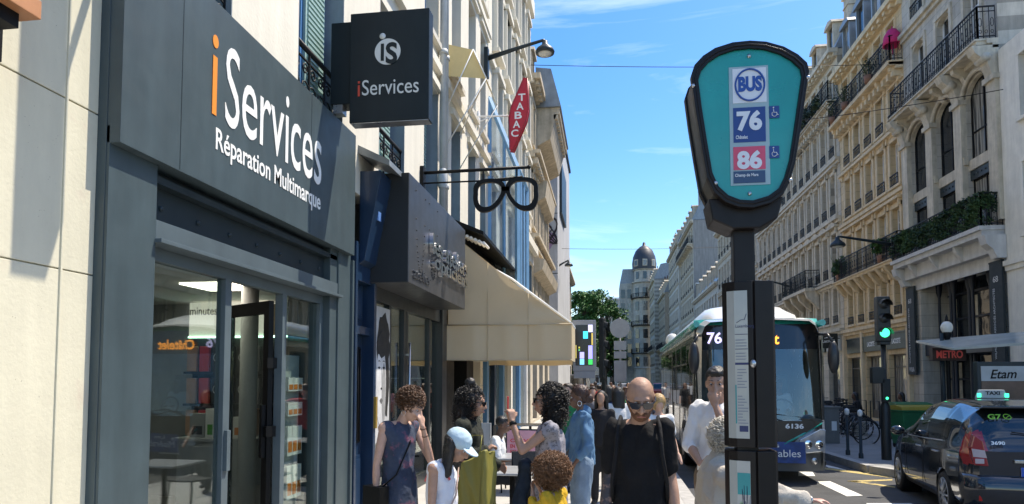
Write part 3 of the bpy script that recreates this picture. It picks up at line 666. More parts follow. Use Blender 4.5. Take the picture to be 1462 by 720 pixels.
for i in range(40): leaves(hg, (rng.uniform(0.2, W3 - 0.2), 0.7, 15.1 + rng.uniform(0.1, 0.7)), (0.5, 0.15, 0.2), 50, 0.1, rng)
h_ = hg.build('balcony_planting', leaf_mat('leaf_b3', (0.03, 0.05, 0.03)), None, recalc=False); h_.location = (XR, 30.85, 0); h_.rotation_euler = (0, 0, RZ)
tag(h_, 'dark climbing greenery along the top balcony of the long cream building', 'plant')
# projecting crocodile shop sign
ls = MB(); ls.box(-0.42, 0.42, -0.07, 0.07, -0.35, 0.35); lo = ls.build('projecting_sign', mat('black_sign', (0.015, 0.02, 0.02), 0.35), bevel=0.01)
lo.location = (XR - 0.62, 31.3, 3.55); tag(lo, 'small black square projecting shop sign with white script beside the yellow building', 'sign')
text('lettering', 'Lacoste', M_['letter'], lo, xf((-0.28, -0.075, -0.1), (1, 0, 0.1), (0, 0, 1)), 0.56, 0.15, bold=0.02)
cc = MB(); cc.tube([(-0.2, -0.08, 0.12), (-0.05, -0.08, 0.16), (0.1, -0.08, 0.13), (0.22, -0.08, 0.18)], [0.01, 0.03, 0.03, 0.005], 6); cc.build('emblem', M_['letter'], lo, recalc=False)
bk = MB(); bk.box(0.42, 0.62, -0.02, 0.02, 0.1, 0.14); bk.build('bracket', M_['black'], lo, recalc=False)

# next cream building
W4 = 17.5
facade('cream_building', 'second cream stone building beyond the long one, behind the bus stop lantern', (XR, 48.1, 0), RZ, W4, [
    dict(z=0, h=4.0, n=6, ww=1.7, wh=2.8, sill=0.1, style='shop', surround=0, frame=M_['black']),
    dict(z=4.1, h=3.0, n=11, ww=0.8, wh=2.0, sill=0.3, surround=0.12, string=0.2),
    dict(z=7.1, h=3.2, n=11, ww=0.8, wh=2.2, sill=0.2, surround=0.14, hood='flat', string=0.2, balc=0.6),
    dict(z=10.3, h=3.0, n=11, ww=0.8, wh=2.0, sill=0.2, surround=0.12, string=0.15, rail='small'),
    dict(z=13.3, h=2.9, n=11, ww=0.8, wh=1.9, sill=0.2, surround=0.12, string=0.15, rail='small')],
    st_cream, st_trim, D=9, roof=('zinc', 2.2, 6), chimneys=[(5, -1.2, 2, 16.5, 19.6), (W4 - 0.4, -1.5, 2, 16.4, 19.5)])
# low building with blue-grey mansard and dormers
facade('low_building', 'low white building with a zinc mansard and dormers in front of a tall grey gable', (XR, 65.8, 0), RZ, 18, [
    dict(z=0, h=4.0, n=6, ww=1.9, wh=2.8, sill=0.1, style='shop', surround=0, frame=M_['black']),
    dict(z=4.0, h=3.6, n=9, ww=0.95, wh=2.2, sill=0.5, surround=0.14, string=0.2),
    dict(z=7.6, h=3.9, n=9, ww=0.95, wh=2.2, sill=0.6, surround=0.14, string=0.2)],
    mat('pale_render', (0.55, 0.52, 0.46), 0.85, streak=0.2), st_trim, D=10, roof=('zinc', 2.4, 6), chimneys=[(9, -3, 2, 13, 15.5)])
# tall building with the blank gable
facade('tall_building', 'tall narrow building with a blank grey gable wall and stacked balconies', (XR, 84.0, 0), RZ, 15, [
    dict(z=0, h=4.2, n=5, ww=1.8, wh=2.8, sill=0.1, style='shop', surround=0, frame=M_['black'])] +
    [dict(z=4.2 + i * 3.0, h=3.0, n=7, ww=0.95, wh=2.0, sill=0.2, surround=0.12, string=0.15, balc=(0.7 if i in (1, 5) else None), rail='small') for i in range(6)],
    mat('stone_far', (0.55, 0.48, 0.37), 0.85, var=0.15, streak=0.3), st_trim, D=7, roof=('zinc', 3.2, 5), party=party,
    chimneys=[(0.5, -0.8, 3.0, 22.5, 26.5)])
# receding far buildings, each stepping towards the street
far = [(99.2, 16, 10.7, 22.5, mat('stone_far3', (0.62, 0.58, 0.5), 0.85, streak=0.3), 'pale seven storey building next beyond the blank grey gable', 20),
       (115.4, 14, 10.0, 17.0, mat('stone_far2', (0.42, 0.34, 0.25), 0.85, streak=0.3), 'pale plain building two doors before the domed corner', 18),
       (129.6, 15, 9.2, 21.5, st_grey, 'grey stone building touching the domed corner building', 21)]
for (y0, wd, x, hh, m, lab, k) in far:
    nf = int((hh - 4) / 3)
    facade('street_building', lab, (x, y0, 0), RZ, wd, [dict(z=0, h=4.0, n=4, ww=2.2, wh=2.8, sill=0.1, style='shop', surround=0, frame=M_['black'])] +
           [dict(z=4.0 + i * (hh - 4) / nf, h=(hh - 4) / nf, n=7, ww=0.95, wh=1.9, sill=0.3, surround=0.1, string=0.15, rail='small', balc=(0.6 if i == 1 else None)) for i in range(nf)],
           m, st_trim, D=10, roof=('zinc', 3.0, 5), chimneys=[(wd - 0.5, -1, 3, hh + 1, hh + 4.2)], group='far buildings on the right of the street')
# domed corner
dy = 148.0
dm = empty('domed_building', 'corner building with a dark domed turret at the far end of the street', 'building', (8.3, dy, 0))
b = MB(); H_ = 23.5
b.lathe([(2.5, 0), (2.5, 4.0), (2.7, 4.1), (2.5, 4.3), (2.5, 13.8), (2.7, 13.9), (2.5, 14.1), (2.5, H_ - 0.4), (2.9, H_ - 0.2), (2.9, H_), (2.3, H_)], n=20, sm=False)
b.box(0, 5.5, 0, 12, 0, H_); b.box(-5.5, 0, 1.0, 12, 0, H_)
b.build('wall', st_grey, dm, recalc=False)
d = MB(); d.lathe([(2.3, H_), (2.3, H_ + 2.6), (2.6, H_ + 2.7), (2.6, H_ + 2.9), (2.2, H_ + 2.9)], n=20, sm=False); d.build('drum', st_grey, dm, recalc=False)
d = MB(); d.lathe([(2.65, H_ + 2.8), (2.75, H_ + 4.2), (2.5, H_ + 5.8), (1.9, H_ + 7.2), (1.0, H_ + 8.1), (0.4, H_ + 8.4), (0.3, H_ + 9.0), (0, H_ + 9.3)], n=24); d.build('dome', mat('dome_slate', (0.035, 0.04, 0.05), 0.5, streak=0.3), dm, recalc=False)
for k, a in enumerate((-2.35, -1.57, -0.8)):
    for fl in range(6):
        z = 4.6 + fl * 3.1
        wm = MB(Matrix.Rotation(a, 4, 'Z')); wm.box(2.44, 2.56, -0.5, 0.5, z, z + 2.0); wo = wm.build('window', M_['wg'], dm, recalc=False)
    wm = MB(Matrix.Rotation(a, 4, 'Z')); wm.box(2.25, 2.36, -0.4, 0.4, H_ + 0.6, H_ + 2.2); wm.build('window', M_['wg'], dm, recalc=False)
    wm = MB(Matrix.Rotation(a, 4, 'Z')); wm.box(2.3, 2.8, -0.5, 0.5, H_ + 3.4, H_ + 4.9); wm.cur = 1; wm.box(2.81, 2.83, -0.35, 0.35, H_ + 3.55, H_ + 4.7); wm.build('dormer', [st_trim, M_['wg']], dm, recalc=False)
for fl in (1, 3, 5):
    z = 4.4 + fl * 3.1
    rb = MB(); rb.lathe([(2.5, z - 0.2), (3.1, z - 0.15), (3.1, z), (2.5, z)], n=20, sm=False)
    for k in range(40):
        a = -PI + PI * 2 * k / 40; rb.box(3.05 * math.cos(a) - 0.03, 3.05 * math.cos(a) + 0.03, 3.05 * math.sin(a) - 0.03, 3.05 * math.sin(a) + 0.03, z, z + 0.9)
    rb.lathe([(3.02, z + 0.88), (3.1, z + 0.88), (3.1, z + 0.95), (3.02, z + 0.95)], n=20)
    rb.build('balcony', M_['iron'], dm, recalc=False)
for side in (-1, 1):
    for i in range(2):
        for fl in range(6):
            x = side * (3.4 + i * 1.4); yb = 1.0 if side < 0 else 0
            wm = MB(); wm.box(x - 0.45, x + 0.45, yb - 0.05, yb + 0.02, 4.6 + fl * 3.1, 6.6 + fl * 3.1); wm.build('window', M_['wg'], dm, recalc=False)
rf = MB(); rf.prism([(-5.5, H_), (5.5, H_), (4.8, H_ + 3.4), (-4.8, H_ + 3.4)], 1.6, 12); rf.build('roof', M_['zinc'], dm, recalc=False)
# buildings closing the street
for (x, y, wd, hh, m, lab) in ((-0.3, 185, 8, 24, st_cream, 'pale building closing the view left of the domed corner'), (-18, 205, 17, 18, st_grey, 'low grey building half hidden by the trees'), (-42, 200, 24, 17, mat('pale_render', (0.55, 0.52, 0.46)), 'pale building across the square behind the screen')):
    nf = int((hh - 4) / 3)
    facade('closing_building', lab, (x + wd, y, 0), PI, wd, [dict(z=0, h=4.0, n=4, ww=1.2, wh=2.8, sill=0.1, style='shop', surround=0)] +
           [dict(z=4.0 + i * 3, h=3, n=int(wd / 2), ww=1.0, wh=1.9, sill=0.4, surround=0.12, string=0.15) for i in range(nf)], m, st_trim, D=8, roof=('zinc', 2.6, 4), group='buildings closing the street')
for i, (x, y, h, c, lab) in enumerate(((-3.6, 118, 17.0, 4.3, 'leafy green street tree left of the round sign, tallest of the clump'), (-0.6, 128, 18.5, 4.2, 'dense green tree just behind the round sign'), (-7.5, 135, 13, 4.5, 'green tree behind the digital screen'), (-13, 128, 12, 5, 'broad green tree hidden mostly by the awning'), (1.2, 150, 12, 3, 'smaller green tree in front of the closing buildings'))):
    tree(lab, (x, y, ZR), h, c, 60 + i, (0.06, 0.14, 0.035), 60, 'street trees', 170, 0.26)

settle(BEFORE)
before_side = -1; BEFORE = set(COL.objects)
at_x0, at_y0 = at_x, at_y
def at_x(u, v, X):
    p = at_x0(u, v, X); p.y = (p.y + 3.0 * TS) / TK; return p
def at_y(u, v, Y):
    p = at_y0(u, v, TK * Y - 3.0 * TS); p.y = Y; return p
# ================================================================== LEFT SIDE OF THE STREET
# near cream wall
M_['cream'] = mat('cream_stone_wall', (0.60, 0.565, 0.435), 0.9, var=0.08, streak=0.1, vscale=1.0, bump=0.12, bscale=45, speck=0.01, spotcol=(0.3, 0.27, 0.2), dirt=((0.55, 0.47, 0.37), 1.6, 0.58))
b = MB()
for (z0, z1) in ((0, 2.37), (2.378, 3.36), (3.37, 4.8), (4.81, 8.0)):
    b.box(-3.5, -3.08, 3.2, 3.945, z0, z1)
b.box(-3.6, -3.098, 3.1, 3.94, 0, 8.0); b.box(-3.4, -3.07, 3.70, 3.715, 0, 8.0)
cw = b.build('stone_pier', M_['cream'], bevel=0.004); tag(cw, 'cream speckled stone pier at the left edge of the frame', 'wall')
b = MB(); b.box(-3.5, -3.06, -3, 3.1, 0, 3.4)
o = b.build('dark_shopfront', M_['anth2']); tag(o, 'dark shopfront edge at the far left behind the cream pier', 'shopfront')
# wooden slatted sign at top-left
ws = empty('wooden_fascia', 'orange wooden slatted fascia jutting in at the top left corner', 'fascia', (0, 0, 0))
wood = mat('orange_wood', (0.45, 0.2, 0.09), 0.55, var=0.15, vscale=5, streak=0.1)
for z in (3.47, 3.72, 3.97):
    b = MB(); b.box(-2.97, -2.68, 0.5, 3.12, z, z + 0.09); b.build('slat', wood, ws, bevel=0.004)
b = MB(); b.box(-2.99, -2.74, 0.5, 3.06, 3.4, 4.4); b.build('backing', M_['black'], ws)
b = MB(); b.box(-2.99, -2.93, 0.5, 3.16, 3.3, 4.4); b.build('backing', M_['black'], ws)

# ---- plaster building above the shops
LA0, LA1 = 3.96, 16.6
la = empty('plaster_building', 'cream plastered building above the grey repair shop, with blue framed windows', 'building', (-3.0, LA1, 0), -PI / 2)
def yl(y): return LA1 - y          # world y -> local x
ops = []; winy = [4.1, 6.33, 8.62, 10.75, 12.65, 14.2, 15.55]
ws_ = [1.1, 1.1, 1.1, 0.9, 0.8, 0.8, 0.7]
for fi, (z0, hh) in enumerate(((4.28, 2.6), (7.75, 2.5), (11.0, 2.4), (14.1, 2.2))):
    for y, wd in zip(winy, ws_): ops.append((yl(y + wd), yl(y), z0, z0 + hh))
b = MB(); wall_front(b, 0, LA1 - LA0, 4.0, 17, ops, 0.34); b.quad((0, -.35, 4), (LA1 - LA0, -.35, 4), (LA1 - LA0, -.35, 17), (0, -.35, 17))
b.quad((0, 0, 4), (0, -9, 4), (0, -9, 17), (0, 0, 17)); b.quad((LA1 - LA0, 0, 4), (LA1 - LA0, -9, 4), (LA1 - LA0, -9, 17), (LA1 - LA0, 0, 17)); b.quad((0, 0, 17), (LA1 - LA0, 0, 17), (LA1 - LA0, -9, 17), (0, -9, 17))
b.quad((0, -9, 4), (0, -9, 17), (LA1 - LA0, -9, 17), (LA1 - LA0, -9, 4)); b.quad((0, 0, 4.0), (0, -9, 4.0), (LA1 - LA0, -9, 4.0), (LA1 - LA0, 0, 4.0))
b.build('wall', plaster, la, recalc=False)
shut = mat('pale_green_shutter', (0.28, 0.42, 0.4), 0.5, var=0.1)
reveal = mat('grey_reveal', (0.22, 0.26, 0.29), 0.7, streak=0.2)
for (a, c, z0, z1) in ops:
    fme, gme = win_meshes(c - a, z1 - z0, 'french', M_['lblue'], M_['wg'])
    wo = linkmesh('window', fme, la, (a, -0.3, z0)); linkmesh('pane', gme, wo)
    tr = MB(); tr.box(a - (0.06 if z0 > 5 else 0), c + (0.06 if z0 > 5 else 0), -0.2 if z0 < 5 else 0, 0.03 if z0 < 5 else 0.09, z0 - 0.1, z0 - 0.002); tr.build('sill', mat('sill_stone', (0.55, 0.52, 0.45), 0.8), la, recalc=False)
    if z0 < 5:
        sh = MB(); sh.box(a + 0.08, (a + c) / 2, -0.23, -0.2, z0 + 0.05, z1 - 0.05)
        for k in range(40): sh.box(a + 0.12, (a + c) / 2 - 0.04, -0.2, -0.185, z0 + 0.1 + k * 0.06, z0 + 0.13 + k * 0.06)
        sh.build('shutter', shut, wo if False else la, recalc=False)
        tr = MB(); tr.box(a, a + 0.012, -0.24, 0.0, z0, z1); tr.box(c - 0.012, c, -0.24, 0.0, z0, z1)
        tr.build('window_reveal', reveal, la, recalc=False)
def scroll_rail(w, h):
    r = MB(); r.tube([(0, 0, h), (w, 0, h)], 0.028, 8); r.box(0, w, -0.012, 0.012, 0.03, 0.05); r.box(0, w, -0.01, 0.01, h - 0.13, h - 0.115)
    for x in (0.01, w / 3, 2 * w / 3, w - 0.01): r.box(x - 0.01, x + 0.01, -0.01, 0.01, 0, h)
    for i in range(3):
        for s in (-1, 1):
            for (zz, rr) in ((0.18, 0.085), (0.42, 0.1), (h - 0.22, 0.07)):
                c = w * (i + .5) / 3
                pts = [(c + s * (w / 12 + rr * (1 - t / 14) * math.cos(t * 0.75)), 0, zz + rr * (1 - t / 14) * math.sin(t * 0.75)) for t in range(13)]
                r.tube(pts, 0.009, 5)
    return r.mesh('railing', M_['iron'])
sr = scroll_rail(1.1, 0.85); sr2 = scroll_rail(0.8, 0.85)
for fi, z0 in enumerate((4.28, 7.75)):
    for y, wd in list(zip(winy, ws_))[:3]: linkmesh('railing', sr if wd > 1 else sr2, la, (yl(y + wd), -0.06 if fi == 0 else 0.03, z0 + 0.02))
# upper floor sills / trims protruding seen edge-on
tr = MB()
for z in (7.2, 10.5, 13.6): tr.box(0, LA1 - LA0, 0, 0.1, z, z + 0.16)
for y in winy[3:]:
    for z0 in (4.28, 7.75, 11.0): tr.box(yl(y + 0.95), yl(y - 0.1), 0.0, 0.07, z0 + 2.62, z0 + 2.74)
tr.build('stone_trim', plaster, la, recalc=False)
# downpipe
dp = MB()
for (yy, r_) in ((11.62, 0.055), (11.85, 0.04)):
    dp.tube([(-2.9, yy, 3.9), (-2.9, yy, 17)], r_, 12)
    for z in (5.2, 7.6, 10.2, 12.8): dp.cyl((-2.9, yy, z), (-2.9, yy, z + 0.08), r_ * 1.5)
dp.lathe([(0.07, 5.15), (0.09, 5.2), (0.09, 5.42), (0.06, 5.5)], (-2.9, 11.62, 0), 12)
o = dp.build('downpipe', mat('pipe_paint', (0.5, 0.52, 0.52), 0.5, streak=0.2), recalc=False); tag(o, 'pair of pale rainwater pipes running down the plaster facade', 'downpipe')
# small yellow fabric awning
aw = empty('window_awning', 'small yellow fabric awning on white folding arms high on the plaster facade', 'awning', (0, 0, 0))
A = at_x(627, 55, -2.97); ya = 12.1
z0 = 8.05
b = MB(); b.quad((-2.96, ya, z0), (-2.45, ya, z0 - 0.15), (-2.45, ya + 1.2, z0 - 0.15), (-2.96, ya + 1.2, z0)); b.quad((-2.45, ya, z0 - 0.15), (-2.2, ya, z0 - 0.72), (-2.2, ya + 1.2, z0 - 0.72), (-2.45, ya + 1.2, z0 - 0.15))
b.quad((-2.96, ya, z0), (-2.45, ya, z0 - 0.15), (-2.2, ya, z0 - 0.72), (-2.96, ya, z0 - 0.62))
b.build('canopy', mat('yellow_cloth', (0.75, 0.58, 0.28), 0.8, var=0.08), aw)
b = MB()
for yy in (ya - 0.02, ya + 1.2):
    b = MB(); b.cyl((-2.45, yy, z0 - 0.15), (-2.98, yy, z0 - 1.3), 0.012); b.cyl((-2.2, yy, z0 - 0.72), (-2.98, yy, z0 - 2.0), 0.012); b.cyl((-2.45, yy, z0 - 0.15), (-2.2, yy, z0 - 0.72), 0.012)
    b.build('folding_arm', M_['white'], aw)

# ---- iServices shop
sh = empty('repair_shop', 'dark grey phone repair shopfront with a large orange and white sign, glazed front', 'shop', (0, 0, 0))
an, an2 = M_['anth'], M_['anth2']
X0 = -3.0
b = MB(); b.box(-3.6, X0, 3.95, 4.38, 0, 3.3); b.box(-3.3, -3.02, 3.945, 3.95, 0, 4.6)
b.build('pilaster', an, sh, bevel=0.004)
b = MB(); b.box(-3.6, X0, 7.38, 7.72, 0, 3.3); b.box(-3.55, -2.97, 7.72, 7.77, 0, 3.15); b.box(-3.4, -3.02, 7.2, 7.38, 0, 3.3)
b.build('pilaster', an, sh, bevel=0.004)
b = MB(); b.box(-3.3, -3.1, 4.38, 7.38, 2.7, 3.3); b.box(-3.2, -3.02, 4.38, 7.38, 3.08, 3.13)
for i in range(7): b.ell((-3.098, 4.55 + i * 0.42, 2.94), 0.022, 8)
b.build('lintel_panel', an2, sh, recalc=False)
b = MB(); b.box(-3.2, -3.0, 4.38, 7.36, 2.69, 2.82); b.box(-3.2, -2.95, 4.37, 7.4, 2.662, 2.69)
b.build('ledge', mat('grey_blue_ledge', (0.085, 0.115, 0.13), 0.4, streak=0.1), sh, bevel=0.003)
b = MB(); b.box(-3.6, -2.93, 3.95, 7.66, 3.19, 4.62)
fas = b.build('fascia', an, sh, bevel=0.003)
b = MB(); b.box(-2.9295, -2.9285, 4.505, 4.512, 3.2, 4.61); b.build('panel_joint', an2, fas); b = MB(); b.box(-2.9295, -2.9285, 6.5, 6.507, 3.2, 4.61); b.build('panel_joint', an2, fas)
# lettering positions solved on the sign plane
XS = -2.928
def on_sign(u, v): return at_x(u, v, XS)
def sign_text(s, m, uv0, uv1, zb, zt, parent, bold=0.0, X=XS, depth=0.003, sp=1.0):
    y0, y1 = at_x(uv0, 400, X).y, at_x(uv1, 400, X).y
    return text('lettering', s, m, parent, xf((X, y0, zb), (0, 1, 0), (0, 0, 1)), y1 - y0, zt - zb, depth, bold, spacing=sp)
b = MB(); yi0, yi1 = on_sign(303.7, 100).y, on_sign(310, 100).y
b.box(XS, XS + 0.003, yi0, yi1, 3.74, 4.19); b.prism([((yi0 + yi1) / 2 + 0.036 * math.cos(t * PI / 10), 4.305 + 0.05 * math.sin(t * PI / 10)) for t in range(20)], XS, XS + 0.003, 'x')
b.build('letter_i', M_['orange'], fas)
for (s, u0, u1, z0, z1) in (('S', 315.5, 336, 3.725, 4.37), ('e', 340, 362, 3.735, 4.185), ('rv', 366.5, 401, 3.745, 4.18), ('i', 403.5, 408, 3.745, 4.37), ('ces', 411.5, 456, 3.735, 4.185)):
    sign_text(s, M_['letter'], u0, u1, z0, z1, fas)
sign_text('Réparation Multimarque', M_['letter'], 303, 455.5, 3.435, 3.655, fas, 0.012)

# glazing
GX = -3.12
yd0, yd1, yd2, yd3, yw = at_x(319, 420, GX).y, at_x(328, 420, GX).y, at_x(391, 420, GX).y, at_x(403, 420, GX).y, at_x(461, 420, GX).y
yw = 7.13
print('glz', yd0, yd1, yd2, yd3, yw)
b = MB(); b.box(GX - 0.06, GX + 0.02, 4.38, 7.2, 2.57, 2.662); b.box(GX - 0.06, GX + 0.02, yd0, yd1, 0.1, 2.57); b.box(GX - 0.06, GX + 0.02, yd3 - 0.02, yd3 + 0.06, 0, 2.57)
b.box(GX - 0.06, GX + 0.02, yw, 7.2, 0, 2.57); b.box(GX - 0.06, GX + 0.02, 4.38, yd1, 0.0, 0.25)
b.box(GX + 0.02, GX + 0.05, yd0 + 0.02, yd1 - 0.02, 1.0, 1.33)
b.build('window_frame', mat('grey_frame', (0.085, 0.115, 0.13), 0.4), sh, bevel=0.003)
b = MB(); b.box(GX - 0.03, GX - 0.02, 4.38, yd0, 0.25, 2.57); b.build('window_pane', M_['glass'], sh, recalc=False)
b = MB(); b.box(GX - 0.03, GX - 0.02, yd3 + 0.06, yw, 0.1, 2.57); b.build('window_pane', M_['glass'], sh, recalc=False)
# open door leaf folded inwards, hinged at the far jamb
dl = MB(Matrix.Translation((GX - 0.08, yd3 - 0.05, 0)) @ Matrix.Rotation(R(150), 4, 'Z'))
Wd = 0.8
for a in ((0, 0.09, 0.02, 2.5), (Wd - 0.09, Wd, 0.02, 2.5), (0.09, Wd - 0.09, 2.38, 2.5), (0.09, Wd - 0.09, 0.02, 0.2)): dl.box(a[0], a[1], -0.025, 0.025, a[2], a[3])
dl.box(0.02, 0.06, 0.026, 0.07, 1.0, 1.5)
for z in (0.4, 1.2, 1.85): dl.box(-0.03, 0.02, -0.05, 0.05, z, z + 0.1)
dlo = dl.build('door', M_['black'], sh)
g = MB(dl.M); g.box(0.09, Wd - 0.09, -0.006, 0.006, 0.2, 2.38); g.build('pane', M_['glass'], dlo, recalc=False)
# interior shell
inw = mat('interior_white', (0.62, 0.62, 0.6), 0.7, var=0.05); fl = mat('interior_floor', (0.3, 0.3, 0.3), 0.4)
b = MB()
b.box(-8.1, -8.0, 2.5, 9.4, 0, 2.96); b.box(-8.0, -3.2, 9.3, 9.4, 0, 2.96); b.box(-8.0, -3.62, 2.5, 2.6, 0, 2.96); b.box(-3.24, -3.2, 7.75, 9.4, 0, 2.96); b.box(-3.62, -3.5, 2.5, 3.9, 0, 2.96)
b.build('interior_wall', mat('interior_grey', (0.26, 0.27, 0.27), 0.7), sh)
b = MB(); b.box(-8.1, -3.13, 2.5, 9.4, 2.86, 2.97); b.build('ceiling', inw, sh)
b = MB(); b.box(-8.1, -3.13, 2.5, 9.4, 0.001, 0.03); b.build('shop_floor', fl, sh)
lampm = mat('panel_light', (1, 0.97, 0.9), 0.5, emit=2.5, var=0)
for (x, y) in ((-4.6, 5.0), (-6.2, 5.0), (-4.6, 7.6), (-6.2, 7.6)):
    b = MB(); b.box(x - 0.3, x + 0.3, y - 0.3, y + 0.3, 2.84, 2.858); b.build('ceiling_light', lampm, sh)
b = MB(); b.cyl((-4.25, 7.7, 0.03), (-4.25, 7.7, 2.86), 0.1, n=24); b.build('column', mat('column_paint', (0.45, 0.45, 0.44), 0.7), sh)
# lit header and shelf wall at the back
su = empty('display_shelf', 'tall black back shelf of red, tan and black phone cases inside the repair shop', 'shelf', (0, 0, 0))
A0, A1 = at_y(276, 480, 9.1), at_y(404, 480, 9.1)
b = MB(); b.box(A0.x, A1.x, 9.1, 9.28, 0.3, 2.32)
b.build('back_panel', mat('shelf_black', (0.012, 0.012, 0.014), 0.5), su)
rows = [0.5, 0.95, 1.4, 1.85]
b = MB()
for z in rows: b.box(A0.x, A1.x, 8.9, 9.1, z - 0.03, z)
b.build('shelf', mat('shelf_black'  , (0.012, 0.012, 0.014), 0.5), su)
cols = [mat('case_tan', (0.4, 0.25, 0.17), 0.5), mat('case_red', (0.5, 0.03, 0.04), 0.5), mat('case_black', (0.03, 0.03, 0.035), 0.4), mat('case_grey', (0.15, 0.15, 0.16), 0.4)]
rng = random.Random(5); kk = 0
colx = [A0.x + 0.1 + i * 0.19 for i in range(int((A1.x - A0.x) / 0.19))]
names = ['first', 'second', 'third', 'fourth', 'fifth', 'sixth', 'seventh', 'eighth']
rown = ['bottom', 'lower middle', 'upper middle', 'top']
for ri, z in enumerate(rows):
    for ci, x in enumerate(colx):
        c = cols[[0, 1, 2, 2, 2, 3, 2, 2][ci % 8]]
        b = MB(); b.box(x - 0.075, x + 0.075, 8.93, 8.98, z + 0.001, z + 0.36); o = b.build('phone_case', c, bevel=0.012)
        ring = MB(); ring.tube([(x + 0.04 * math.cos(t * PI / 8), 8.925, z + 0.2 + 0.055 * math.sin(t * PI / 8)) for t in range(16)], 0.004, 5, closed=True)
        if c is cols[2]: ring.build('ring_mark', M_['letter'], o)
        tag(o, '%s phone case, %s from the left on the %s shelf' % (c.name.split('_')[1], names[ci % 8], rown[ri]), 'phone case', 'phone cases on the back shelf of the repair shop')
hd = MB(); hd.box(A0.x, -4.75, 9.0, 9.28, 2.36, 2.84)
hdo = hd.build('lit_header', mat('lit_panel', (0.75, 0.75, 0.68), 0.5, emit=0.35, var=0), sh)
text('lettering', 'minutes', mat('dark_letter', (0.1, 0.12, 0.12), 0.6), hdo, xf((A0.x - 0.05 + 0.06, 8.998, 2.66), (1, 0, 0), (0, 0, 1)), 0.42, 0.11)
b = MB(); b.box(A0.x, -4.4, 8.98, 9.0, 2.33, 2.355); b.build('light_strip', mat('strip_light', (0.5, 1, 0.8), 0.5, emit=2.2, var=0), sh)
# phone poster next to the column
b = MB(); b.box(-4.72, -4.5, 8.96, 9.0, 2.36, 2.8); b.build('phone_panel', mat('gold_phone', (0.3, 0.26, 0.16), 0.3), sh, bevel=0.01)
# counter + product boxes
ct = MB(); ct.box(-5.3, -4.3, 7.9, 8.4, 0.03, 0.98); ct.box(-5.35, -4.25, 7.85, 8.45, 0.98, 1.02)
cto = ct.build('counter', mat('counter_grey', (0.35, 0.36, 0.36), 0.5), bevel=0.005); tag(cto, 'pale grey counter carrying product boxes inside the repair shop', 'counter')
whitebox = mat('white_carton', (0.66, 0.66, 0.63), 0.6, var=0.06)
for i, (x, w_, h_, m, lab) in enumerate(((-5.15, 0.2, 0.3, mat('printed_grey_carton', (0.3, 0.31, 0.3), 0.6), 'grey printed carton at the left end of the shop counter'), (-4.94, 0.13, 0.36, whitebox, 'tall slim white carton with green print on the shop counter'), (-4.58, 0.2, 0.26, whitebox, 'white carton with an orange print at the right end of the shop counter'))):
    b = MB(); b.box(x, x + w_, 7.92, 8.05, 1.02, 1.02 + h_); o = b.build('carton', m, bevel=0.003); tag(o, lab, 'carton')
    b = MB(); b.box(x + 0.03, x + w_ - 0.03, 7.917, 7.919, 1.06, 1.06 + h_ * 0.35); b.build('print', [mat('print_dark', (0.05, 0.05, 0.05), 0.5), mat('print_green', (0.08, 0.3, 0.05), 0.5), mat('print_orange', (0.6, 0.2, 0.04), 0.5)][i], o)
b = MB(); b.box(-4.66, -4.46, 8.2, 8.4, 1.02, 1.36); o = b.build('carton', mat('brown_carton', (0.45, 0.22, 0.09), 0.6), bevel=0.003); tag(o, 'brown carton behind the white ones on the shop counter', 'carton')
b = MB(); b.lathe([(0, 0), (0.04, 0), (0.04, 0.24), (0.03, 0.27), (0.03, 0.31), (0, 0.31)], (-4.73, 8.0, 1.02), 16); o = b.build('bottle', M_['black']); tag(o, 'black drinking bottle between cartons on the shop counter', 'bottle')
# hanging accessory rack behind the second window
rk = empty('accessory_rack', 'white accessory rack of hanging packs behind the right-hand shop window', 'rack', (0, 0, 0))
Xr = -3.32
ya_, yb_ = at_x(407, 500, Xr).y, 7.12
b = MB(); b.box(Xr - 0.06, Xr - 0.03, ya_ - 0.04, yb_ + 0.05, 0.1, 2.0); b.box(Xr - 0.3, Xr - 0.03, ya_ - 0.04, yb_ + 0.05, 0.03, 0.1); b.build('panel', mat('rack_panel', (0.36, 0.4, 0.4), 0.5), rk)
og = mat('orange_glass_print', (0.6, 0.18, 0.03), 0.4, var=0.3, vscale=30)
k = 0
for zi, (z, h_) in enumerate(((1.62, 0.14), (1.36, 0.14), (0.95, 0.3), (0.5, 0.34), (0.1, 0.3))):
    for ci in range(3):
        y = ya_ + 0.01 + ci * (yb_ - ya_ - 0.12) / 2
        b = MB(); b.box(Xr, Xr + 0.04, y, y + 0.11, z, z + h_); b.box(Xr - 0.03, Xr + 0.02, y + 0.05, y + 0.06, z + h_, z + h_ + 0.01)
        o = b.build('hanging_pack', whitebox); b = MB(); b.box(Xr + 0.0405, Xr + 0.042, y + 0.015, y + 0.095, z + h_ * 0.12, z + h_ * 0.5); b.build('print', og, o)
        tag(o, 'small white hanging pack with orange print, %s row, %s from the left' % (['top', 'second', 'third', 'fourth', 'lowest'][zi], names[ci]), 'pack', 'accessory packs on the shop rack')

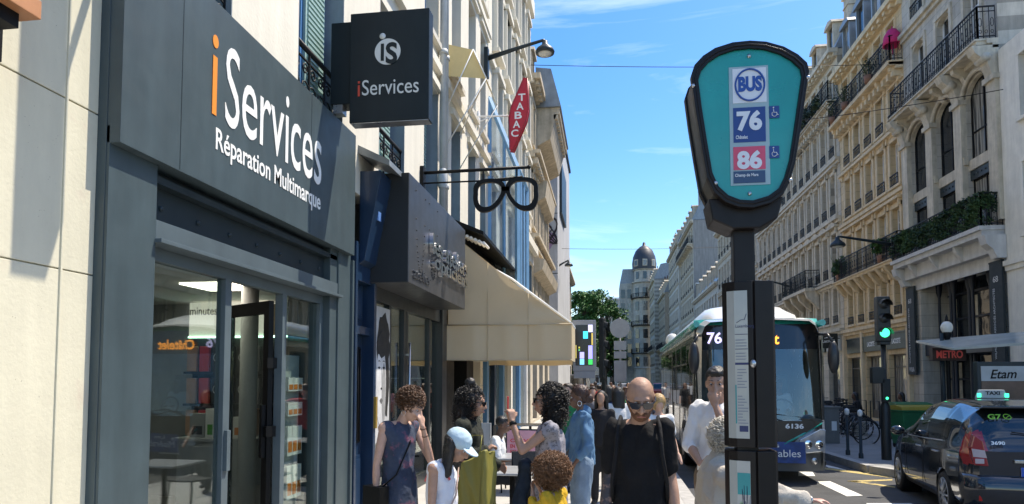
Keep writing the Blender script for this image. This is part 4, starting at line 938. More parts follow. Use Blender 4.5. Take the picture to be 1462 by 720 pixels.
# ---- projecting box sign
ps = empty('projecting_sign', 'large square dark box sign with white script projecting over the repair shop', 'sign', (0, 0, 0))
Ys = 7.05
c0, c1 = at_y(498.5, 176, Ys), at_y(613, 11, Ys)
dkbox = mat('sign_box_black', (0.011, 0.019, 0.022), 0.45, var=0.12, spec=0.25, streak=0.2)
b = MB(); b.box(c0.x, c1.x, Ys, Ys + 0.16, c0.z, c1.z); bx = b.build('box', dkbox, ps, bevel=0.008)
b = MB(); b.box(c0.x + 0.01, c1.x - 0.01, Ys + 0.01, Ys + 0.15, c0.z - 0.006, c0.z); b.build('trim', M_['steel'], ps)
e0, e1 = at_y(480, 158, Ys + 0.2), at_y(500, 43, Ys + 0.2)
b = MB(); b.box(e0.x, c0.x + 0.05, Ys + 0.04, Ys + 0.24, e0.z, e1.z); b.build('mounting_box', dkbox, ps, bevel=0.006)
b = MB(); b.box(-3.0, e0.x + 0.05, Ys + 0.08, Ys + 0.2, e0.z + 0.3, e0.z + 0.38); b.build('bracket', M_['steel'], ps); b = MB(); b.box(-3.0, e0.x + 0.05, Ys + 0.08, Ys + 0.2, e1.z - 0.4, e1.z - 0.3); b.build('bracket', M_['steel'], ps); b = MB(); b.box(e0.x + 0.03, e0.x + 0.14, Ys + 0.05, Ys + 0.16, e0.z - 0.1, e0.z); b.build('bracket', M_['steel'], ps)
rr, uu = (1, 0, 0), (0, 0, 1)
lit = mat('sign_white', (0.62, 0.64, 0.62), 0.5, var=0.03)
a0, a1 = at_y(517, 137, Ys), at_y(598, 112, Ys)
text('lettering', 'Services', lit, bx, xf((a0.x, Ys - 0.001, a0.z), rr, uu), a1.x - a0.x, 0.17, 0.004, 0.0)
a0, a1 = at_y(511, 138, Ys), at_y(515, 117, Ys)
b = MB(); b.box(a0.x, a0.x + 0.022, Ys - 0.006, Ys, a0.z, a1.z - 0.04); b.box(a0.x, a0.x + 0.022, Ys - 0.006, Ys, a1.z - 0.02, a1.z + 0.005); b.build('letter_i', mat('red_letter', (0.6, 0.06, 0.03), 0.5), bx)
a = at_y(553.5, 74, Ys); b = MB(); rad = 0.145
b.prism([(a.x + rad * math.cos(t * PI / 20), a.z + rad * math.sin(t * PI / 20)) for t in range(40)], Ys - 0.004, Ys); disc = b.build('emblem', lit, bx)
text('lettering', 'S', dkbox, disc, xf((a.x - 0.02, Ys - 0.0045, a.z - 0.14), rr, uu), 0.13, 0.24, 0.004, 0.03)
b = MB(); b.box(a.x - 0.075, a.x - 0.04, Ys - 0.008, Ys - 0.0045, a.z - 0.1, a.z + 0.09); b.build('emblem_i', dkbox, disc)
b = MB(); b.lathe([(0, 0), (0.034, 0), (0.034, 0.005), (0, 0.005)], (a.x - 0.058, Ys - 0.006, a.z + 0.175), 16, axis='y'); b.build('emblem_dot', lit, disc)

# ---- blue door
bd = empty('blue_door', 'narrow glossy blue entrance door and canopy squeezed between two shopfronts', 'door', (0, 0, 0))
B = M_['bluep']
b = MB(); b.box(-3.4, -2.96, 7.80, 7.86, 0, 3.4); b.box(-3.4, -2.96, 8.42, 8.5, 0, 3.4); b.box(-3.4, -3.0, 7.86, 8.42, 2.95, 3.4); b.box(-3.4, -3.02, 7.86, 8.42, 2.3, 2.4); b.build('door_frame', B, bd, bevel=0.004)
b = MB(); b.box(-3.2, -3.12, 7.86, 8.42, 0.02, 2.3); b.box(-3.2, -3.12, 7.86, 8.42, 2.4, 2.95)
for z0, z1 in ((0.15, 0.8), (2.5, 2.85)):
    b.box(-3.12, -3.1, 7.92, 8.36, z0, z1); b.box(-3.1, -3.085, 7.96, 8.32, z0 + 0.05, z1 - 0.05)
lf = b.build('door_leaf', B, bd, bevel=0.004)
b = MB(); b.box(-3.119, -3.1, 7.96, 8.32, 0.95, 2.15)
for k in range(5): b.cyl((-3.09, 7.99 + k * 0.075, 0.97), (-3.09, 7.99 + k * 0.075, 2.13), 0.008, n=6)
b.build('grille', M_['black'], lf)
b = MB(); b.ell((-3.05, 7.97, 0.9), (0.04, 0.05, 0.08)); b.build('handle', M_['black'], lf)
b = MB(); b.prism([(-3.0, 3.15), (-2.93, 3.2), (-2.74, 4.2), (-2.74, 4.3), (-3.0, 4.3)], 7.98, 8.42); b.build('canopy', B, bd, bevel=0.004)
b = MB(); b.prism([(-3.0, 4.5), (-2.6, 4.33), (-2.6, 4.4), (-3.0, 4.6)], 7.9, 8.46); b.build('canopy_top', M_['zinc'], bd)
a = at_x(530, 303, -2.78); b = MB(); b.box(-2.87, -2.81, 8.12, 8.22, 3.72, 3.9); o = b.build('number_plate', mat('enamel_blue', (0.12, 0.25, 0.55), 0.3), bd)
b = MB(); b.box(-3.0, -2.93, 8.43, 8.49, 1.12, 1.52); b.build('brass_plate', mat('brass', (0.5, 0.33, 0.08), 0.35, 0.6), bd)

# ---- optician shop
op = empty('optician_shop', 'dark metal optician shopfront with a big grey box fascia and chrome letters', 'shop', (0, 0, 0))
Y0, Y1 = 8.52, 12.25
XO = -2.5
f0 = at_x(583, 403, XO); f1 = at_x(583, 245, XO); print('opt', f0, f1, at_x(664, 442, XO), at_x(664, 325, XO))
Ya = f0.y; Yb = at_x(664, 400, XO).y
gunm = mat('gunmetal', (0.10, 0.105, 0.115), 0.35, 0.55, var=0.08, streak=0.2)
b = MB(); b.box(-3.4, XO, Ya, Yb, f0.z, f1.z); of = b.build('fascia', gunm, op, bevel=0.006)
dks = mat('fascia_side', (0.012, 0.015, 0.018), 0.5); b = MB(); b.box(-3.3, XO - 0.006, Ya - 0.012, Ya - 0.001, f0.z + 0.005, f1.z - 0.005); b.build('side_panel', dks, op)
b = MB()
for (yy0, yy1) in ((Ya + 0.3, Ya + 0.75), (Ya + 0.95, Ya + 1.4)):
    n = 26
    for i in range(n):
        t = i / (n - 1); yy = yy0 + (yy1 - yy0) * t; zz = f1.z - 0.15 - 1.05 * math.sin(PI * t) ** 0.5; b.ell((XO + 0.001, yy, zz), 0.012, 6)
b.build('rivets', dks, of, recalc=False)
Xc = XO + 0.05
for (s, u0, u1, v0, v1) in (("les ateliers", 617, 667, 372, 345), ("opticiens", 620, 667, 396, 372)):
    y0_, y1_ = at_x(u0, 380, Xc).y, at_x(u1, 380, Xc).y; um = (u0 + u1) / 2
    text('lettering', s, M_['chrome'], of, xf((Xc - 0.045, y0_, at_x(um, v0 + 8, Xc).z), (0, 1, 0), (0, 0, 1)), y1_ - y0_, at_x(um, v1, Xc).z - at_x(um, v0, Xc).z, 0.06, 0.02)
y0_, y1_ = at_x(589, 380, XO).y, at_x(614, 380, XO).y
text('lettering', 'atelier', gunm, of, xf((XO, y0_, at_x(600, 402, XO).z), (0, 1, 0), (0, 0, 1)), y1_ - y0_, 0.16, 0.02)
# storefront glazing
b = MB(); dkf = mat('optician_frame', (0.018, 0.022, 0.024), 0.35)
for yy in (8.54, 9.22, 9.9, 10.02, 11.3, 11.98): b.box(-3.12, -3.04, yy, yy + 0.1, 0, 3.0)
b.box(-3.12, -3.03, 8.54, 12.2, 2.78, 3.3); b.box(-3.12, -3.03, 8.54, 12.2, 0, 0.2); b.box(-3.12, -2.98, 11.98, 12.3, 0, 3.3); b.box(-3.5, -3.1, 12.3, 12.4, 0, 3.6)
b.build('window_frame', dkf, op, bevel=0.003)
for (p, q) in ((8.64, 9.22), (9.32, 9.9), (10.12, 11.3), (11.4, 11.98)):
    b = MB(); b.box(-3.09, -3.08, p, q, 0.2, 2.78); b.build('window_pane', M_['glass'], op, recalc=False)
b = MB(); b.cyl((-2.98, 10.0, 0.8), (-2.98, 10.0, 2.3), 0.018, n=8); b.box(-3.04, -2.98, 9.99, 10.01, 1.0, 1.03); b.box(-3.04, -2.98, 9.99, 10.01, 2.1, 2.13); b.build('door_handle', M_['steel'], op)
b = MB(); b.box(-6, -5.9, 9.45, 12.3, 0, 3); b.box(-6, -3.1, 12.3, 12.4, 0, 3); b.box(-6, -3.14, 9.42, 9.5, 0, 3); b.box(-6, -3.14, 9.5, 12.3, 2.95, 3.05); b.build('interior_wall', mat('interior_dark', (0.07, 0.075, 0.07), 0.7), op)
b = MB(); b.box(-6, -3.13, 9.5, 12.3, 0.001, 0.02); b.build('shop_floor', fl, op)
b = MB(); b.box(-5.0, -3.6, 9.9, 9.96, 2.8, 2.9); b.box(-4.5, -4.2, 10.8, 11.1, 2.92, 2.948); b.build('ceiling_light', lampm, op)
glm = mat('display_glass', (0.4, 0.44, 0.42), 0.15, var=0.2)
b = MB()
for z in (0.7, 1.05, 1.4, 1.75): b.box(-3.5, -3.2, 10.2, 11.2, z, z + 0.015); b.box(-3.5, -3.2, 11.42, 11.95, z, z + 0.015)
dsp = b.build('display_shelves', glm); tag(dsp, 'glass shelves of spectacles in the optician window', 'shelves')
k = 0
for zi, z in enumerate((0.715, 1.065, 1.415, 1.765)):
    for yi, yy in enumerate((10.35, 10.7, 11.05, 11.6)):
        g = MB()
        for s in (-1, 1): g.tube([(-3.25, yy + s * 0.035 + 0.03 * math.cos(t * PI / 5), z + 0.03 + 0.022 * math.sin(t * PI / 5)) for t in range(10)], 0.004, 4, closed=True)
        g.tube([(-3.25, yy - 0.07, z + 0.035), (-3.4, yy - 0.07, z + 0.03)], 0.003, 4); g.tube([(-3.25, yy + 0.07, z + 0.035), (-3.4, yy + 0.07, z + 0.03)], 0.003, 4)
        o = g.build('spectacles', M_['black']); tag(o, 'pair of dark spectacles on the %s glass shelf, %s from the left' % (rown[zi], names[yi]), 'spectacles', 'spectacles in the optician window')
# black-and-white portrait poster (flat print)
pm = bpy.data.materials.new('portrait_print'); pm.use_nodes = True
pst = MB(); px = -3.035; pyA, pyB = 8.64, 9.24
pst.box(px - 0.01, px, pyA, pyB, 0.9, 2.72)
po = pst.build('poster', mat('poster_grey', (0.5, 0.5, 0.5), 0.6, var=0.1)); tag(po, 'black and white portrait poster beside the blue door', 'poster')
def pshape(pts, m, e, nm): 
    q = MB(); q.prism(pts, px, px + e, 'x'); q.build(nm, m, po, recalc=True)
def blob(cy, cz, ry, rz, n=24, wob=0.0, sd=0):
    rg = random.Random(sd); return [(cy + ry * math.cos(2 * PI * i / n) * (1 + wob * rg.uniform(-1, 1)), cz + rz * math.sin(2 * PI * i / n) * (1 + wob * rg.uniform(-1, 1))) for i in range(n)]
pblk = mat('print_black', (0.02, 0.02, 0.02), 0.6); pgry = mat('print_grey', (0.28, 0.28, 0.28), 0.6, var=0.3, vscale=5); pwh = mat('print_skin', (0.6, 0.6, 0.6), 0.6, var=0.25, vscale=3)
pshape(blob(8.98, 2.22, 0.25, 0.42, 34, 0.1, 2), pblk, 0.002, 'hair_print'); pshape(blob(9.12, 1.75, 0.1, 0.5, 26, 0.12, 6), pblk, 0.0025, 'hair_print')
pshape(blob(8.9, 1.66, 0.19, 0.56), pwh, 0.004, 'face_print'); pshape(blob(9.0, 1.55, 0.08, 0.42), pgry, 0.0045, 'shade_print')
pshape(blob(8.93, 2.2, 0.2, 0.16, 26, 0.15, 4), pblk, 0.006, 'hair_print')
for cy_ in (8.81, 8.99):
    pshape([(cy_ - .05, 1.9), (cy_, 1.915), (cy_ + .05, 1.9), (cy_, 1.88)], pblk, 0.007, 'feature_print'); pshape([(cy_ - .055, 1.98), (cy_, 2.0), (cy_ + .055, 1.975), (cy_, 1.985)], pblk, 0.007, 'feature_print')
pshape([(8.87, 1.62), (8.9, 1.6), (8.94, 1.615), (8.905, 1.635)], pblk, 0.0065, 'nose_print'); pshape([(8.9, 1.9), (8.915, 1.9), (8.935, 1.65), (8.92, 1.64)], pgry, 0.0065, 'nose_print')
pshape([(8.84, 1.46), (8.89, 1.49), (8.905, 1.48), (8.92, 1.49), (8.97, 1.455), (8.905, 1.41)], mat('print_lip', (0.12, 0.12, 0.12), 0.6), 0.007, 'feature_print')

# ---- giant spectacles sign
sg = empty('spectacles_sign', 'giant black spectacles hanging from a double rod over the pavement', 'sign', (0, 0, 0))
Yg = 10.6
L0, L1 = at_y(612, 247, Yg), at_y(755, 241, Yg)
b = MB(); b.tube([(-3.0, Yg, L0.z + 0.0), (L1.x, Yg, L0.z + 0.02)], 0.026, 10); b.tube([(-3.0, Yg, L0.z - 0.17), ((L0.x + L1.x) / 2, Yg, L0.z - 0.17), (L1.x - 0.1, Yg, L0.z - 0.13)], 0.014, 8)
b.ell((L1.x, Yg, L0.z + 0.02), 0.035, 10); b.box(-3.0, -2.94, Yg - 0.07, Yg + 0.07, L0.z - 0.28, L0.z + 0.1)
for uu_ in (690, 738):
    xx = at_y(uu_, 250, Yg).x; b.box(xx - 0.012, xx + 0.012, Yg - 0.012, Yg + 0.012, L0.z - 0.2, L0.z)
b.build('rod', M_['black'], sg)
def rim(cx_, cz_, sx):
    n = 48; outr = []
    for i in range(n):
        t = 2 * PI * i / n; c_, s_ = math.cos(t), math.sin(t)
        x = 0.225 * (abs(c_) ** 0.85) * (1 if c_ > 0 else -1) * (1 + 0.12 * s_) + sx * 0.07 * min(0, s_); z = 0.27 * s_ if s_ < 0 else 0.2 * s_ ** 0.75
        outr.append((cx_ + x, cz_ + z))
    vs = []; fs = []
    for (s1, yy) in ((1.15, -0.03), (0.85, -0.03), (0.85, 0.03), (1.15, 0.03)):
        for (x, z) in outr: vs.append((cx_ + (x - cx_) * s1, Yg + yy, cz_ + (z - cz_) * s1))
    for a_ in range(4):
        for i in range(n): fs.append((a_ * n + i, a_ * n + (i + 1) % n, ((a_ + 1) % 4) * n + (i + 1) % n, ((a_ + 1) % 4) * n + i))
    m = MB(); m.add(vs, fs, False); m.build('rim', M_['black'], sg)
ca, cb = at_y(698, 276, Yg), at_y(746, 274, Yg)
ca, cb = at_y(699, 276, Yg), at_y(745, 276, Yg)
rim(ca.x, ca.z, 1); rim(cb.x, ca.z, -1)
mid = (ca.x + cb.x) / 2
b = MB(); b.box(mid - 0.06, mid + 0.06, Yg - 0.03, Yg + 0.03, ca.z + 0.02, ca.z + 0.09); b.tube([(ca.x, Yg, ca.z + 0.22), (mid, Yg, ca.z + 0.2), (cb.x, Yg, ca.z + 0.22)], 0.016, 8)
b.build('bridge', M_['black'], sg)

# ---- tabac sign
tb = empty('tabac_sign', 'tall red diamond tobacconist sign on a white bracket high on the facade', 'sign', (0, 0, 0))
Yt = 15.2
pts = [at_y(u, v, Yt) for (u, v) in ((750, 115), (754, 128), (752, 170), (733, 215), (729, 212), (727, 170))]
t0, t1 = at_y(751, 114, Yt), at_y(731, 216, Yt); dvec = (t1 - t0); L_ = dvec.length; dn = dvec.normalized(); rt = Vector((dn.z, 0, -dn.x)) * -1
M0 = Matrix(((rt.x, 0, dn.x, t0.x), (0, 1, 0, Yt), (rt.z, 0, dn.z, t0.z), (0, 0, 0, 1)))
# slightly narrowed diamond in local (x across, z down the axis)
b = MB(M0); dia = [(-0.04, 0), (0.04, 0), (0.2, L_ * 0.42), (0.2, L_ * 0.56), (0.04, L_), (-0.04, L_), (-0.2, L_ * 0.56), (-0.2, L_ * 0.42)]
b.prism(dia, -0.09, 0.09); tbo = b.build('panel', mat('tabac_red', (0.5, 0.012, 0.03), 0.4, var=0.06, bump=0.2, bscale=120), tb, bevel=0.01)
b = MB(M0)
ring = [(x * 1.02, -0.09, z) for (x, z) in dia]; b.tube(ring, 0.014, 6, closed=True); ring = [(x * 1.02, 0.09, z) for (x, z) in dia]; b.tube(ring, 0.014, 6, closed=True); b.build('rim', mat('tabac_rim', (0.35, 0.02, 0.03), 0.4), tb, recalc=False)
for i, ch in enumerate('TABAC'):
    c = t0 + dn * (L_ * (0.27 + i * 0.125))
    text('lettering', ch, M_['letter'], tbo, xf((c.x - 0.085 * rt.x * (1 if rt.x > 0 else -1) - 0.0, Yt - 0.092, c.z - 0.085), (1, 0, 0.0), (0, 0, 1)), 0.17, 0.17, 0.004, 0.02)
zc = (t0.z + t1.z) / 2
b = MB(); b.tube([(-3.0, Yt + 0.05, zc + 0.05), (t1.x + 0.05, Yt + 0.05, zc + 0.02)], 0.022, 8); b.tube([(-3.0, Yt + 0.05, zc - 0.1), (-2.7, Yt + 0.05, zc + 0.03)], 0.015, 6); b.box(-3.0, -2.96, Yt - 0.05, Yt + 0.15, zc - 0.2, zc + 0.15)
b.build('bracket', M_['white'], tb)

# ---- tabac cafe building: blue oriel, ribbon windows
cb_ = empty('cafe_building', 'white building with pale blue glazed bay and a ribbon of first floor windows', 'building', (0, 0, 0))
b = MB(); b.box(-9, -3.0, 16.62, 25.2, 2.9, 3.6); b.box(-9, -3.0, 16.62, 25.2, 6.35, 16.5); b.box(-9, -3.25, 16.62, 25.2, 3.6, 6.35)
for k in range(4): b.box(-3.0, -2.9, 16.62, 25.2, 7.4 + k * 2.6, 7.55 + k * 2.6)
b.box(-3.0, -2.75, 16.6, 25.25, 15.9, 16.5); b.box(-3.0, -2.62, 18.6, 25.2, 6.45, 6.75); b.box(-3.0, -2.8, 18.6, 25.2, 6.1, 6.45)
b.build('wall', plaster, cb_, recalc=False)
for fl_ in range(3):
    for i in range(5):
        y = 17.3 + i * 1.65; z = 8.0 + fl_ * 2.7
        b = MB(); b.box(-3.0, -2.985, y, y + 0.8, z, z + 1.8); w_ = b.build('window', M_['wg'], cb_, recalc=False)
        b = MB(); b.box(-3.0, -2.86, y - 0.1, y, z - 0.1, z + 1.9); b.box(-3.0, -2.86, y + 0.8, y + 0.9, z - 0.1, z + 1.9); b.box(-3.0, -2.8, y - 0.14, y + 0.94, z + 1.9, z + 2.05); b.box(-3.0, -2.8, y - 0.14, y + 0.94, z - 0.2, z - 0.1); b.build('frame', plaster, w_, recalc=False)
rib = MB()
for i in range(9): rib.box(-3.0, -2.88, 18.7 + i * 0.8, 18.78 + i * 0.8, 3.7, 6.1)
rib.box(-3.0, -2.9, 18.7, 25.15, 3.6, 3.7)
rib.build('mullions', mat('grey_blue_frame', (0.1, 0.14, 0.17), 0.4), cb_, recalc=False)
skyg = mat('sky_glass', (0.55, 0.66, 0.75), 0.06, 0.75, var=0.1, spec=1.0)
b = MB(); b.box(-3.05, -2.98, 18.7, 25.15, 3.7, 6.1); b.build('ribbon_window', skyg, cb_, recalc=False)
# bay: sloping blue frame, glass sides
bay = MB(); by0, by1 = 16.68, 18.55
prof = [(-3.0, 3.7), (-2.25, 3.7), (-2.25, 7.1), (-3.0, 9.0)]
def barp(p, q, r_=0.07): bay.tube([(p[0], p[2], p[1]), (q[0], q[2], q[1])], r_, 4, sm=False)
for yy in (by0, by1):
    for (p, q) in zip(prof, prof[1:] + prof[:1]): barp((*p, yy), (*q, yy))
barp((-2.6, 3.7, by0), (-2.6, 8.0, by0), 0.04)
for p in prof: barp((*p, by0), (*p, by1))
for k in (1, 2): barp((-2.25, 3.7, by0 + k * 0.62), (-2.25, 7.1, by0 + k * 0.62), 0.04)
bay.build('bay_frame', mat('bay_blue', (0.2, 0.4, 0.6), 0.4, var=0.1), cb_, recalc=False)
b = MB(); b.prism([(-2.99, 3.72), (-2.27, 3.72), (-2.27, 7.08), (-2.99, 8.95)], by0 + 0.02, by1 - 0.02); b.build('bay_glass', skyg, cb_)

# ---- cafe ground floor
cf = empty('cafe_shopfront', 'cafe front of white, blue and glass panels under the cream awnings', 'shopfront', (0, 0, 0))
b = MB(); b.box(-9, -3.6, 12.42, 25.2, 2.2, 2.95); b.box(-9, -4.2, 12.42, 12.6, 0, 3); b.build('wall', mat('cafe_dark', (0.02, 0.02, 0.022), 0.6), cf, recalc=False)
b = MB(); b.box(-3.4, -3.1, 12.42, 16.6, 2.9, 4.0); b.build('header', M_['black'], cf, recalc=False)
b = MB()
for yy in (12.7, 14.6): b.box(-3.4, -3.1, yy, yy + 0.7, 0, 3)
b.build('black_pillar', M_['black'], cf, recalc=False)
b = MB(); b.box(-3.3, -3.0, 15.6, 15.9, 0, 3.0)
for z in range(8): b.box(-3.3, -2.99, 15.59, 15.91, 0.4 * z, 0.4 * z + 0.385)
b.build('stone_pillar', plaster, cf, recalc=False)
for i, (yy, m) in enumerate(((16.4, 'lblue'), (17.5, 'bluep'), (18.9, 'lblue'), (20.5, 'white'), (22.4, 'lblue'), (24.4, 'white'))):
    b = MB(); b.box(-3.2, -2.98, yy, yy + 0.28, 0, 3.0); b.build('pillar', M_[m], cf, recalc=False)
b = MB(); b.box(-3.15, -3.1, 15.9, 25.2, 0.1, 2.95); b.build('glazing', mat('cafe_glazing', (0.1, 0.13, 0.13), 0.06, var=0.5, vscale=0.8, spec=0.9), cf, recalc=False)
# ---- awning
cream = mat('awning_cloth', (0.72, 0.61, 0.42), 0.85, var=0.05, vscale=1.2, bump=0.12, bscale=8, dirt=((0.46, 0.4, 0.28), 0.9, 0.6))
_t = cream.node_tree; _tr = _t.nodes.new("ShaderNodeBsdfTranslucent"); _tr.inputs[0].default_value = (0.6, 0.46, 0.27, 1); _mx = _t.nodes.new("ShaderNodeMixShader"); _mx.inputs[0].default_value = 0.3
_o = _t.nodes['Material Output']; _t.links.new(_t.nodes['Principled BSDF'].outputs[0], _mx.inputs[1]); _t.links.new(_tr.outputs[0], _mx.inputs[2]); _t.links.new(_mx.outputs[0], _o.inputs[0])
def awning(label, ya, yb, xi, xo, zt, zv, zb, nseg=8):
    root = empty('cafe_awning', label, 'awning', (0, 0, 0), 0, 'cream awnings over the cafe')
    b = MB(); n = 24
    # sagging sloped top
    for j in range(nseg):
        for i in range(n):
            def P(a, c):
                x = xi + (xo - xi) * a; y = ya + (yb - ya) * c; z = zt + (zv - zt) * a - 0.05 * math.sin(PI * a) - 0.015 * math.sin(c * nseg * PI) ** 2
                return (x, y, z)
            b.add([P(i / n, j / nseg), P((i + 1) / n, j / nseg), P((i + 1) / n, (j + 1) / nseg), P(i / n, (j + 1) / nseg)], [(0, 1, 2, 3)], True)
    b.build('canopy', cream, root)
    # side cheeks
    for k, yy in enumerate((ya, yb)):
        s = MB(); m = 14
        for i in range(m):
            for q in range(6):
                def P(a, c):
                    x = xi + (xo - xi) * a; top = zt + (zv - zt) * a - 0.05 * math.sin(PI * a) - 0.004; z = top + (zv - top) * c
                    return (x, yy + 0.03 * math.sin(a * 9 + c * 5) * math.sin(PI * a) + 0.012 * math.sin(a * 23 - c * 9) * (1 - c), z)
                s.add([P(i / m, q / 6), P((i + 1) / m, q / 6), P((i + 1) / m, (q + 1) / 6), P(i / m, (q + 1) / 6)], [(0, 1, 2, 3)], True)
        s.build('side_cheek', cream, root)
        v = MB()
        for i in range(20):
            def P(a, z): return (xi - 0.02 + (xo + 0.02 - xi + 0.02) * a, yy + (-0.015 if k == 0 else 0.015) + 0.016 * math.sin(a * 22) + 0.01 * math.sin(a * 47), z + (0.012 * math.sin(a * 16) if z < zv - 0.1 else 0))
            v.add([P(i / 20, zv - 0.02), P((i + 1) / 20, zv - 0.02), P((i + 1) / 20, zb), P(i / 20, zb)], [(0, 1, 2, 3)], True)
        v.build('valance', cream, root)
    sm_ = MB()
    for q_ in (0.33, 0.66): sm_.tube([(xi + (xo - xi) * q_, ya - 0.02, zt + (zv - zt) * q_ - 0.05 * math.sin(PI * q_)), (xi + (xo - xi) * q_, ya - 0.012, zv), (xi + (xo - xi) * q_, ya - 0.035, zb)], 0.006, 4)
    sm_.tube([(xi - 0.02, ya - 0.025, zv - 0.01), (xo + 0.02, ya - 0.025, zv - 0.01)], 0.012, 5); sm_.tube([(xi - 0.02, ya - 0.03, zb + 0.01), (xo + 0.02, ya - 0.03, zb + 0.01)], 0.008, 5)
    sm_.build('seam', cream, root, recalc=False)
    v = MB()
    for i in range(40):
        def P(a, z): return (xo + 0.015 + 0.014 * math.sin(a * 60), ya + (yb - ya) * a, z)
        v.add([P(i / 40, zv - 0.01), P((i + 1) / 40, zv - 0.01), P((i + 1) / 40, zb), P(i / 40, zb)], [(0, 1, 2, 3)], True)
    v.build('valance', cream, root)
    f = MB(); f.tube([(xo, ya, zv), (xo, yb, zv)], 0.03, 8); f.tube([(xi, ya + 0.05, zt), (xi, yb - 0.05, zt)], 0.06, 8)
    for yy in (ya + 0.3, yb - 0.3): f.tube([(xi, yy, zt - 0.25), ((xi + xo) / 2, yy + 0.1, zt - 0.9), (xo, yy, zv + 0.02)], 0.025, 6)
    for k in range(9): f.tube([(xi + 0.04 + k * 0.08, ya - 0.01, zt + 0.02 - k * 0.045 * (zt - zv) / (xo - xi)), (xi + 0.04 + k * 0.08, ya + 0.5, zt + 0.02 - k * 0.045 * (zt - zv) / (xo - xi))], 0.028, 6)
    f.build('frame', M_['white'], root, recalc=False)
    return root
Yw = 12.45
q = at_y(815, 448, Yw); print('awn', q, at_y(815, 513, Yw), at_y(675, 330, Yw), at_y(637, 513, Yw))
awning('cream awning over the first cafe tables, nearest of the two', Yw, 16.6, at_y(640, 400, Yw).x, q.x, at_y(668, 328, Yw).z, at_y(815, 462, Yw).z, at_y(815, 515, Yw).z)
awning('cream awning further along the cafe front, mostly behind the first', 16.9, 20.5, -3.0, -1.15, 3.7, 2.75, 2.22)
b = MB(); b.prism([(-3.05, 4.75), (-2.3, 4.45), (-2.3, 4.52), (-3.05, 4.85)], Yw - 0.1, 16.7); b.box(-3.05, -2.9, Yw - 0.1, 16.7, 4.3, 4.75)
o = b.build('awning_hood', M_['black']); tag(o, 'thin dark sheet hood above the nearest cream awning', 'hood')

st_warm = mat('stone_warm_trim', (0.55, 0.47, 0.35), 0.85, var=0.2, streak=0.35)
# ---- classical building with a pediment, then the blind grey gable
facade('classical_building', 'ornate stone building with a projecting slate topped bay beyond the cafe', (-2.95, 33.4, 0), -PI / 2, 8.1, [
    dict(z=0, h=4.0, n=3, ww=1.6, wh=2.8, sill=0.1, style='shop', surround=0, frame=M_['black']),
    dict(z=4.0, h=3.4, n=5, ww=0.8, wh=2.2, sill=0.4, hood='flat', string=0.35, surround=0.2),
    dict(z=7.4, h=3.3, n=5, ww=0.8, wh=2.1, sill=0.4, hood='flat', string=0.35, surround=0.2),
    dict(z=10.7, h=3.0, n=5, ww=0.8, wh=1.8, sill=0.4, string=0.4, dent=0.3, surround=0.2)], mat('stone_warm', (0.58, 0.52, 0.42), 0.85, var=0.15, streak=0.3), st_warm, D=9, roof=('zinc', 1.9, 2))
b = MB(); b.prism([(-2.95, 11.6), (-2.35, 11.9), (-2.1, 12.9), (-1.95, 13.0), (-1.95, 13.25), (-2.95, 13.25)], 27.5, 32.6)
for k in range(12): b.box(-2.2, -2.02, 27.5 + k * 0.43, 27.7 + k * 0.43, 12.75, 12.95)
b.prism([(-2.95, 9.3), (-2.6, 9.5), (-2.5, 10.2), (-2.95, 10.3)], 27.8, 32.0)
b.prism([(-2.95, 5.9), (-2.55, 6.1), (-2.45, 6.5), (-2.95, 6.6)], 26.0, 33.0)
o = b.build('cornice_bay', st_warm); tag(o, 'heavy carved stone cornice jutting over the pavement beyond the cafe', 'cornice')
b = MB(); b.prism([(-2.95, 13.252), (-1.88, 13.252), (-2.3, 14.9), (-2.95, 15.0)], 27.4, 32.7); o2_ = b.build('slate_top', M_['zinc'], o)
gw = MB(); gl_ = at_y(770, 300, 36.5); gr = at_y(796, 300, 36.5); gt = at_y(790, 157, 36.5)
gw.box(-12, gr.x, 36.5, 48, 0, gt.z)
gbl = mat('gable_grey', (0.5, 0.51, 0.52), 0.9, var=0.1, vscale=0.4, streak=0.25, dirt=((0.42, 0.43, 0.45), 0.4, 0.58))
g_ = gw.build('gable_building', gbl); tag(g_, 'tall building with a blind pale grey end wall and purple graffiti', 'building')
b = MB(); b.box(-12.1, gr.x + 0.12, 36.4, 48.1, gt.z, gt.z + 0.2); b.box(gr.x, gr.x + 0.15, 38, 42, gt.z - 5.5, gt.z - 2.5)
for z in (4.2, 7.6, 11.0, 14.4): b.box(-12.0, gr.x + 0.006, 36.494, 36.5, z, z + 0.04)
b.build('coping', M_['anth2'], g_)
gf = MB(); rng = random.Random(9); c = at_y(781, 332, 36.45)
for k in range(6):
    a0 = rng.uniform(0, 6.28); pts = []
    for t in range(14): pts.append((c.x + 0.15 + (0.42 * math.sin(a0 + t * 0.55 + k)) , 36.49, c.z + 0.1 + 0.75 * math.cos(a0 * 1.7 + t * 0.42)))
    gf.tube(pts, 0.035, 4)
gf.build('graffiti', mat('graffiti_black', (0.03, 0.025, 0.035), 0.7), g_, recalc=False)
gf = MB(); gf.prism(blob(c.x + 0.0, c.z - 0.4, 0.38, 0.5, 20, 0.3, 5), 36.492, 36.498); gf.build('graffiti', mat('graffiti_violet', (0.3, 0.2, 0.33), 0.7), g_)
for i, (yy, hh, xx) in enumerate(((48.0, 11, -3.4),)):
    facade('left_far_building', 'pale low building closing the left row beyond the blind grey wall', (xx, yy + 14, 0), -PI / 2, 14, [dict(z=0, h=4, n=4, ww=2, wh=2.8, sill=.1, style='shop', surround=0), dict(z=4, h=3.4, n=6, ww=.9, wh=2, sill=.5), dict(z=7.4, h=3.4, n=6, ww=.9, wh=2, sill=.5)], st_cream, st_trim, D=9, roof=('zinc', 2, 3))

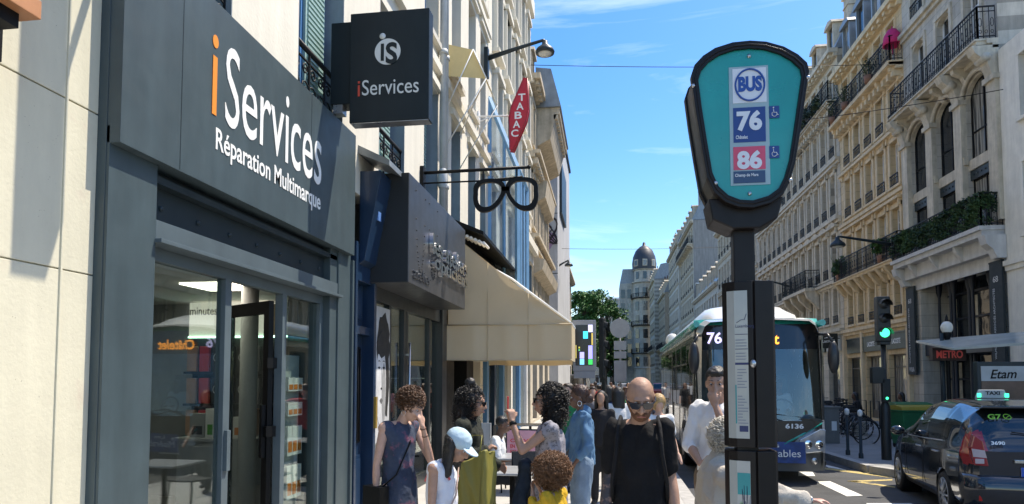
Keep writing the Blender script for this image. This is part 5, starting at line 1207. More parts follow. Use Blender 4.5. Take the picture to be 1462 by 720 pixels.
nb = empty('hanging_sign', 'tall narrow unseen panel above the cream pier, added to cast the shadow band on it', 'sign', (0, 0, 0))  # added out of view, only to throw the shadow band onto the pier
b = MB(); b.box(-2.2, -2.04, 3.98, 4.2, 4.45, 7.2); b.build('panel', M_['black'], nb, bevel=0.01)
b = MB(); b.box(-3.1, -2.2, 4.08, 4.12, 5.0, 5.05); b.build('bracket', M_['black'], nb); b = MB(); b.box(-3.1, -2.2, 4.08, 4.12, 6.6, 6.65); b.build('bracket', M_['black'], nb)
settle(BEFORE)
at_x, at_y = at_x0, at_y0

# ================================================================== BUS STOP (foreground)
YS = 3.6
def S(u, v, y=YS): return at_y(u, v, y)
brown = mat('bus_stop_brown', (0.008, 0.0055, 0.005), 0.42, var=0.25, vscale=8, spec=0.3, streak=0.2)
bs = empty('bus_stop', 'dark brown bus stop post with a teal lantern head numbered 76 and 86', 'bus stop', (S(1062, 700).x, YS, 0))
def local(p): return (p.x - bs.location.x, p.y - bs.location.y, p.z)
teal = mat('teal_panel', (0.0, 0.30, 0.27), 0.28, var=0.1, vscale=3, coat=0.3, streak=0.12, dirt=((0.0, 0.2, 0.19), 5, 0.68))
# head outline (front face) from the photograph, as real metres
out_px = [(986, 110), (991, 95), (1003, 82), (1020, 71), (1045, 63), (1070, 60.5), (1093, 62), (1118, 69), (1138, 80), (1151, 92), (1154, 104), (1150, 130), (1142, 185), (1134, 235), (1126, 262), (1117, 279), (1100, 291), (1075, 298), (1054, 297), (1035, 290), (1019, 276), (1009, 255), (1001, 210), (992, 155)]
cx0, cz0 = 1069, 180
def scale_px(k): return [(cx0 + (u - cx0) * k, cz0 + (v - cz0) * (1 - (1 - k) * 0.72)) for (u, v) in out_px]
def to_xz(pts, y): return [(S(u, v, y).x - bs.location.x, S(u, v, y).z) for (u, v) in pts]
hy = -0.13
front = to_xz(out_px, YS + hy); inner = to_xz(scale_px(0.875), YS + hy)
# frame ring
def ring(mb, o_, i_, ya, yb):
    n = len(o_); vs = [(x, ya, z) for x, z in o_] + [(x, ya, z) for x, z in i_] + [(x, yb, z) for x, z in o_] + [(x, yb, z) for x, z in i_]; fs = []
    for k in range(n):
        j = (k + 1) % n; fs += [(k, j, n + j, n + k), (2 * n + k, 3 * n + k, 3 * n + j, 2 * n + j), (k, 2 * n + k, 2 * n + j, j), (n + k, n + j, 3 * n + j, 3 * n + k)]
    mb.add(vs, fs)
hd = MB(); ring(hd, front, inner, hy - 0.02, hy + 0.03); ring(hd, front, inner, -hy + 0.0, -hy + 0.05)
for k in (0.955,):
    r1_ = to_xz([(cx0 + (u - cx0) * 0.93, cz0 + (v - cz0) * 0.95) for (u, v) in out_px], YS + hy); hd.tube([(x, hy - 0.02, z) for x, z in r1_], 0.006, 6, closed=True)
head = hd.build('lantern_frame', brown, bs, bevel=0.004)
# body between both faces, slightly smaller so the frames stand proud
sh_ = [(x * 1.0, z) for x, z in to_xz([(cx0 + (u - cx0) * 0.965, cz0 + (v - cz0) * 0.97) for (u, v) in out_px], YS + hy)]
b = MB(); b.prism(sh_, hy + 0.032, -hy - 0.002); b.build('lantern_body', mat('lantern_side', (0.022, 0.024, 0.024), 0.35, 0.3, var=0.2), bs)
for (ya, nm) in ((hy - 0.004, 'front'), (-hy + 0.02, 'back')):
    b = MB(); b.prism(to_xz(scale_px(0.885), YS + hy), ya, ya + 0.02); pn = b.build('lantern_panel', teal, bs)
    if nm == 'front': fpanel = pn
yf = hy - 0.005
def panel(pxr, m, e, nm, par=None):
    (u0, v0, u1, v1) = pxr; a, c = S(u0, v1, YS + hy), S(u1, v0, YS + hy); bx_ = bs.location.x
    q = MB(); q.box(a.x - bx_, c.x - bx_, yf - e, yf - e + 0.0015, a.z, c.z); return q.build(nm, m, par or fpanel)
pale = mat('notice_grey', (0.3, 0.42, 0.44), 0.5, var=0.06); wht = mat('notice_white', (0.66, 0.68, 0.7), 0.45, var=0.04)
nb = mat('route_blue', (0.012, 0.05, 0.2), 0.4, var=0.05); npk = mat('route_pink', (0.62, 0.07, 0.13), 0.4, var=0.06); ngr = mat('route_slate', (0.03, 0.07, 0.14), 0.5, var=0.05)
panel((1043, 94, 1096, 266), pale, 0.002, 'notice')
panel((1046, 97, 1093, 149), wht, 0.004, 'bus_panel'); panel((1047, 153, 1092, 205), nb, 0.004, 'route_panel'); panel((1047, 209, 1092, 244), npk, 0.004, 'route_panel'); panel((1047, 244, 1092, 263), ngr, 0.0045, 'destination_panel')
for (u0, v0) in ((1098, 152), (1098, 209)):
    w_ = panel((u0, v0, u0 + 14, v0 + 18), nb, 0.004, 'wheelchair_panel')
    q = MB(); c = S(u0 + 7, v0 + 9, YS + hy); X, Z = c.x - bs.location.x, c.z; y_ = yf - 0.005; k = 0.0038
    q.tube([(X + (0 + 3.2 * math.cos(t)) * k, y_, Z + (-2.5 + 3.4 * math.sin(t)) * k) for t in [2.3 + i * 0.4 for i in range(11)]], 0.0018, 4)
    q.ell((X - 1.2 * k, y_, Z + 5.8 * k), 0.0045, 6); q.tube([(X - 1.2 * k, y_, Z + 4 * k), (X - 0.8 * k, y_, Z - 0.5 * k), (X + 2.6 * k, y_, Z - 0.6 * k), (X + 4 * k, y_, Z - 4 * k), (X + 5 * k, y_, Z - 3.6 * k)], 0.0022, 4)
    q.build('wheelchair_symbol', wht, w_)
def stext(s, m, px, bold=0.02, ydep=0.0065):
    (u0, v0, u1, v1) = px; a, c = S(u0, v1, YS + hy), S(u1, v0, YS + hy)
    return text('lettering', s, m, fpanel, xf((a.x - bs.location.x, yf - ydep + 0.0015, a.z), (1, 0, 0), (0, 0, 1)), c.x - a.x, c.z - a.z, 0.0015, bold)
stext('BUS', mat('logo_blue', (0.01, 0.07, 0.3), 0.4), (1053.5, 109, 1087, 133), 0.05); stext('76', wht, (1051.5, 158, 1087, 189), 0.045); stext('86', wht, (1052, 215, 1087, 243), 0.045)
stext('Châtelet', wht, (1050, 194, 1067, 200)); stext('Champ de Mars', wht, (1049, 248, 1082, 255))
q = MB(); c = S(1070, 122.5, YS + hy); rx = (S(1092, 120, YS + hy).x - c.x) * 0.94; rz_ = rx * 1.15
q.tube([(c.x - bs.location.x + rx * math.cos(2 * PI * t / 48), yf - 0.006, c.z + rz_ * math.sin(2 * PI * t / 48)) for t in range(48)], 0.005, 6, closed=True)
q.build('logo_ring', MATS['logo_blue'], fpanel)
for (u, v) in ((989, 125), (1152, 113), (1021, 263), (1127, 259), (1069, 81), (1070, 277)):
    q = MB(); c = S(u, v, YS + hy); q.ell((c.x - bs.location.x, hy - 0.02 if v != 81 and v != 277 else yf - 0.001, c.z), (0.011, 0.008, 0.011), 8); q.build('screw', M_['steel'], head, recalc=False)
# under-housing
c = S(1062, 300, YS); xl, xr = S(1008, 300, YS).x - bs.location.x, S(1112, 300, YS).x - bs.location.x
b = MB(); b.prism([(xl, c.z + 0.04), (xr, c.z + 0.04), (xr - 0.03, c.z - 0.07), (xr - 0.12, c.z - 0.12), (xl + 0.12, c.z - 0.12), (xl + 0.02, c.z - 0.07)], -0.1, 0.12); b.build('lantern_base', brown, bs, bevel=0.008)
# post
pw = (S(1076, 400).x - S(1046, 400).x) / 2; xc = S(1061, 400).x - bs.location.x
b = MB(); b.box(xc - pw, xc + pw, -0.045, 0.045, 0, c.z); b.box(xc - 0.14, xc + 0.14, -0.12, 0.12, 0, 0.02); b.build('post', brown, bs, bevel=0.008)
# two cabinets, rotated so that the timetable side and the dark door show
def cabinet(v0, v1, parts):
    zt, zb = S(1062, v0).z, S(1062, v1).z
    x0_ = S(1033, 500).x - bs.location.x; xm = S(1073, 500).x - bs.location.x; x1_ = S(1103.5, 500).x - bs.location.x
    pl = [(x0_, 0.02), (x0_ + 0.012, -0.03), (x0_ + 0.05, -0.06), (xm - 0.01, -0.085), (xm, -0.075), (xm + 0.004, -0.085), (x1_ - 0.012, -0.07), (x1_, -0.055), (x1_, 0.11), (x0_ + 0.02, 0.11)]
    m = MB(); m.prism(pl, zb, zt, 'z'); o = m.build('cabinet', brown, bs, bevel=0.004)
    m = MB(); pl2 = [(x, y) for x, y in pl]; m.prism([(x0_ + 0.013, -0.04), (x0_ + 0.045, -0.066), (xm - 0.034, -0.0845), (xm - 0.034, -0.082), (x0_ + 0.045, -0.06), (x0_ + 0.016, -0.036)], zb + 0.045, zt - 0.05, 'z')
    pg = m.build('timetable', mat('timetable_paper', (0.36, 0.37, 0.34), 0.3, var=0.06, coat=0.4), o)
    Mx = lambda xx, zz: (x0_ + 0.045 + (xm - 0.034 - x0_ - 0.045) * xx, -0.066 - 0.0185 * xx - 0.0012, zb + 0.045 + (zt - zb - 0.095) * zz)
    def bar(xa, xb, za, zb_, mt, nm='print'):
        m = MB(); m.quad(Mx(xa, za), Mx(xb, za), Mx(xb, zb_), Mx(xa, zb_)); m.build(nm, mt, pg)
    pr = mat('print_navy', (0.02, 0.03, 0.1), 0.5); pg2 = mat('print_faint', (0.18, 0.2, 0.24), 0.5); pt = mat('print_teal', (0.02, 0.25, 0.25), 0.5)
    m = MB(); mm = MB(); rg = random.Random(parts)
    if parts == 1:
        bar(0.02, 0.98, 0.70, 0.704, pr); bar(0.02, 0.98, 0.60, 0.604, pr); bar(0.0, 1.0, 0.495, 0.51, pr); bar(0.25, 0.9, 0.045, 0.085, pr); bar(-0.02, 0.08, 0.1, 0.36, pt)
        for zz in [0.66, 0.64, 0.62, 0.57, 0.55, 0.53]: m.quad(Mx(.05, zz), Mx(rg.uniform(.6, .95), zz), Mx(.9, zz + .006), Mx(.05, zz + .006))
        for zz in [0.46 - i * 0.02 for i in range(19)]:
            if i_ok(zz): 
                e = rg.uniform(.5, .95); m.quad(Mx(.15, zz), Mx(e, zz), Mx(e, zz + .006), Mx(.15, zz + .006))
        text('lettering', 'Luxembourg', pr, pg, xf(Mx(0.08, 0.74), Vector(Mx(1, 0)) - Vector(Mx(0, 0)), (0, 0, 1)), 0.09, 0.022, 0.0005)
        mm.tube([Mx(0.15, 0.78), Mx(0.5, 0.8), Mx(0.75, 0.8), Mx(0.9, 0.84)], 0.0014, 4)
    else:
        for k in range(9):
            pts = [Mx(rg.uniform(0, 1), rg.uniform(0.05, 0.9)) for _ in range(5)]; mm.tube(pts, 0.0012, 4)
        for k in range(6): xa, za = rg.uniform(0.05, 0.7), rg.uniform(0.05, 0.8); bar(xa, xa + 0.25, za, za + 0.12, mat('map_green', (0.3, 0.42, 0.28), 0.5), 'map_print')
        bar(0.02, 0.98, 0.86, 0.95, pt)
    if m.v: m.build('print_lines', pg2, pg)
    if mm.v: mm.build('print_route', pr, pg)
    # keyhole
    if parts == 1:
        m = MB(); zz = S(1070, 520).z; m.ell((xm - 0.012, -0.09, zz), (0.016, 0.014, 0.022), 10); m.build('lock', M_['steel'], o)
def i_ok(z): return not (0.29 < z < 0.33 or 0.2 < z < 0.22)
cabinet(404, 637, 1); cabinet(642, 1010, 2)

# ================================================================== BUS
def bus():
    FL = at_y(988, 640, 11.6); FR = at_y(1171, 640, 11.6)
    wd = 2.45; Lb = 11.8; zb0 = ZR
    root = empty('city_bus', 'white and teal articulated-free city bus on route 76 waiting behind the bus stop', 'bus', (0, 0, 0))
    root['label'] = 'white and teal city bus on route 76 waiting at the kerb'
    fl = Vector((at_y(987, 600, 12.8).x, 12.8, ZR)); rl = Vector((at_y(941, 600, 24.4).x, 24.4, ZR))
    d = (rl - fl).normalized(); a = math.atan2(-d.x, d.y)
    root.location = fl + Vector((0.1, 0, 0)); root.scale = (0.92, 1, 1); root.rotation_euler = (0, 0, a)      # local +y = backwards along the bus, +x = its far side
    W, H = 2.5, 3.02
    bodyw = mat('bus_silver', (0.5, 0.52, 0.52), 0.25, 0.25, var=0.06, coat=0.5, streak=0.06); dk = mat('bus_black', (0.012, 0.014, 0.016), 0.2, var=0.1, coat=0.6)
    bt = mat('bus_teal', (0.0, 0.34, 0.30), 0.25, var=0.04, coat=0.5); bw = mat('bus_white', (0.72, 0.72, 0.7), 0.3, var=0.04, coat=0.3)
    bgl = mat('bus_side_glass', (0.015, 0.02, 0.022), 0.03, var=0.3, spec=1.0)
    # shell: sections along y with rounded corners and a raked front
    sec = MB(); sec.smooth = True
    def sect(y, ins, top):   # outline of a cross-section
        r = 0.16; x0, x1 = ins, W - ins; z0, z1 = 0.3, top
        return [(x0, z0), (x0, 0.95), (x0 + 0.01, 1.9), (x0 + 0.03, z1 - r * 1.4), (x0 + 0.09, z1 - r * 0.5), (x0 + 0.2, z1), (W / 2, z1 + 0.05), (x1 - 0.2, z1), (x1 - 0.09, z1 - r * 0.5), (x1 - 0.03, z1 - r * 1.4), (x1 - 0.01, 1.9), (x1, 0.95), (x1, z0)]
    ys = [0.05, 0.3, 1.0, Lb - 0.3, Lb]; ins = [0.1, 0.02, 0, 0.02, 0.12]; tops = [H - 0.06, H, H, H, H - 0.08]
    vs = []; fs = []; 
    for y, i_, t in zip(ys, ins, tops): vs += [(x, y, z) for x, z in sect(y, i_, t)]
    n = 13
    for k in range(len(ys) - 1):
        for j in range(n - 1): fs.append((k * n + j, k * n + j + 1, (k + 1) * n + j + 1, (k + 1) * n + j))
    fs.append(tuple(range((len(ys) - 1) * n, len(ys) * n)))
    sec.add(vs, fs, False); sec.box(0.1, W - 0.1, 0.25, Lb, 0.28, 0.32)
    sec.build('body', bodyw, root, recalc=True)
    # teal cantrail
    for s in (0, 1):
        x = -0.004 if s == 0 else W + 0.004
        b = MB(); b.tube([(0.03 if s == 0 else W - 0.03, 0.1, H - 0.09), (x + (0.02 if s == 0 else -0.02), 1.0, H - 0.1), (x + (0.02 if s == 0 else -0.02), Lb - 0.1, H - 0.1)], 0.062, 8); b.build('roof_edge', bt, root)
    # front: raked windscreen with bow
    def fx(x): t = (x / W - 0.5) * 2; return 0.16 * t * t * t * t + 0.05 * t * t
    f = MB(); nx = 16
    rows = [(0.22, 0.03), (0.55, -0.03), (0.80, -0.05), (1.15, -0.02), (2.45, 0.12), (2.92, 0.20), (3.04, 0.32)]
    cols_ = ['bumper', 'lower', 'nose', 'screen', 'dest', 'brow']
    ms = {'bumper': mat('bus_bumper', (0.1, 0.11, 0.115), 0.45), 'lower': bodyw, 'nose': bodyw, 'screen': None, 'dest': dk, 'brow': bt}
    gl = glass('windscreen', (0.75, 0.82, 0.8), 1.4)
    for ri in range(len(rows) - 1):
        (z0, y0), (z1, y1) = rows[ri], rows[ri + 1]; b = MB()
        for k in range(nx):
            xa, xb = W * k / nx, W * (k + 1) / nx
            xa2, xb2 = max(0.02, xa), min(W - 0.02, xb)
            b.add([(xa2, y0 + fx(xa), z0), (xb2, y0 + fx(xb), z0), (xb2, y1 + fx(xb), z1), (xa2, y1 + fx(xa), z1)], [(0, 1, 2, 3)], True)
        nm = cols_[ri]
        m = gl if nm == 'screen' else ms[nm]
        b.build({'bumper': 'bumper', 'lower': 'front_panel', 'nose': 'front_panel', 'screen': 'windscreen', 'dest': 'destination_panel', 'brow': 'roof_edge'}[nm], m, root)
    # black surround of the windscreen, wipers, badge lines
    b = MB()
    for (xa, xb) in ((0.02, 0.09), (W - 0.09, W - 0.02)):
        b.quad((xa, -0.02 + fx(xa) - 0.006, 1.15), (xb, -0.02 + fx(xb) - 0.006, 1.15), (xb, 0.12 + fx(xb) - 0.006, 2.45), (xa, 0.12 + fx(xa) - 0.006, 2.45))
    b.box(0.12, W - 0.12, 0.02, 0.5, 1.0, 1.18)
    b.build('windscreen_surround', dk, root)
    b = MB(); b.tube([(0.8, -0.03, 1.12), (1.3, -0.02, 1.28), (2.0, 0.03, 1.2)], 0.012, 5); b.tube([(1.7, -0.03, 1.12), (1.2, -0.02, 1.24), (0.5, 0.03, 1.18)], 0.012, 5); b.build('wiper', dk, root)
    # black V mask on the nose with teal sweep
    b = MB(); b.prism([(0.1, 1.14), (W - 0.1, 1.14), (W - 0.55, 0.86), (1.75, 0.66), (0.75, 0.66), (0.55, 0.86)], -0.066, -0.045); b.build('nose_mask', dk, root)
    for s in (0, 1):
        X = lambda t: t if s == 0 else W - t
        b = MB(); b.tube([(X(0.85), -0.07, 0.72), (X(0.5), -0.06, 0.9), (X(0.12), 0.02, 1.1)], 0.02, 6); b.build('teal_line', bt, root)
        b = MB(); pts = [(X(0.07), 0.98), (X(0.16), 1.0), (X(0.55), 0.80), (X(0.6), 0.62), (X(0.45), 0.56), (X(0.1), 0.6)]
        if s: pts = pts[::-1]
        b.prism(pts, -0.058 , -0.02 if False else 0.05); hl = b.build('headlight', mat('lamp_glass', (0.55, 0.58, 0.6), 0.08, 0.6, var=0.15, vscale=9), root, bevel=0.01)
        b = MB()
        for cxl, czl in ((0.2, 0.72), (0.4, 0.72)): b.lathe([(0.075, -0.066), (0.065, -0.072), (0.0, -0.06)], (X(cxl), 0, czl), 14, axis='y')
        b.build('reflector', M_['chrome'], hl)
        b = MB(); b.lathe([(0.06, -0.02), (0.05, -0.03), (0, -0.025)], (X(0.28), 0, 0.42), 12, axis='y'); b.build('fog_light', M_['steel'], root)
    b = MB(); b.box(0.95, 2.04, -0.085, -0.08, 0.38, 0.76); ad = b.build('advert_board', mat('advert_blue', (0.01, 0.05, 0.2), 0.4, var=0.5, vscale=4), root)
    text('lettering', 'Les', M_['letter'], ad, xf((1.3, -0.086, 0.66), (1, 0, 0), (0, 0, 1)), 0.25, 0.07); text('lettering', 'Misérables', M_['letter'], ad, xf((1.05, -0.086, 0.49), (1, 0, 0), (0, 0, 1)), 0.9, 0.13)
    text('lettering', '6136', M_['letter'], root, xf((1.68, -0.072, 1.0), (1, 0, 0), (0, 0, 1)), 0.34, 0.09, 0.004, 0.03)
    b = MB(); b.box(1.0, 1.5, -0.02, -0.005, 0.34, 0.46); b.build('number_plate', M_['white'], root)
    lt = mat('led_white', (0.55, 0.5, 0.85), 0.5, emit=0.9, var=0); lo_ = mat('led_orange', (1.0, 0.35, 0.05), 0.5, emit=1.3, var=0)
    def ft(s, m, x, z, w_, h_):
        y = 0.12 + (z + h_ / 2 - 2.45) * 0.17 + fx(x + w_ / 2) - 0.03; text('destination_lettering', s, m, root, xf((x, y, z), (1, 0, 0), (0, -0.17, 1)), w_, h_, 0.003, 0.02)
    ft('76', lt, 0.24, 2.56, 0.3, 0.22); ft('Châtelet', lo_, 0.72, 2.54, 0.92, 0.2)
    # roof fairing (gas tanks)
    b = MB(); pr_ = [(0.25, H), (0.3, H + 0.2), (0.5, H + 0.36), (0.9, H + 0.42), (W - 0.9, H + 0.42), (W - 0.5, H + 0.36), (W - 0.3, H + 0.2), (W - 0.25, H)]
    vs = []; fs = []
    stn = [(0.45, 0.05), (0.8, 0.5), (1.5, 0.9), (2.4, 1.05), (8.5, 1.0), (9.6, 0.75), (10.2, 0.1)]
    for y, k in stn: vs += [(W / 2 + (x - W / 2) * (0.85 + 0.15 * k), y, H + 0.02 + (z - H) * k) for x, z in pr_]
    for i in range(len(stn) - 1):
        for j in range(7): fs.append((i * 8 + j, i * 8 + j + 1, (i + 1) * 8 + j + 1, (i + 1) * 8 + j))
    b.add(vs, fs, True); b.build('roof_fairing', bw, root)
    b = MB(); b.lathe([(0, -0.3), (0.2, -0.28), (0.24, 0), (0.2, 0.28), (0, 0.3)], (0.35, 10.6, H + 0.2), 12, axis='y'); b.build('air_unit', bw, root)
    # side (kerb side, x = 0): windows, doors, wheels
    for s, xx in ((0, -0.006), (1, W + 0.006)):
        wy = [0.35, 1.75, 3.2, 4.7, 5.9, 7.4, 8.9, 10.4, 11.5]
        for i in range(8):
            if s == 0 and i in (0, 4):      # doors
                b = MB(); b.box(xx - 0.01, xx + 0.02, wy[i] + 0.06, wy[i + 1] - 0.06, 0.36, 2.6); do = b.build('door', dk, root)
                b = MB()
                ym = (wy[i] + wy[i + 1]) / 2
                for (p, q) in ((wy[i] + 0.14, ym - 0.05), (ym + 0.05, wy[i + 1] - 0.14)): b.box(xx - 0.016, xx - 0.011, p, q, 0.55, 2.5)
                b.build('door_glass', bgl, do)
            else:
                b = MB(); b.box(xx - 0.002, xx + 0.02, wy[i] + 0.03, wy[i + 1] - 0.03, 1.28, 2.62); wo = b.build('side_window', bgl, root)
                b = MB(); b.box(xx - 0.008, xx + 0.02, wy[i] + 0.03, wy[i + 1] - 0.03, 2.2, 2.235); b.box(xx - 0.008, xx + 0.02, wy[i] - 0.03, wy[i] + 0.03, 1.25, 2.65); b.build('window_bar', dk, wo)
        b = MB(); b.box(xx - 0.003, xx + 0.02, 0.3, 11.6, 2.62, 2.72); b.box(xx - 0.003, xx + 0.02, 0.3, 11.6, 0.3, 0.38)
        for y in (2.5, 3.9, 6.6, 8.3, 9.8): b.box(xx - 0.002, xx + 0.01, y, y + 0.012, 0.38, 1.25)
        b.build('side_trim', dk, root)
        for y in (2.6, 8.7):
            b = MB(); b.lathe([(0.0, 0.0), (0.2, -0.02), (0.3, 0.0), (0.34, -0.06), (0.48, -0.05), (0.5, 0.0), (0.5, 0.24)], (0.02 if s == 0 else W - 0.02, y, 0.5), 28, axis='x'); wh = b.build('wheel', M_['rubber'], root, recalc=True)
            b = MB(); xh = -0.045 if s == 0 else W + 0.045; b.lathe([(0.0, -0.02), (0.12, -0.02), (0.14, 0.01), (0.28, 0.02), (0.3, 0.0)], (xh, y, 0.5), 20, axis='x'); b.build('rim', M_['steel'], wh)
            b = MB(); b.prism([(y + 0.62 * math.cos(PI * t / 14), 0.5 + 0.6 * math.sin(PI * t / 14)) for t in range(15)], xx - 0.001, xx + 0.015, 'x'); b.build('wheel_arch', dk, root)
    # front wheels seen below the bumper
    # mirrors
    for s in (0, 1):
        X = (lambda t: -t) if s == 0 else (lambda t: W + t)
        b = MB(); b.tube([(X(-0.12), 0.2, 2.72), (X(-0.02), -0.12, 2.7), (X(0.06), -0.2, 2.55)], 0.028, 6)
        b.ell((X(0.06), -0.2, 2.28), (0.11, 0.09, 0.3), 14); b.build('mirror', mat('mirror_black', (0.02, 0.022, 0.025), 0.35), root)
    # cabin: dash, floor, driver's seat, steering wheel, rows
    b = MB(); b.box(0.1, W - 0.1, 0.3, 0.75, 0.9, 1.2); b.box(0.1, W - 0.1, 0.4, 11.5, 0.5, 0.56); b.box(0.1, W - 0.1, 2.4, 2.45, 0.5, 2.8)
    b.build('interior', mat('bus_interior', (0.09, 0.1, 0.1), 0.6), root)
    b = MB(); b.box(1.6, 2.1, 1.35, 1.5, 1.0, 2.0); b.box(1.6, 2.1, 0.95, 1.5, 0.95, 1.08); b.build('driver_seat', mat('seat_cloth', (0.03, 0.08, 0.1), 0.8), root, bevel=0.03)
    b = MB(); b.tube([(1.85 + 0.23 * math.cos(t * PI / 10), 0.85 + 0.05 * math.sin(t * PI / 10), 1.3 + 0.2 * math.sin(t * PI / 10)) for t in range(20)], 0.018, 6, closed=True); b.build('steering_wheel', dk, root)
    return root
BUS = bus()

# ================================================================== TAXI
def taxi():
    root = empty('taxi', 'dark estate taxi with a green-lit roof sign driving away at the right edge', 'taxi', (0, 0, 0))
    Lc, ny = 4.55, 230; ns = 80
    paintm = mat('taxi_paint', (0.010, 0.016, 0.024), 0.12, 0.0, var=0.1, coat=1.0); tg = mat('taxi_glass', (0.012, 0.016, 0.018), 0.02, var=0.1, spec=1.0)
    red = mat('tail_red', (0.3, 0.012, 0.02), 0.15, var=0.1, coat=0.6); clr = mat('tail_clear', (0.5, 0.4, 0.4), 0.15, coat=0.6)
    blk = mat('taxi_black', (0.01, 0.01, 0.011), 0.5)
    def lerp(tab, y):
        if y <= tab[0][0]: return tab[0][1]
        for (a, b_), (c, d) in zip(tab[:-1], tab[1:]):
            if y <= c:
                t = (y - a) / (c - a); t = t * t * (3 - 2 * t) * 0.35 + t * 0.65; return b_ + (d - b_) * t
        return tab[-1][1]
    # y from the tail (0) to the nose (4.55)
    top = [(0, 0.98), (0.03, 1.02), (0.12, 1.16), (0.3, 1.40), (0.5, 1.5), (1.2, 1.565), (1.9, 1.57), (2.5, 1.5), (3.1, 1.22), (3.55, 1.0), (4.1, 0.90), (4.4, 0.75), (4.55, 0.55)]
    belt = [(0, 0.96), (0.3, 1.0), (1.2, 0.98), (2.4, 0.93), (3.1, 0.90), (3.6, 0.88), (4.2, 0.78), (4.55, 0.52)]
    half = [(0, 0.70), (0.06, 0.78), (0.3, 0.855), (0.9, 0.885), (2.3, 0.885), (3.4, 0.88), (4.1, 0.82), (4.4, 0.70), (4.55, 0.45)]
    roofw = [(0, 0.60), (0.3, 0.60), (1.2, 0.62), (2.3, 0.62), (3.0, 0.66), (3.4, 0.74), (4.2, 0.72), (4.55, 0.4)]
    bot = [(0, 0.42), (0.1, 0.30), (0.4, 0.22), (3.9, 0.2), (4.4, 0.24), (4.55, 0.34)]
    wheels = [(0.92, 0.315), (3.62, 0.315)]; RW = 0.35
    def section(y):
        h, t, bl, rw, bo = lerp(half, y), lerp(top, y), lerp(belt, y), lerp(roofw, y), lerp(bot, y); bl = min(bl, t - 0.02)
        P = [(h - 0.09, bo), (h - 0.02, bo + 0.12), (h, bo + (bl - bo) * 0.45), (h - 0.012, bl - 0.12), (h - 0.045, bl), (min(h - 0.06, rw + (h - rw) * 0.55), bl + (t - bl) * 0.5), (min(rw, h - 0.1), t - min(0.09, (t - bl) * 0.35)), (rw * 0.72, t - 0.012), (0, t)]
        pts = []
        m = len(P) - 1
        for s in range(ns + 1):
            g = s / ns * m; i = min(int(g), m - 1); f = g - i
            p0, p1, p2, p3 = P[max(i - 1, 0)], P[i], P[i + 1], P[min(i + 2, m)]
            pt = [0.5 * (2 * p1[k] + (p2[k] - p0[k]) * f + (2 * p0[k] - 5 * p1[k] + 4 * p2[k] - p3[k]) * f * f + (3 * p1[k] - p0[k] - 3 * p2[k] + p3[k]) * f ** 3) for k in (0, 1)]
            pts.append((max(0, pt[0]), pt[1]))
        return pts
    grid = [[(x, Lc * j / ny, z) for x, z in section(Lc * j / ny)] for j in range(ny + 1)]
    def inside(poly, a, b_):
        r = False; n = len(poly)
        for i in range(n):
            (x1, y1), (x2, y2) = poly[i], poly[(i + 1) % n]
            if (y1 > b_) != (y2 > b_) and a < (x2 - x1) * (b_ - y1) / (y2 - y1) + x1: r = not r
        return r
    win_r = [(0.42, 1.06), (0.60, 1.34), (1.02, 1.47), (1.02, 1.03), (0.6, 1.035)]
    win_m = [(1.08, 1.03), (1.08, 1.475), (1.95, 1.485), (1.9, 1.0)]
    win_f = [(1.97, 1.0), (2.02, 1.48), (2.45, 1.40), (3.05, 1.08), (3.02, 0.99)]
    tail = [(0.0, 0.80), (0.0, 1.17), (0.14, 1.28), (0.32, 1.12), (0.35, 0.98), (0.2, 0.80)]
    G = {}
    def addq(kind, q):
        v, f = G.setdefault(kind, ([], [])); b_ = len(v); v.extend(q); f.append((b_, b_ + 1, b_ + 2, b_ + 3))
    for side in (1, -1):
        for j in range(ny):
            for s in range(ns):
                q = [grid[j][s], grid[j][s + 1], grid[j + 1][s + 1], grid[j + 1][s]]
                cy = sum(p[1] for p in q) / 4; cz = sum(p[2] for p in q) / 4; cx_ = sum(p[0] for p in q) / 4
                if s < ns * 0.5 and any(math.hypot(cy - wy, cz - wz) < RW for wy, wz in wheels): continue
                kind = 'body'
                if s > ns * 0.45 and s < ns * 0.86:
                    for wi_, pl in enumerate((win_r, win_m, win_f)):
                        if inside(pl, cy, cz) and cx_ > 0.5: kind = 'side_window/%d%d' % (wi_, side)
                if cz > 1.06 and 0.085 < cy < 0.50 and cx_ < 0.58 and s > ns * 0.6: kind = 'rear_window'
                if 2.45 < cy < 3.12 and cx_ < 0.6 and cz > 1.16 and s > ns * .7: kind = 'windscreen'
                if inside(tail, cy, cz) and cx_ > 0.52 and s < ns * 0.75: kind = 'tail_light/%d' % side
                if 4.05 < cy < 4.45 and 0.62 < cz < 0.78 and cx_ > 0.5: kind = 'headlight/%d' % side
                if cz < 0.3: kind = 'lower_trim'
                q2 = []
                for (x, y, z) in q:
                    for wy, wz in wheels:
                        d_ = math.hypot(y - wy, z - wz)
                        if d_ < RW and s < ns * .5: y, z = wy + (y - wy) / max(d_, 1e-6) * RW, wz + (z - wz) / max(d_, 1e-6) * RW
                    q2.append((x * side, y, z))
                if side < 0: q2.reverse()
                addq(kind, q2)
    mats_ = {'body': paintm, 'side_window': tg, 'rear_window': tg, 'tail_light': red, 'windscreen': tg, 'headlight': M_['chrome'], 'lower_trim': blk}
    for k, (v, f) in G.items():
        k = k.split('/')[0]
        mb = MB(); mb.v = [Vector(p) for p in v]; mb.f = f; mb.m = [0] * len(f); mb.sm = [True] * len(f)
        me = mb.mesh(k, mats_[k]); bm = bmesh.new(); bm.from_mesh(me); bmesh.ops.remove_doubles(bm, verts=bm.verts, dist=2e-4); bm.to_mesh(me); bm.free(); linkmesh(k, me, root)
    # tail panel closing the rear, bumper, spoiler etc.
    endp = section(0); b = MB()
    pl = [(x, z) for x, z in endp] + [(-x, z) for x, z in reversed(endp)]
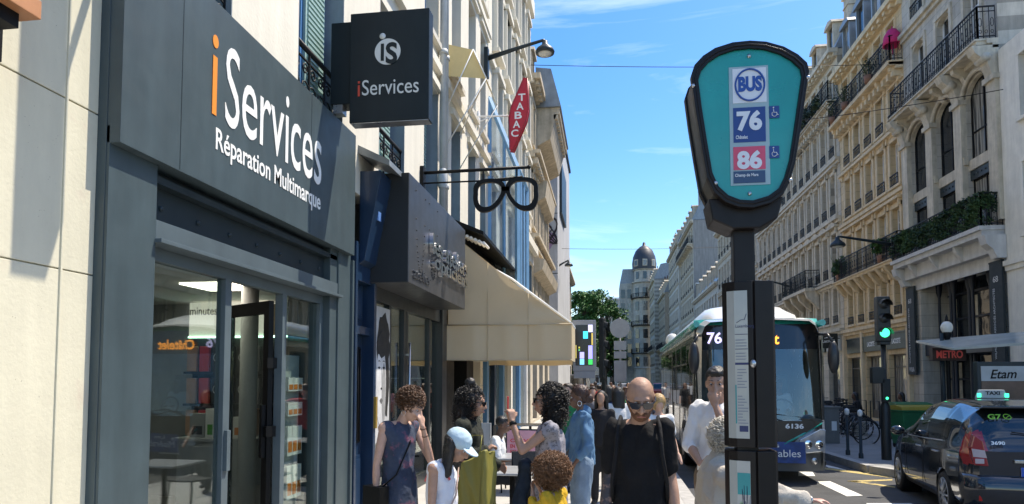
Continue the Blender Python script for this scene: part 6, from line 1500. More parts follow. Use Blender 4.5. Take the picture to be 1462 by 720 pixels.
    b.prism([(x * 0.999, z) for x, z in pl], 0.0, 0.01); b.build('tailgate', paintm, root)
    pf = section(Lc); b = MB(); b.prism([(x, z) for x, z in pf] + [(-x, z) for x, z in reversed(pf)], Lc - 0.01, Lc); b.build('grille', blk, root)
    b = MB()
    for j in range(25):
        pass
    prof = [(-0.86, 0.08), (-0.80, -0.05), (-0.55, -0.10), (0, -0.12), (0.55, -0.10), (0.80, -0.05), (0.86, 0.08)]
    vs = []; fs = []
    zs_ = [(0.30, 0.05), (0.36, 0.0), (0.52, -0.02), (0.64, 0.0), (0.68, 0.05), (0.69, 0.16)]
    for z, o_ in zs_: vs += [(x, y + o_, z) for x, y in prof]
    for i in range(len(zs_) - 1):
        for k in range(6): fs.append((i * 7 + k, i * 7 + k + 1, (i + 1) * 7 + k + 1, (i + 1) * 7 + k))
    b.add(vs, fs, True); b.build('bumper', paintm, root)
    b = MB(); b.box(-0.5, 0.5, -0.09, 0.0, 0.24, 0.33); b.build('diffuser', blk, root)
    for s in (-1, 1):
        b = MB(); b.box(s * 0.72 - 0.02, s * 0.72 + 0.02, -0.075, -0.04, 0.38, 0.53); b.build('reflector', mat('reflector_red', (0.5, 0.01, 0.01), 0.2), root, bevel=0.01)
        b = MB(); b.box(s * 0.70 - 0.05, s * 0.70 + 0.05, -0.02, 0.02, 0.82, 0.88); b.build('reverse_light', clr, root, bevel=0.008)
        b = MB(); b.prism([(s * 0.60, 0.79), (s * 0.76, 0.80), (s * 0.79, 1.02), (s * 0.75, 1.17), (s * 0.66, 1.1)][::1 if s > 0 else -1], -0.012, 0.12); tl = b.build('tail_light', red, root, bevel=0.012)
        b = MB(); b.prism([(s * 0.62, 0.89), (s * 0.77, 0.90), (s * 0.785, 1.0), (s * 0.64, 0.98)][::1 if s > 0 else -1], -0.017, 0.0); b.build('indicator', clr, tl, bevel=0.004)
    b = MB(); b.box(-0.33, 0.33, -0.04, -0.005, 0.84, 0.88); b.build('chrome_strip', M_['steel'], root, bevel=0.006)
    b = MB(); b.box(-0.26, 0.26, -0.02, -0.008, 0.68, 0.79); pl_ = b.build('number_plate', M_['white'], root)
    b = MB(); b.box(-0.26, -0.215, -0.0215, -0.0205, 0.68, 0.79); b.box(0.215, 0.26, -0.0215, -0.0205, 0.68, 0.79); b.build('plate_band', mat('plate_blue', (0.02, 0.1, 0.45), 0.4), pl_)
    text('lettering', 'EW-961-GD', M_['black'], pl_, xf((-0.2, -0.0215, 0.7), (1, 0, 0), (0, 0, 1)), 0.4, 0.07, 0.001, 0.02)
    b = MB(); ring_ = [(0.075 * math.cos(t * PI / 12), -0.02, 0.95 + 0.05 * math.sin(t * PI / 12)) for t in range(24)]
    b.tube(ring_, 0.007, 5, closed=True); b.tube([(0.03 * math.cos(t * PI / 8), -0.02, 0.95 + 0.046 * math.sin(t * PI / 8)) for t in range(16)], 0.006, 5, closed=True); b.tube([(0.066 * math.cos(t * PI / 8), -0.02, 0.965 + 0.02 * math.sin(t * PI / 8)) for t in range(16)], 0.006, 5, closed=True); b.build('emblem', M_['chrome'], root)
    # spoiler lip, wiper
    b = MB(); b.prism([(-0.62, 1.48), (0.62, 1.48), (0.58, 1.51), (-0.58, 1.51)], 0.2, 0.55); b.build('spoiler', paintm, root, bevel=0.01)
    b = MB(); b.tube([(0.05, 0.1, 1.15), (-0.3, 0.13, 1.2)], 0.008, 5); b.build('rear_wiper', blk, root)
    text('lettering', 'G7', mat('taxi_green', (0.25, 0.6, 0.05), 0.5), root, xf((-0.52, 0.225, 1.345), (1, 0, 0), (0, 0.5, 1)), 0.15, 0.07, 0.002, 0.02)
    b = MB(); b.tube([(-0.31 + 0.04 * math.cos(t * PI / 8) - 0.01 * math.sin(t * PI / 8), 0.22 + 0.018 * math.sin(t * PI / 8), 1.38 + 0.03 * math.sin(t * PI / 8)) for t in range(16)], 0.005, 4, closed=True); b.tube([(-0.35, 0.2, 1.35), (-0.28, 0.22, 1.4)], 0.004, 4); b.build('leaf_symbol', MATS['taxi_green'], root)
    text('lettering', '3690', M_['letter'], root, xf((-0.56, 0.005, 1.05), (1, 0, 0), (0, 0.35, 1)), 0.15, 0.045, 0.002, 0.03)
    # door lines, handles, mirror
    for s in (-1, 1):
        b = MB()
        for yy in (1.05, 1.93, 3.0):
            b.tube([(s * 0.889, yy, 0.34), (s * 0.893, yy + 0.01, 0.6), (s * 0.875, yy, 0.88)], 0.004, 4)
        b.build('door_gap', blk, root)
        for yy in (1.15, 2.05): b = MB(); b.tube([(s * 0.87, yy, 0.86), (s * 0.905, yy + 0.03, 0.865), (s * 0.905, yy + 0.16, 0.865), (s * 0.87, yy + 0.19, 0.86)], 0.012, 6); b.build('door_handle', M_['steel'], root)
        b = MB(); b.ell((s * 1.0, 2.95, 1.03), (0.11, 0.07, 0.075), 12); b.tube([(s * 0.86, 3.0, 0.98), (s * 0.95, 2.97, 1.0)], 0.02, 6); b.build('mirror', paintm, root)
        b = MB(); b.tube([(s * 0.845, 1.03, 1.02), (s * 0.85, 2.0, 0.985), (s * 0.85, 3.0, 0.965)], 0.007, 5); b.build('chrome_strip', M_['steel'], root)
        for wy, wz in wheels:
            b = MB(); b.lathe([(0.0, 0.0), (0.21, 0.0), (0.225, 0.02), (0.29, 0.025), (0.315, -0.01), (0.315, -0.18), (0.0, -0.18)] if s > 0 else [(0.0, 0.0), (0.21, 0.0), (0.225, -0.02), (0.29, -0.025), (0.315, 0.01), (0.315, 0.18), (0.0, 0.18)], (s * 0.855, wy, wz), 36, axis='x')
            wh = b.build('wheel', M_['rubber'], root)
            b = MB(); xx = s * 0.868; b.lathe([(0.2, 0), (0.225, 0.008 * s), (0.225, 0.014 * s), (0.2, 0.012 * s)], (xx, wy, wz), 32, axis='x')
            for k in range(10):
                a_ = 2 * PI * k / 10; ca_, sa_ = math.cos(a_), math.sin(a_)
                b.tube([(xx + s * 0.008, wy + 0.04 * ca_, wz + 0.04 * sa_), (xx + s * 0.006, wy + 0.21 * ca_, wz + 0.21 * sa_)], [0.02, 0.014], 5)
            b.lathe([(0, 0.02 * s), (0.05, 0.015 * s), (0.055, 0)], (xx, wy, wz), 14, axis='x'); b.build('rim', mat('alloy', (0.42, 0.43, 0.44), 0.3, 0.7, var=0.05), wh)
            # arch liner
            b = MB(); b.lathe([(RW, s * -0.001), (RW, -s * 0.3), (0, -s * 0.3)], (s * 0.87, wy, wz), 32, axis='x'); b.build('arch_liner', blk, root)
    b = MB(); b.box(-0.7, 0.7, 0.4, 4.2, 0.2, 0.24); b.build('underbody', blk, root)
    # roof sign
    b = MB(); b.prism([(-0.2, 1.57), (0.2, 1.57), (0.15, 1.69), (-0.15, 1.69)], 1.72, 1.84); rs = b.build('roof_sign', mat('sign_shell', (0.4, 0.42, 0.42), 0.4), root, bevel=0.01)
    text('lettering', 'TAXI', M_['black'], rs, xf((-0.09, 1.718, 1.62), (1, 0, 0), (0, 0, 1)), 0.18, 0.05, 0.002, 0.03)
    for s in (-1, 1): b = MB(); b.box(s * 0.175 - 0.025, s * 0.175 + 0.025, 1.70, 1.72, 1.585, 1.64); b.build('green_lamp', mat('lamp_green', (0.02, 1.0, 0.55), 0.4, emit=1.0, var=0), rs, bevel=0.005)
    b = MB(); b.tube([(0.25, 0.75, 1.53), (0.25, 0.6, 1.66)], 0.004, 4); b.build('aerial', blk, root)
    def cam_pt(u, D): q = ray(u, CY); q = q / (CM.transposed() @ q).z * -D; return Vector((q.x, q.y, ZR))
    pr, pf_ = cam_pt(1377, 8.4), cam_pt(1287, 11.3); dd = (pf_ - pr).normalized(); a_ = math.atan2(-dd.x, dd.y)
    root.rotation_euler = (0, 0, a_); root.scale = (0.98, 0.9, 1.03); root.location = pr + Vector((dd.y, -dd.x, 0)) * 0.80
    return root
TAXI = taxi()

# ================================================================== STREET FURNITURE
def bollard(loc, label):
    root = empty('bollard', label, 'bollard', loc, 0, 'white tipped bollards along the far kerb')
    b = MB(); b.lathe([(0.05, 0), (0.05, 0.1), (0.034, 0.12), (0.034, 0.92), (0.0, 0.92)], n=14); b.build('post', M_['anth2'], root)
    b = MB(); b.lathe([(0.03, 0.92), (0.052, 0.96), (0.056, 1.0), (0.045, 1.05), (0.0, 1.075)], n=14); b.build('cap', M_['white'], root)
b1, b2 = at_z(1210.7, 649.6, 0), at_z(1229.5, 654.5, 0)
bollard(b1, 'dark bollard with a white tip, left of the pair by the green light'); bollard(b2, 'dark bollard with a white tip, right of the pair, closer to the traffic light')
def traffic_light(loc, label, on=True, face=1, h=3.55):
    root = empty('traffic_light', label, 'traffic light', loc)
    m = mat('signal_black', (0.012, 0.014, 0.014), 0.45)
    b = MB(); b.lathe([(0.1, 0), (0.1, 1.15), (0.055, 1.25), (0.05, h - 0.9), (0.0, h - 0.9)], n=14); b.build('post', m, root)
    b = MB(); b.box(-0.135, 0.135, -0.1, 0.12, h - 1.0, h); hs_ = b.build('signal_head', m, root, bevel=0.03)
    for i in range(3):
        z = h - 0.18 - i * 0.31
        b = MB(); b.lathe([(0, -0.115), (0.1, -0.11), (0.1, -0.1)], (0, 0, z), 18, axis='y')
        on_ = on and i == 2; b.build('lens', mat('green_signal', (0.02, 1.0, 0.42), 0.4, emit=1.3, var=0) if on_ else mat('lens_dark', (0.03, 0.03, 0.03), 0.3), hs_)
        v = MB()
        for k in range(12):
            a0, a1 = PI * k / 12 - 0.15, PI * (k + 1) / 12 - 0.15 + 0.0
            v.quad((0.12 * math.cos(a0), -0.1, z + 0.12 * math.sin(a0)), (0.12 * math.cos(a1), -0.1, z + 0.12 * math.sin(a1)), (0.12 * math.cos(a1), -0.27, z + 0.12 * math.sin(a1) - 0.02), (0.12 * math.cos(a0), -0.27, z + 0.12 * math.sin(a0) - 0.02))
        v.build('visor', m, hs_, recalc=False)
    b = MB(); b.box(-0.28, -0.03, -0.12, 0.05, h - 1.9, h - 1.55); b.build('repeater', m, root, bevel=0.01); b = MB(); b.box(-0.1, 0.1, -0.12, 0.1, h - 1.06, h - 1.0); b.build('head_bracket', m, root, bevel=0.01); b = MB(); b.box(-0.08, 0.08, -0.12, 0.0, 1.25, 1.75); b.build('repeater', m, root, bevel=0.01)
    if on: b = MB(); b.lathe([(0, -0.13), (0.03, -0.125)], (0, 0, 1.33), 10, axis='y'); b.build('lens', MATS['green_signal'], root)
    return root
tlp = at_z(1266, 656.5, 0)
traffic_light(tlp, 'traffic light showing green on the far pavement, beside the green bins')
t2 = traffic_light(at_y(862, 700, 11.0) * 1.0, 'slim black traffic light turned away in the middle of the crowd', False, h=2.75); t2.location.z = 0; t2.rotation_euler = (0, 0, R(65)); t2.scale = (0.4, 0.4, 1)
# green bins
def bin_(loc, rz, label, lid):
    root = empty('wheeled_bin', label, 'bin', loc, rz, 'green wheeled bins'); root.scale = (0.8, 0.85, 0.88)
    g = mat('bin_green', (0.01, 0.15, 0.06), 0.4, var=0.12)
    b = MB(); b.add([(-0.5, -0.33, 0.12), (0.5, -0.33, 0.12), (0.5, 0.33, 0.12), (-0.5, 0.33, 0.12), (-0.6, -0.4, 1.05), (0.6, -0.4, 1.05), (0.6, 0.4, 1.05), (-0.6, 0.4, 1.05)], BOXF); b.box(-0.63, 0.63, -0.43, 0.43, 1.05, 1.1)
    b.build('body', g, root, bevel=0.02)
    b = MB(); b.prism([(-0.45, 1.1), (0.45, 1.1), (0.42, 1.16), (0.25, 1.22), (-0.25, 1.22), (-0.42, 1.16)], -0.62, 0.62, 'x') if False else b.prism([(-0.43, 1.1), (0.43, 1.1), (0.38, 1.19), (0, 1.24), (-0.38, 1.19)], -0.62, 0.62, 'x')
    b.build('lid', lid, root, bevel=0.01)
    for (x, y) in ((-0.45, -0.28), (0.45, -0.28), (-0.45, 0.28), (0.45, 0.28)):
        b = MB(); b.lathe([(0, -0.03), (0.09, -0.03), (0.1, 0), (0.09, 0.03), (0, 0.03)], (x, y, 0.1), 12, axis='x'); b.build('wheel', M_['rubber'], root)
gb = mat('bin_green', (0.01, 0.15, 0.06), 0.4, var=0.12)
bp = at_y(1303, 541, 18.2); bp2 = at_y(1296, 541, 20.5)
bin_((bp.x, bp.y, 0), R(8), 'green wheeled bin with a yellow lid partly behind the taxi', mat('bin_yellow', (0.3, 0.25, 0.03), 0.5))
bin_((bp2.x, bp2.y, 0), R(4), 'green wheeled bin with a green lid just behind the yellow lidded one', gb)
# bicycles
def bicycle():
    root = empty('bicycle', 'x', 'bicycle', (0, 0, 0), 0, 'bicycles parked in a row on the far pavement')
    fr = mat('bike_frame', (0.03, 0.035, 0.045), 0.3, rnd=0.6, coat=0.4)
    b = MB(); Rw = 0.34
    P = dict(bb=(0, 0, 0.29), st=(-0.18, 0, 0.78), hd=(0.42, 0, 0.82), hb=(0.45, 0, 0.68), rw=(-0.48, 0, Rw), fw=(0.58, 0, Rw))
    for (p, q, r_) in (('bb', 'st', .016), ('st', 'hd', .014), ('bb', 'hb', .018), ('hd', 'hb', .018), ('rw', 'bb', .01), ('rw', 'st', .01), ('hb', 'fw', .014)): b.tube([P[p], P[q]], r_, 6)
    b.tube([(-0.6, 0, 0.72), (-0.2, 0, 0.73)], 0.012, 5); b.tube([(-0.48, 0, Rw), (-0.45, 0, 0.72)], 0.008, 5)
    b.build('frame', fr, root, recalc=False)
    for c in (P['rw'], P['fw']):
        w_ = MB(); w_.tube([(c[0] + Rw * math.cos(t * PI / 14), 0, c[2] + Rw * math.sin(t * PI / 14)) for t in range(28)], 0.019, 6, closed=True); wo = w_.build('wheel', M_['rubber'], root, recalc=False)
        s_ = MB()
        for k in range(14): a_ = k * PI / 7; s_.tube([(c[0], 0.02 * (-1) ** k, c[2]), (c[0] + Rw * math.cos(a_), 0, c[2] + Rw * math.sin(a_))], 0.003, 3, sm=False)
        s_.build('spokes', M_['steel'], wo, recalc=False)
        m = MB(); m.tube([(c[0] + (Rw + 0.035) * math.cos(t * PI / 10), 0, c[2] + (Rw + 0.035) * math.sin(t * PI / 10)) for t in range(1, 9)], 0.014, 4); m.build('mudguard', fr, root, recalc=False)
    h_ = MB(); h_.tube([(0.42, 0, 0.82), (0.40, 0, 0.98), (0.42, 0.0, 1.0)], 0.013, 6); h_.tube([(0.28, -0.3, 1.02), (0.42, -0.15, 1.01), (0.42, 0.15, 1.01), (0.28, 0.3, 1.02)], 0.013, 6); h_.build('handlebar', M_['black'], root, recalc=False)
    s_ = MB(); s_.tube([(-0.18, 0, 0.78), (-0.21, 0, 0.92)], 0.012, 6); s_.prism([(-0.36, -0.09), (-0.3, -0.11), (-0.05, -0.03), (-0.03, 0.0), (-0.05, 0.03), (-0.3, 0.11), (-0.36, 0.09)], 0.91, 0.96, 'z'); s_.build('saddle', M_['rubber'], root)
    k_ = MB(); k_.lathe([(0.09, -0.03), (0.09, -0.035), (0, -0.035)], (0, 0, 0.29), 14, axis='y'); k_.tube([(0, -0.05, 0.29), (0.1, -0.05, 0.16), (0.1, -0.12, 0.16)], 0.01, 4); k_.build('crank', M_['steel'], root, recalc=False)
    return root
proto = bicycle(); rng = random.Random(21)
bpos = []
p_a, p_b = at_z(1186, 618, 0), at_z(1262, 622, 0)
for i in range(9):
    t = i / 8; bpos.append((8.3 - 1.9 * t, 26.6 - 7.3 * t))
lab = ['farthest from the camera', 'second from the far end', 'third from the far end', 'fourth from the far end', 'in the middle of the row', 'fourth from the near end', 'third from the near end', 'second from the near end', 'nearest the traffic light']
for i, (x, y) in enumerate(bpos):
    o = proto if i == 0 else copy_tree(proto)
    o.location = (x, y, 0); o.rotation_euler = (0, R(rng.uniform(-6, 6)), R(rng.choice((0, 180)) + rng.uniform(-14, 14))); o['label'] = 'dark bicycle parked on the far pavement, ' + lab[i]
# low railing behind bikes, rack
b = MB()
for k in range(9): b.tube([(9.4, 19.0 + k * 1.2, 0), (9.4, 19.0 + k * 1.2, 0.95), (9.4, 19.8 + k * 1.2, 0.95), (9.4, 19.8 + k * 1.2, 0)], 0.02, 6)
o = b.build('railing', M_['black'], recalc=False); tag(o, 'low black hoop railing along the pavement behind the bicycles', 'railing')
# grey kerbside cabinet beside the bus
cbp = at_z(1170, 632, 0)
b = MB(); b.box(-0.45, 0.45, -0.25, 0.25, 0, 0.95); b.box(-0.48, 0.48, -0.28, 0.28, 0.95, 1.0); b.box(-0.005, 0.005, -0.256, -0.25, 0.08, 0.9); o = b.build('street_cabinet', mat('cabinet_grey', (0.16, 0.16, 0.15), 0.6, streak=0.2), bevel=0.01)
o.location = (cbp.x, cbp.y, 0); tag(o, 'grey utility cabinet on the far pavement right of the bus', 'cabinet')
b = MB(); b.box(0.25, 0.38, -0.2565, -0.2505, 0.35, 0.6); b.build('sticker', M_['white'], o)
# metro lamp + sign
mp_ = at_y(1353, 505, 16.6)
me_ = empty('metro_sign', 'red lettered METRO board with a globe lamp above it', 'sign', (mp_.x, mp_.y, 0)); me_.scale = (0.85, 0.85, 1)
b = MB(); b.lathe([(0.12, 0), (0.12, 0.3), (0.06, 0.4), (0.05, 2.2), (0.04, 2.85), (0.0, 2.85)], n=12); b.build('post', M_['black'], me_)
b = MB(); b.box(-0.42, 0.42, -0.1, 0.1, mp_.z - 0.17, mp_.z + 0.13); mb_ = b.build('board', mat('metro_board', (0.03, 0.012, 0.012), 0.4), me_, bevel=0.01)
text('lettering', 'METRO', mat('metro_red', (0.6, 0.1, 0.1), 0.5, emit=0.05), mb_, xf((-0.33, -0.101, mp_.z - 0.11), (1, 0, 0), (0, 0, 1)), 0.66, 0.18, 0.004, 0.03)
gz = at_y(1351, 468, 16.6).z
b = MB(); b.ell((0, 0, gz), 0.15, 18); b.build('globe', mat('opal_globe', (0.7, 0.68, 0.6), 0.25), me_)
b = MB(); b.lathe([(0.03, 2.6), (0.07, gz - 0.26), (0.12, gz - 0.16), (0.1, gz - 0.1)], n=12); b.lathe([(0.05, gz + 0.14), (0.03, gz + 0.25), (0, gz + 0.32)], n=10); b.build('lamp_fitting', M_['black'], me_)
# bus shelter with advert, right edge
shl = empty('bus_shelter', 'bus shelter with a lit advert panel and curved glass roof at the right edge', 'shelter', (0, 0, 0))
p = at_y(1395, 523, 13.2); p2 = at_y(1462, 570, 13.2)
b = MB(); b.box(p.x, p.x + 1.35, 13.2, 13.35, 0.35, p.z + 0.08); fr_ = b.build('advert_case', M_['anth2'], shl, bevel=0.01)
b = MB(); b.box(p.x + 0.06, p.x + 1.29, 13.192, 13.2, p.z - 0.27, p.z + 0.0); hd_ = b.build('header', mat('header_grey', (0.42, 0.44, 0.44), 0.4), fr_)
q = at_y(1414, 541, 13.19); text('lettering', 'Etam', M_['black'], hd_, xf((q.x, 13.19, q.z), (1, 0, 0.02), (0.25, 0, 1)), 0.42, 0.17, 0.003, 0.015)
b = MB(); b.box(p.x + 0.06, p.x + 1.29, 13.192, 13.2, 0.5, p.z - 0.275); b.build('poster', mat('poster_brown', (0.09, 0.05, 0.04), 0.3, var=0.6, vscale=1.6), fr_)
b = MB()
b.quad((5.9, 15.0, 2.72), (9.6, 14.0, 2.95), (9.6, 13.0, 2.85), (5.9, 13.6, 2.62)) if False else None
r0, r1_ = at_y(1360, 500, 15.5), at_y(1462, 482, 14.0)
b.add([(r0.x, 15.5, r0.z), (r1_.x + 2, 13.0, r1_.z - 0.02), (r1_.x + 2, 13.0, r1_.z + 0.05), (r0.x, 15.5, r0.z + 0.05), (r0.x, 17.2, r0.z + 0.25), (r1_.x + 2, 15.2, r1_.z + 0.25), (r1_.x + 2, 15.2, r1_.z + 0.3), (r0.x, 17.2, r0.z + 0.3)], [(0, 1, 2, 3), (4, 7, 6, 5), (3, 2, 6, 7), (0, 4, 5, 1), (0, 3, 7, 4), (1, 5, 6, 2)])
b.build('roof', mat('shelter_roof', (0.4, 0.44, 0.42), 0.15, spec=0.8), shl)
b = MB()
for (x, y) in ((r0.x + 0.3, 16.6), (r0.x + 1.8, 15.6), (r0.x + 3.2, 14.6)): b.tube([(x, y, 0), (x, y, 2.8)], 0.045, 8)
b.build('post', M_['anth2'], shl)
# digital screen on a pole
sp = at_y(834, 500, 13.5)
ds = empty('digital_screen', 'grey framed digital screen on a thin pole showing coloured blocks', 'screen', (sp.x, 13.5, 0))
c = [at_y(817, 539, 13.5), at_y(850, 457, 13.5)]; hw = (c[1].x - c[0].x) / 2
b = MB(); b.box(-hw, hw, 0, 0.2, c[0].z + 0.13, c[1].z); b.box(-hw + 0.02, hw - 0.02, 0.01, 0.19, c[0].z - 0.02, c[0].z + 0.13); b.build('case', mat('screen_case', (0.26, 0.27, 0.29), 0.45), ds, bevel=0.012)
b = MB(); b.cyl((0, 0.1, 0), (0, 0.1, c[0].z), 0.035); b.build('pole', M_['steel'], ds)
zl, zh = at_y(834, 522, 13.5).z, at_y(834, 464, 13.5).z; xw = hw * 0.74
b = MB(); b.box(-xw, xw, -0.004, 0.0, zl, zh); sc_ = b.build('display', mat('display_black', (0.01, 0.012, 0.02), 0.2), ds)
def blk_(x0, x1, z0, z1, colr, e):
    b = MB(); b.box(-xw + 2 * xw * x0, -xw + 2 * xw * x1, -0.0065, -0.0045, zl + (zh - zl) * z0, zl + (zh - zl) * z1); b.build('display_block', mat('disp_%d_%d' % (x0 * 100, z0 * 100), colr, 0.4, emit=e, var=0), sc_)
blk_(0.45, 0.72, 0.66, 0.84, (0.03, 0.6, 0.9), 0.8); blk_(0.74, 1, 0.82, 1.0, (0.5, 0.5, 0.85), 0.8); blk_(0.93, 1, 0.5, 0.8, (0.6, 0.45, 0.1), 0.6); blk_(0.74, 0.98, 0.16, 0.49, (0.3, 0.3, 0.85), 0.8)
blk_(0.74, 0.98, 0.02, 0.15, (0.02, 0.5, 0.1), 0.8); blk_(0.25, 0.5, 0.02, 0.16, (0.15, 0.5, 0.8), 0.8); blk_(0.25, 0.5, 0.17, 0.33, (0.35, 0.35, 0.85), 0.8); blk_(0.0, 0.06, 0.18, 0.5, (0.5, 0.4, 0.1), 0.5); blk_(0.18, 0.26, 0.42, 0.46, (0.5, 0.5, 0.1), 0.6); blk_(0.18, 0.26, 0.36, 0.4, (0.1, 0.5, 0.2), 0.6)
# round sign seen from behind with plates
rs = at_y(885, 469, 22)
rt_ = empty('road_sign', 'round road sign seen from behind above a stack of grey plates', 'sign', (rs.x, 22, ZR))
b = MB(); b.cyl((0, 0, 0), (0, 0, rs.z + 0.5), 0.035); b.build('pole', M_['grey'], rt_)
b = MB(); b.lathe([(0, 0.0), (0.27, 0), (0.27, -0.02), (0, -0.02)], (0, -0.04, rs.z - ZR), 24, False, axis='y'); [setattr(v, 'x', v.x * 1.18) for v in b.v[-96:]]; [setattr(v, 'z', (v.z - rs.z + ZR) * 1.18 + rs.z - ZR) for v in b.v[-96:]]; b.build('disc', mat('sign_back', (0.33, 0.33, 0.33), 0.5, 0.2), rt_)
b = MB()
for (v0, v1) in ((487, 500), (502, 512), (515, 545)):
    za, zb_ = at_y(885, v1, 22).z - ZR, at_y(885, v0, 22).z - ZR; b.box(-0.2, 0.2, -0.05, -0.03, za, zb_)
b.build('plate', MATS['sign_back'], rt_)
# wall lamps
def wall_lamp(base, tip, label, r=0.2, name='street_lamp'):
    root = empty(name, label, 'street lamp', (0, 0, 0), 0, 'street lamps fixed to the facades')
    base, tip = Vector(base), Vector(tip); d = tip - base
    b = MB(); b.tube([base, base + d * 0.5 + Vector((0, 0, 0.02)), base + d * 0.96 + Vector((0, 0, 0.02)), tip], [r * 0.3, r * 0.22, r * 0.17, r * 0.15], 8)
    b.box(base.x - 0.05, base.x + 0.05, base.y - 0.1, base.y + 0.1, base.z - r * 2.2, base.z + r * 1.2); b.build('arm', M_['anth2'], root)
    b = MB(); b.lathe([(0.0, 0.0), (r * 0.3, -0.02), (r * 0.35, -r * 0.5), (r * 0.95, -r * 1.0), (r * 1.1, -r * 1.3), (r * 1.05, -r * 1.5), (r * 0.8, -r * 1.5)], tip, 18); h = b.build('lamp_head', M_['anth2'], root)
    b = MB(); b.lathe([(0, -r * 1.45), (r * 0.78, -r * 1.48), (r * 0.7, -r * 1.62), (0, -r * 1.7)], tip, 16); b.build('lamp_glass', mat('lamp_lens', (0.55, 0.55, 0.5), 0.2), h)
Yl = 16.0; bA, tA = at_y(724, 82, Yl), at_y(778, 58, Yl)
wall_lamp((-2.95, Yl, bA.z), tA, 'big dark street lamp on a bracket high up on the left facade', 0.22)
Y2 = 38.0
a_, c_ = at_y(797, 380, Y2), at_y(812, 372, Y2); wall_lamp(a_, c_, 'small street lamp on the edge of the blind grey wall, upper one', 0.22)
a_, c_ = at_y(797, 432, 47), at_y(806, 425, 47); wall_lamp(a_, c_, 'small street lamp on the edge of the blind grey wall, lower one', 0.22)
a_, c_ = at_y(1245, 342, 25), at_y(1212, 328, 25); wall_lamp((XR - 0.02, 26.5, a_.z), (c_.x, 26.2, c_.z), 'dark street lamp with a long arm on the yellow building', 0.25)
a_ = at_y(1110, 410, 42); c_ = at_y(1096, 401, 42); wall_lamp((XR - 0.02, 42, a_.z), (c_.x, 42, c_.z), 'street lamp on the long cream building, right of the bus stop post', 0.25)
a_ = at_y(1035, 455, 62); c_ = at_y(1022, 446, 62); wall_lamp((XR - 0.02, 62, a_.z), (c_.x, 62, c_.z), 'street lamp on the second cream building, left of the bus stop post', 0.3)
# overhead wires
def wire(p, q, label, r=0.012, sag=0.1):
    b = MB(); pts = [Vector(p).lerp(Vector(q), t / 12) - Vector((0, 0, sag * 4 * (t / 12) * (1 - t / 12))) for t in range(13)]; b.tube(pts, r, 5); o = b.build('overhead_wire', M_['black'], recalc=False); tag(o, label, 'wire', 'wires strung across the street')
wire(at_y(757, 93, 26.0), at_y(1260, 92, 28), 'thin wire crossing the sky at the level of the bus lantern', 0.013)
wire(at_y(1080, 178, 28), at_y(1432, 128, 19.5), 'thin wire running to the iron balcony of the grey stone building', 0.012)
wire(at_y(797, 355, 40), at_y(1050, 352, 46), 'lower thin wire crossing the sky left of the bus stop', 0.012)

# ================================================================== CAFE TABLES
def cafe_table(loc, label, rz=0):
    root = empty('cafe_table', label, 'table', loc, rz, 'cafe tables on the pavement')
    b = MB(); b.box(-0.35, 0.35, -0.32, 0.32, 0.73, 0.755); b.build('tabletop', mat('table_grey', (0.4, 0.42, 0.43), 0.3, 0.3), root, bevel=0.008)
    b = MB(); b.cyl((0, 0, 0.03), (0, 0, 0.73), 0.03); b.build('column', M_['black'], root)
    b = MB(); b.box(-0.25, 0.25, -0.03, 0.03, 0, 0.03); b.box(-0.03, 0.03, -0.25, 0.25, 0, 0.028); b.build('foot', M_['black'], root)
def cafe_chair(loc, label, rz=0):
    root = empty('cafe_chair', label, 'chair', loc, rz, 'black cafe chairs')
    b = MB(); b.box(-0.21, 0.21, -0.21, 0.21, 0.44, 0.465); b.build('seat', mat('chair_weave', (0.04, 0.04, 0.04), 0.6, var=0.4, vscale=40), root, bevel=0.01)
    b = MB(); b.box(-0.2, 0.2, 0.2, 0.22, 0.62, 0.86); b.build('backrest', MATS['chair_weave'], root, bevel=0.01)
    for (x, y) in ((-.19, -.19), (.19, -.19), (-.19, .2), (.19, .2)):
        b = MB(); b.tube([(x * 1.1, y * 1.15, 0), (x, y, 0.45)] + ([(x, y + 0.01, 0.86)] if y > 0 else []), 0.012, 6); b.build('leg', M_['black'], root)
tbls = [(-1.05, 7.3, 'grey cafe table nearest the green paper bag'), (-1.2, 8.6, 'grey cafe table in front of the seated boy'), (-1.25, 10.4, 'grey cafe table behind the seated boy'), (-1.3, 12.6, 'grey cafe table under the near end of the awning'), (-1.7, 14.6, 'grey cafe table deep under the awning')]
for x, y, l in tbls: cafe_table((x, y, 0), l)
for i, (x, y, rz, l) in enumerate(((-1.75, 8.55, 90, 'black cafe chair the boy in white sits on'), (-0.95, 8.0, 10, 'black cafe chair beside the first cafe table'), (-1.85, 10.4, 90, 'black cafe chair behind the seated boy, against the facade'), (-1.95, 12.6, 90, 'black cafe chair under the near end of the awning'), (-0.75, 10.0, 200, 'empty black cafe chair on the street side of the tables'))):
    cafe_chair((x, y, 0), l, R(rz))
mb0 = at_y(743, 620, 9.4)
mn = empty('menu_board', 'pink menu board with red lettering standing among the cafe tables', 'menu board', (mb0.x + 0.02, 9.4, 0), R(-8))
b = MB(); b.box(-0.22, 0.22, 0, 0.03, 0.62, 1.02); bb_ = b.build('panel', mat('menu_pink', (0.75, 0.38, 0.45), 0.5), mn, bevel=0.004)
b = MB(); b.box(-0.24, 0.24, 0.004, 0.034, 0.6, 0.62); b.box(-0.24, 0.24, 0.004, 0.034, 1.02, 1.04); b.box(-0.24, -0.22, 0.004, 0.034, 0.6, 1.04); b.box(0.22, 0.24, 0.004, 0.034, 0.6, 1.04); b.cyl((0, 0.02, 0), (0, 0.02, 0.6), 0.015); b.build('frame', M_['anth2'], mn)
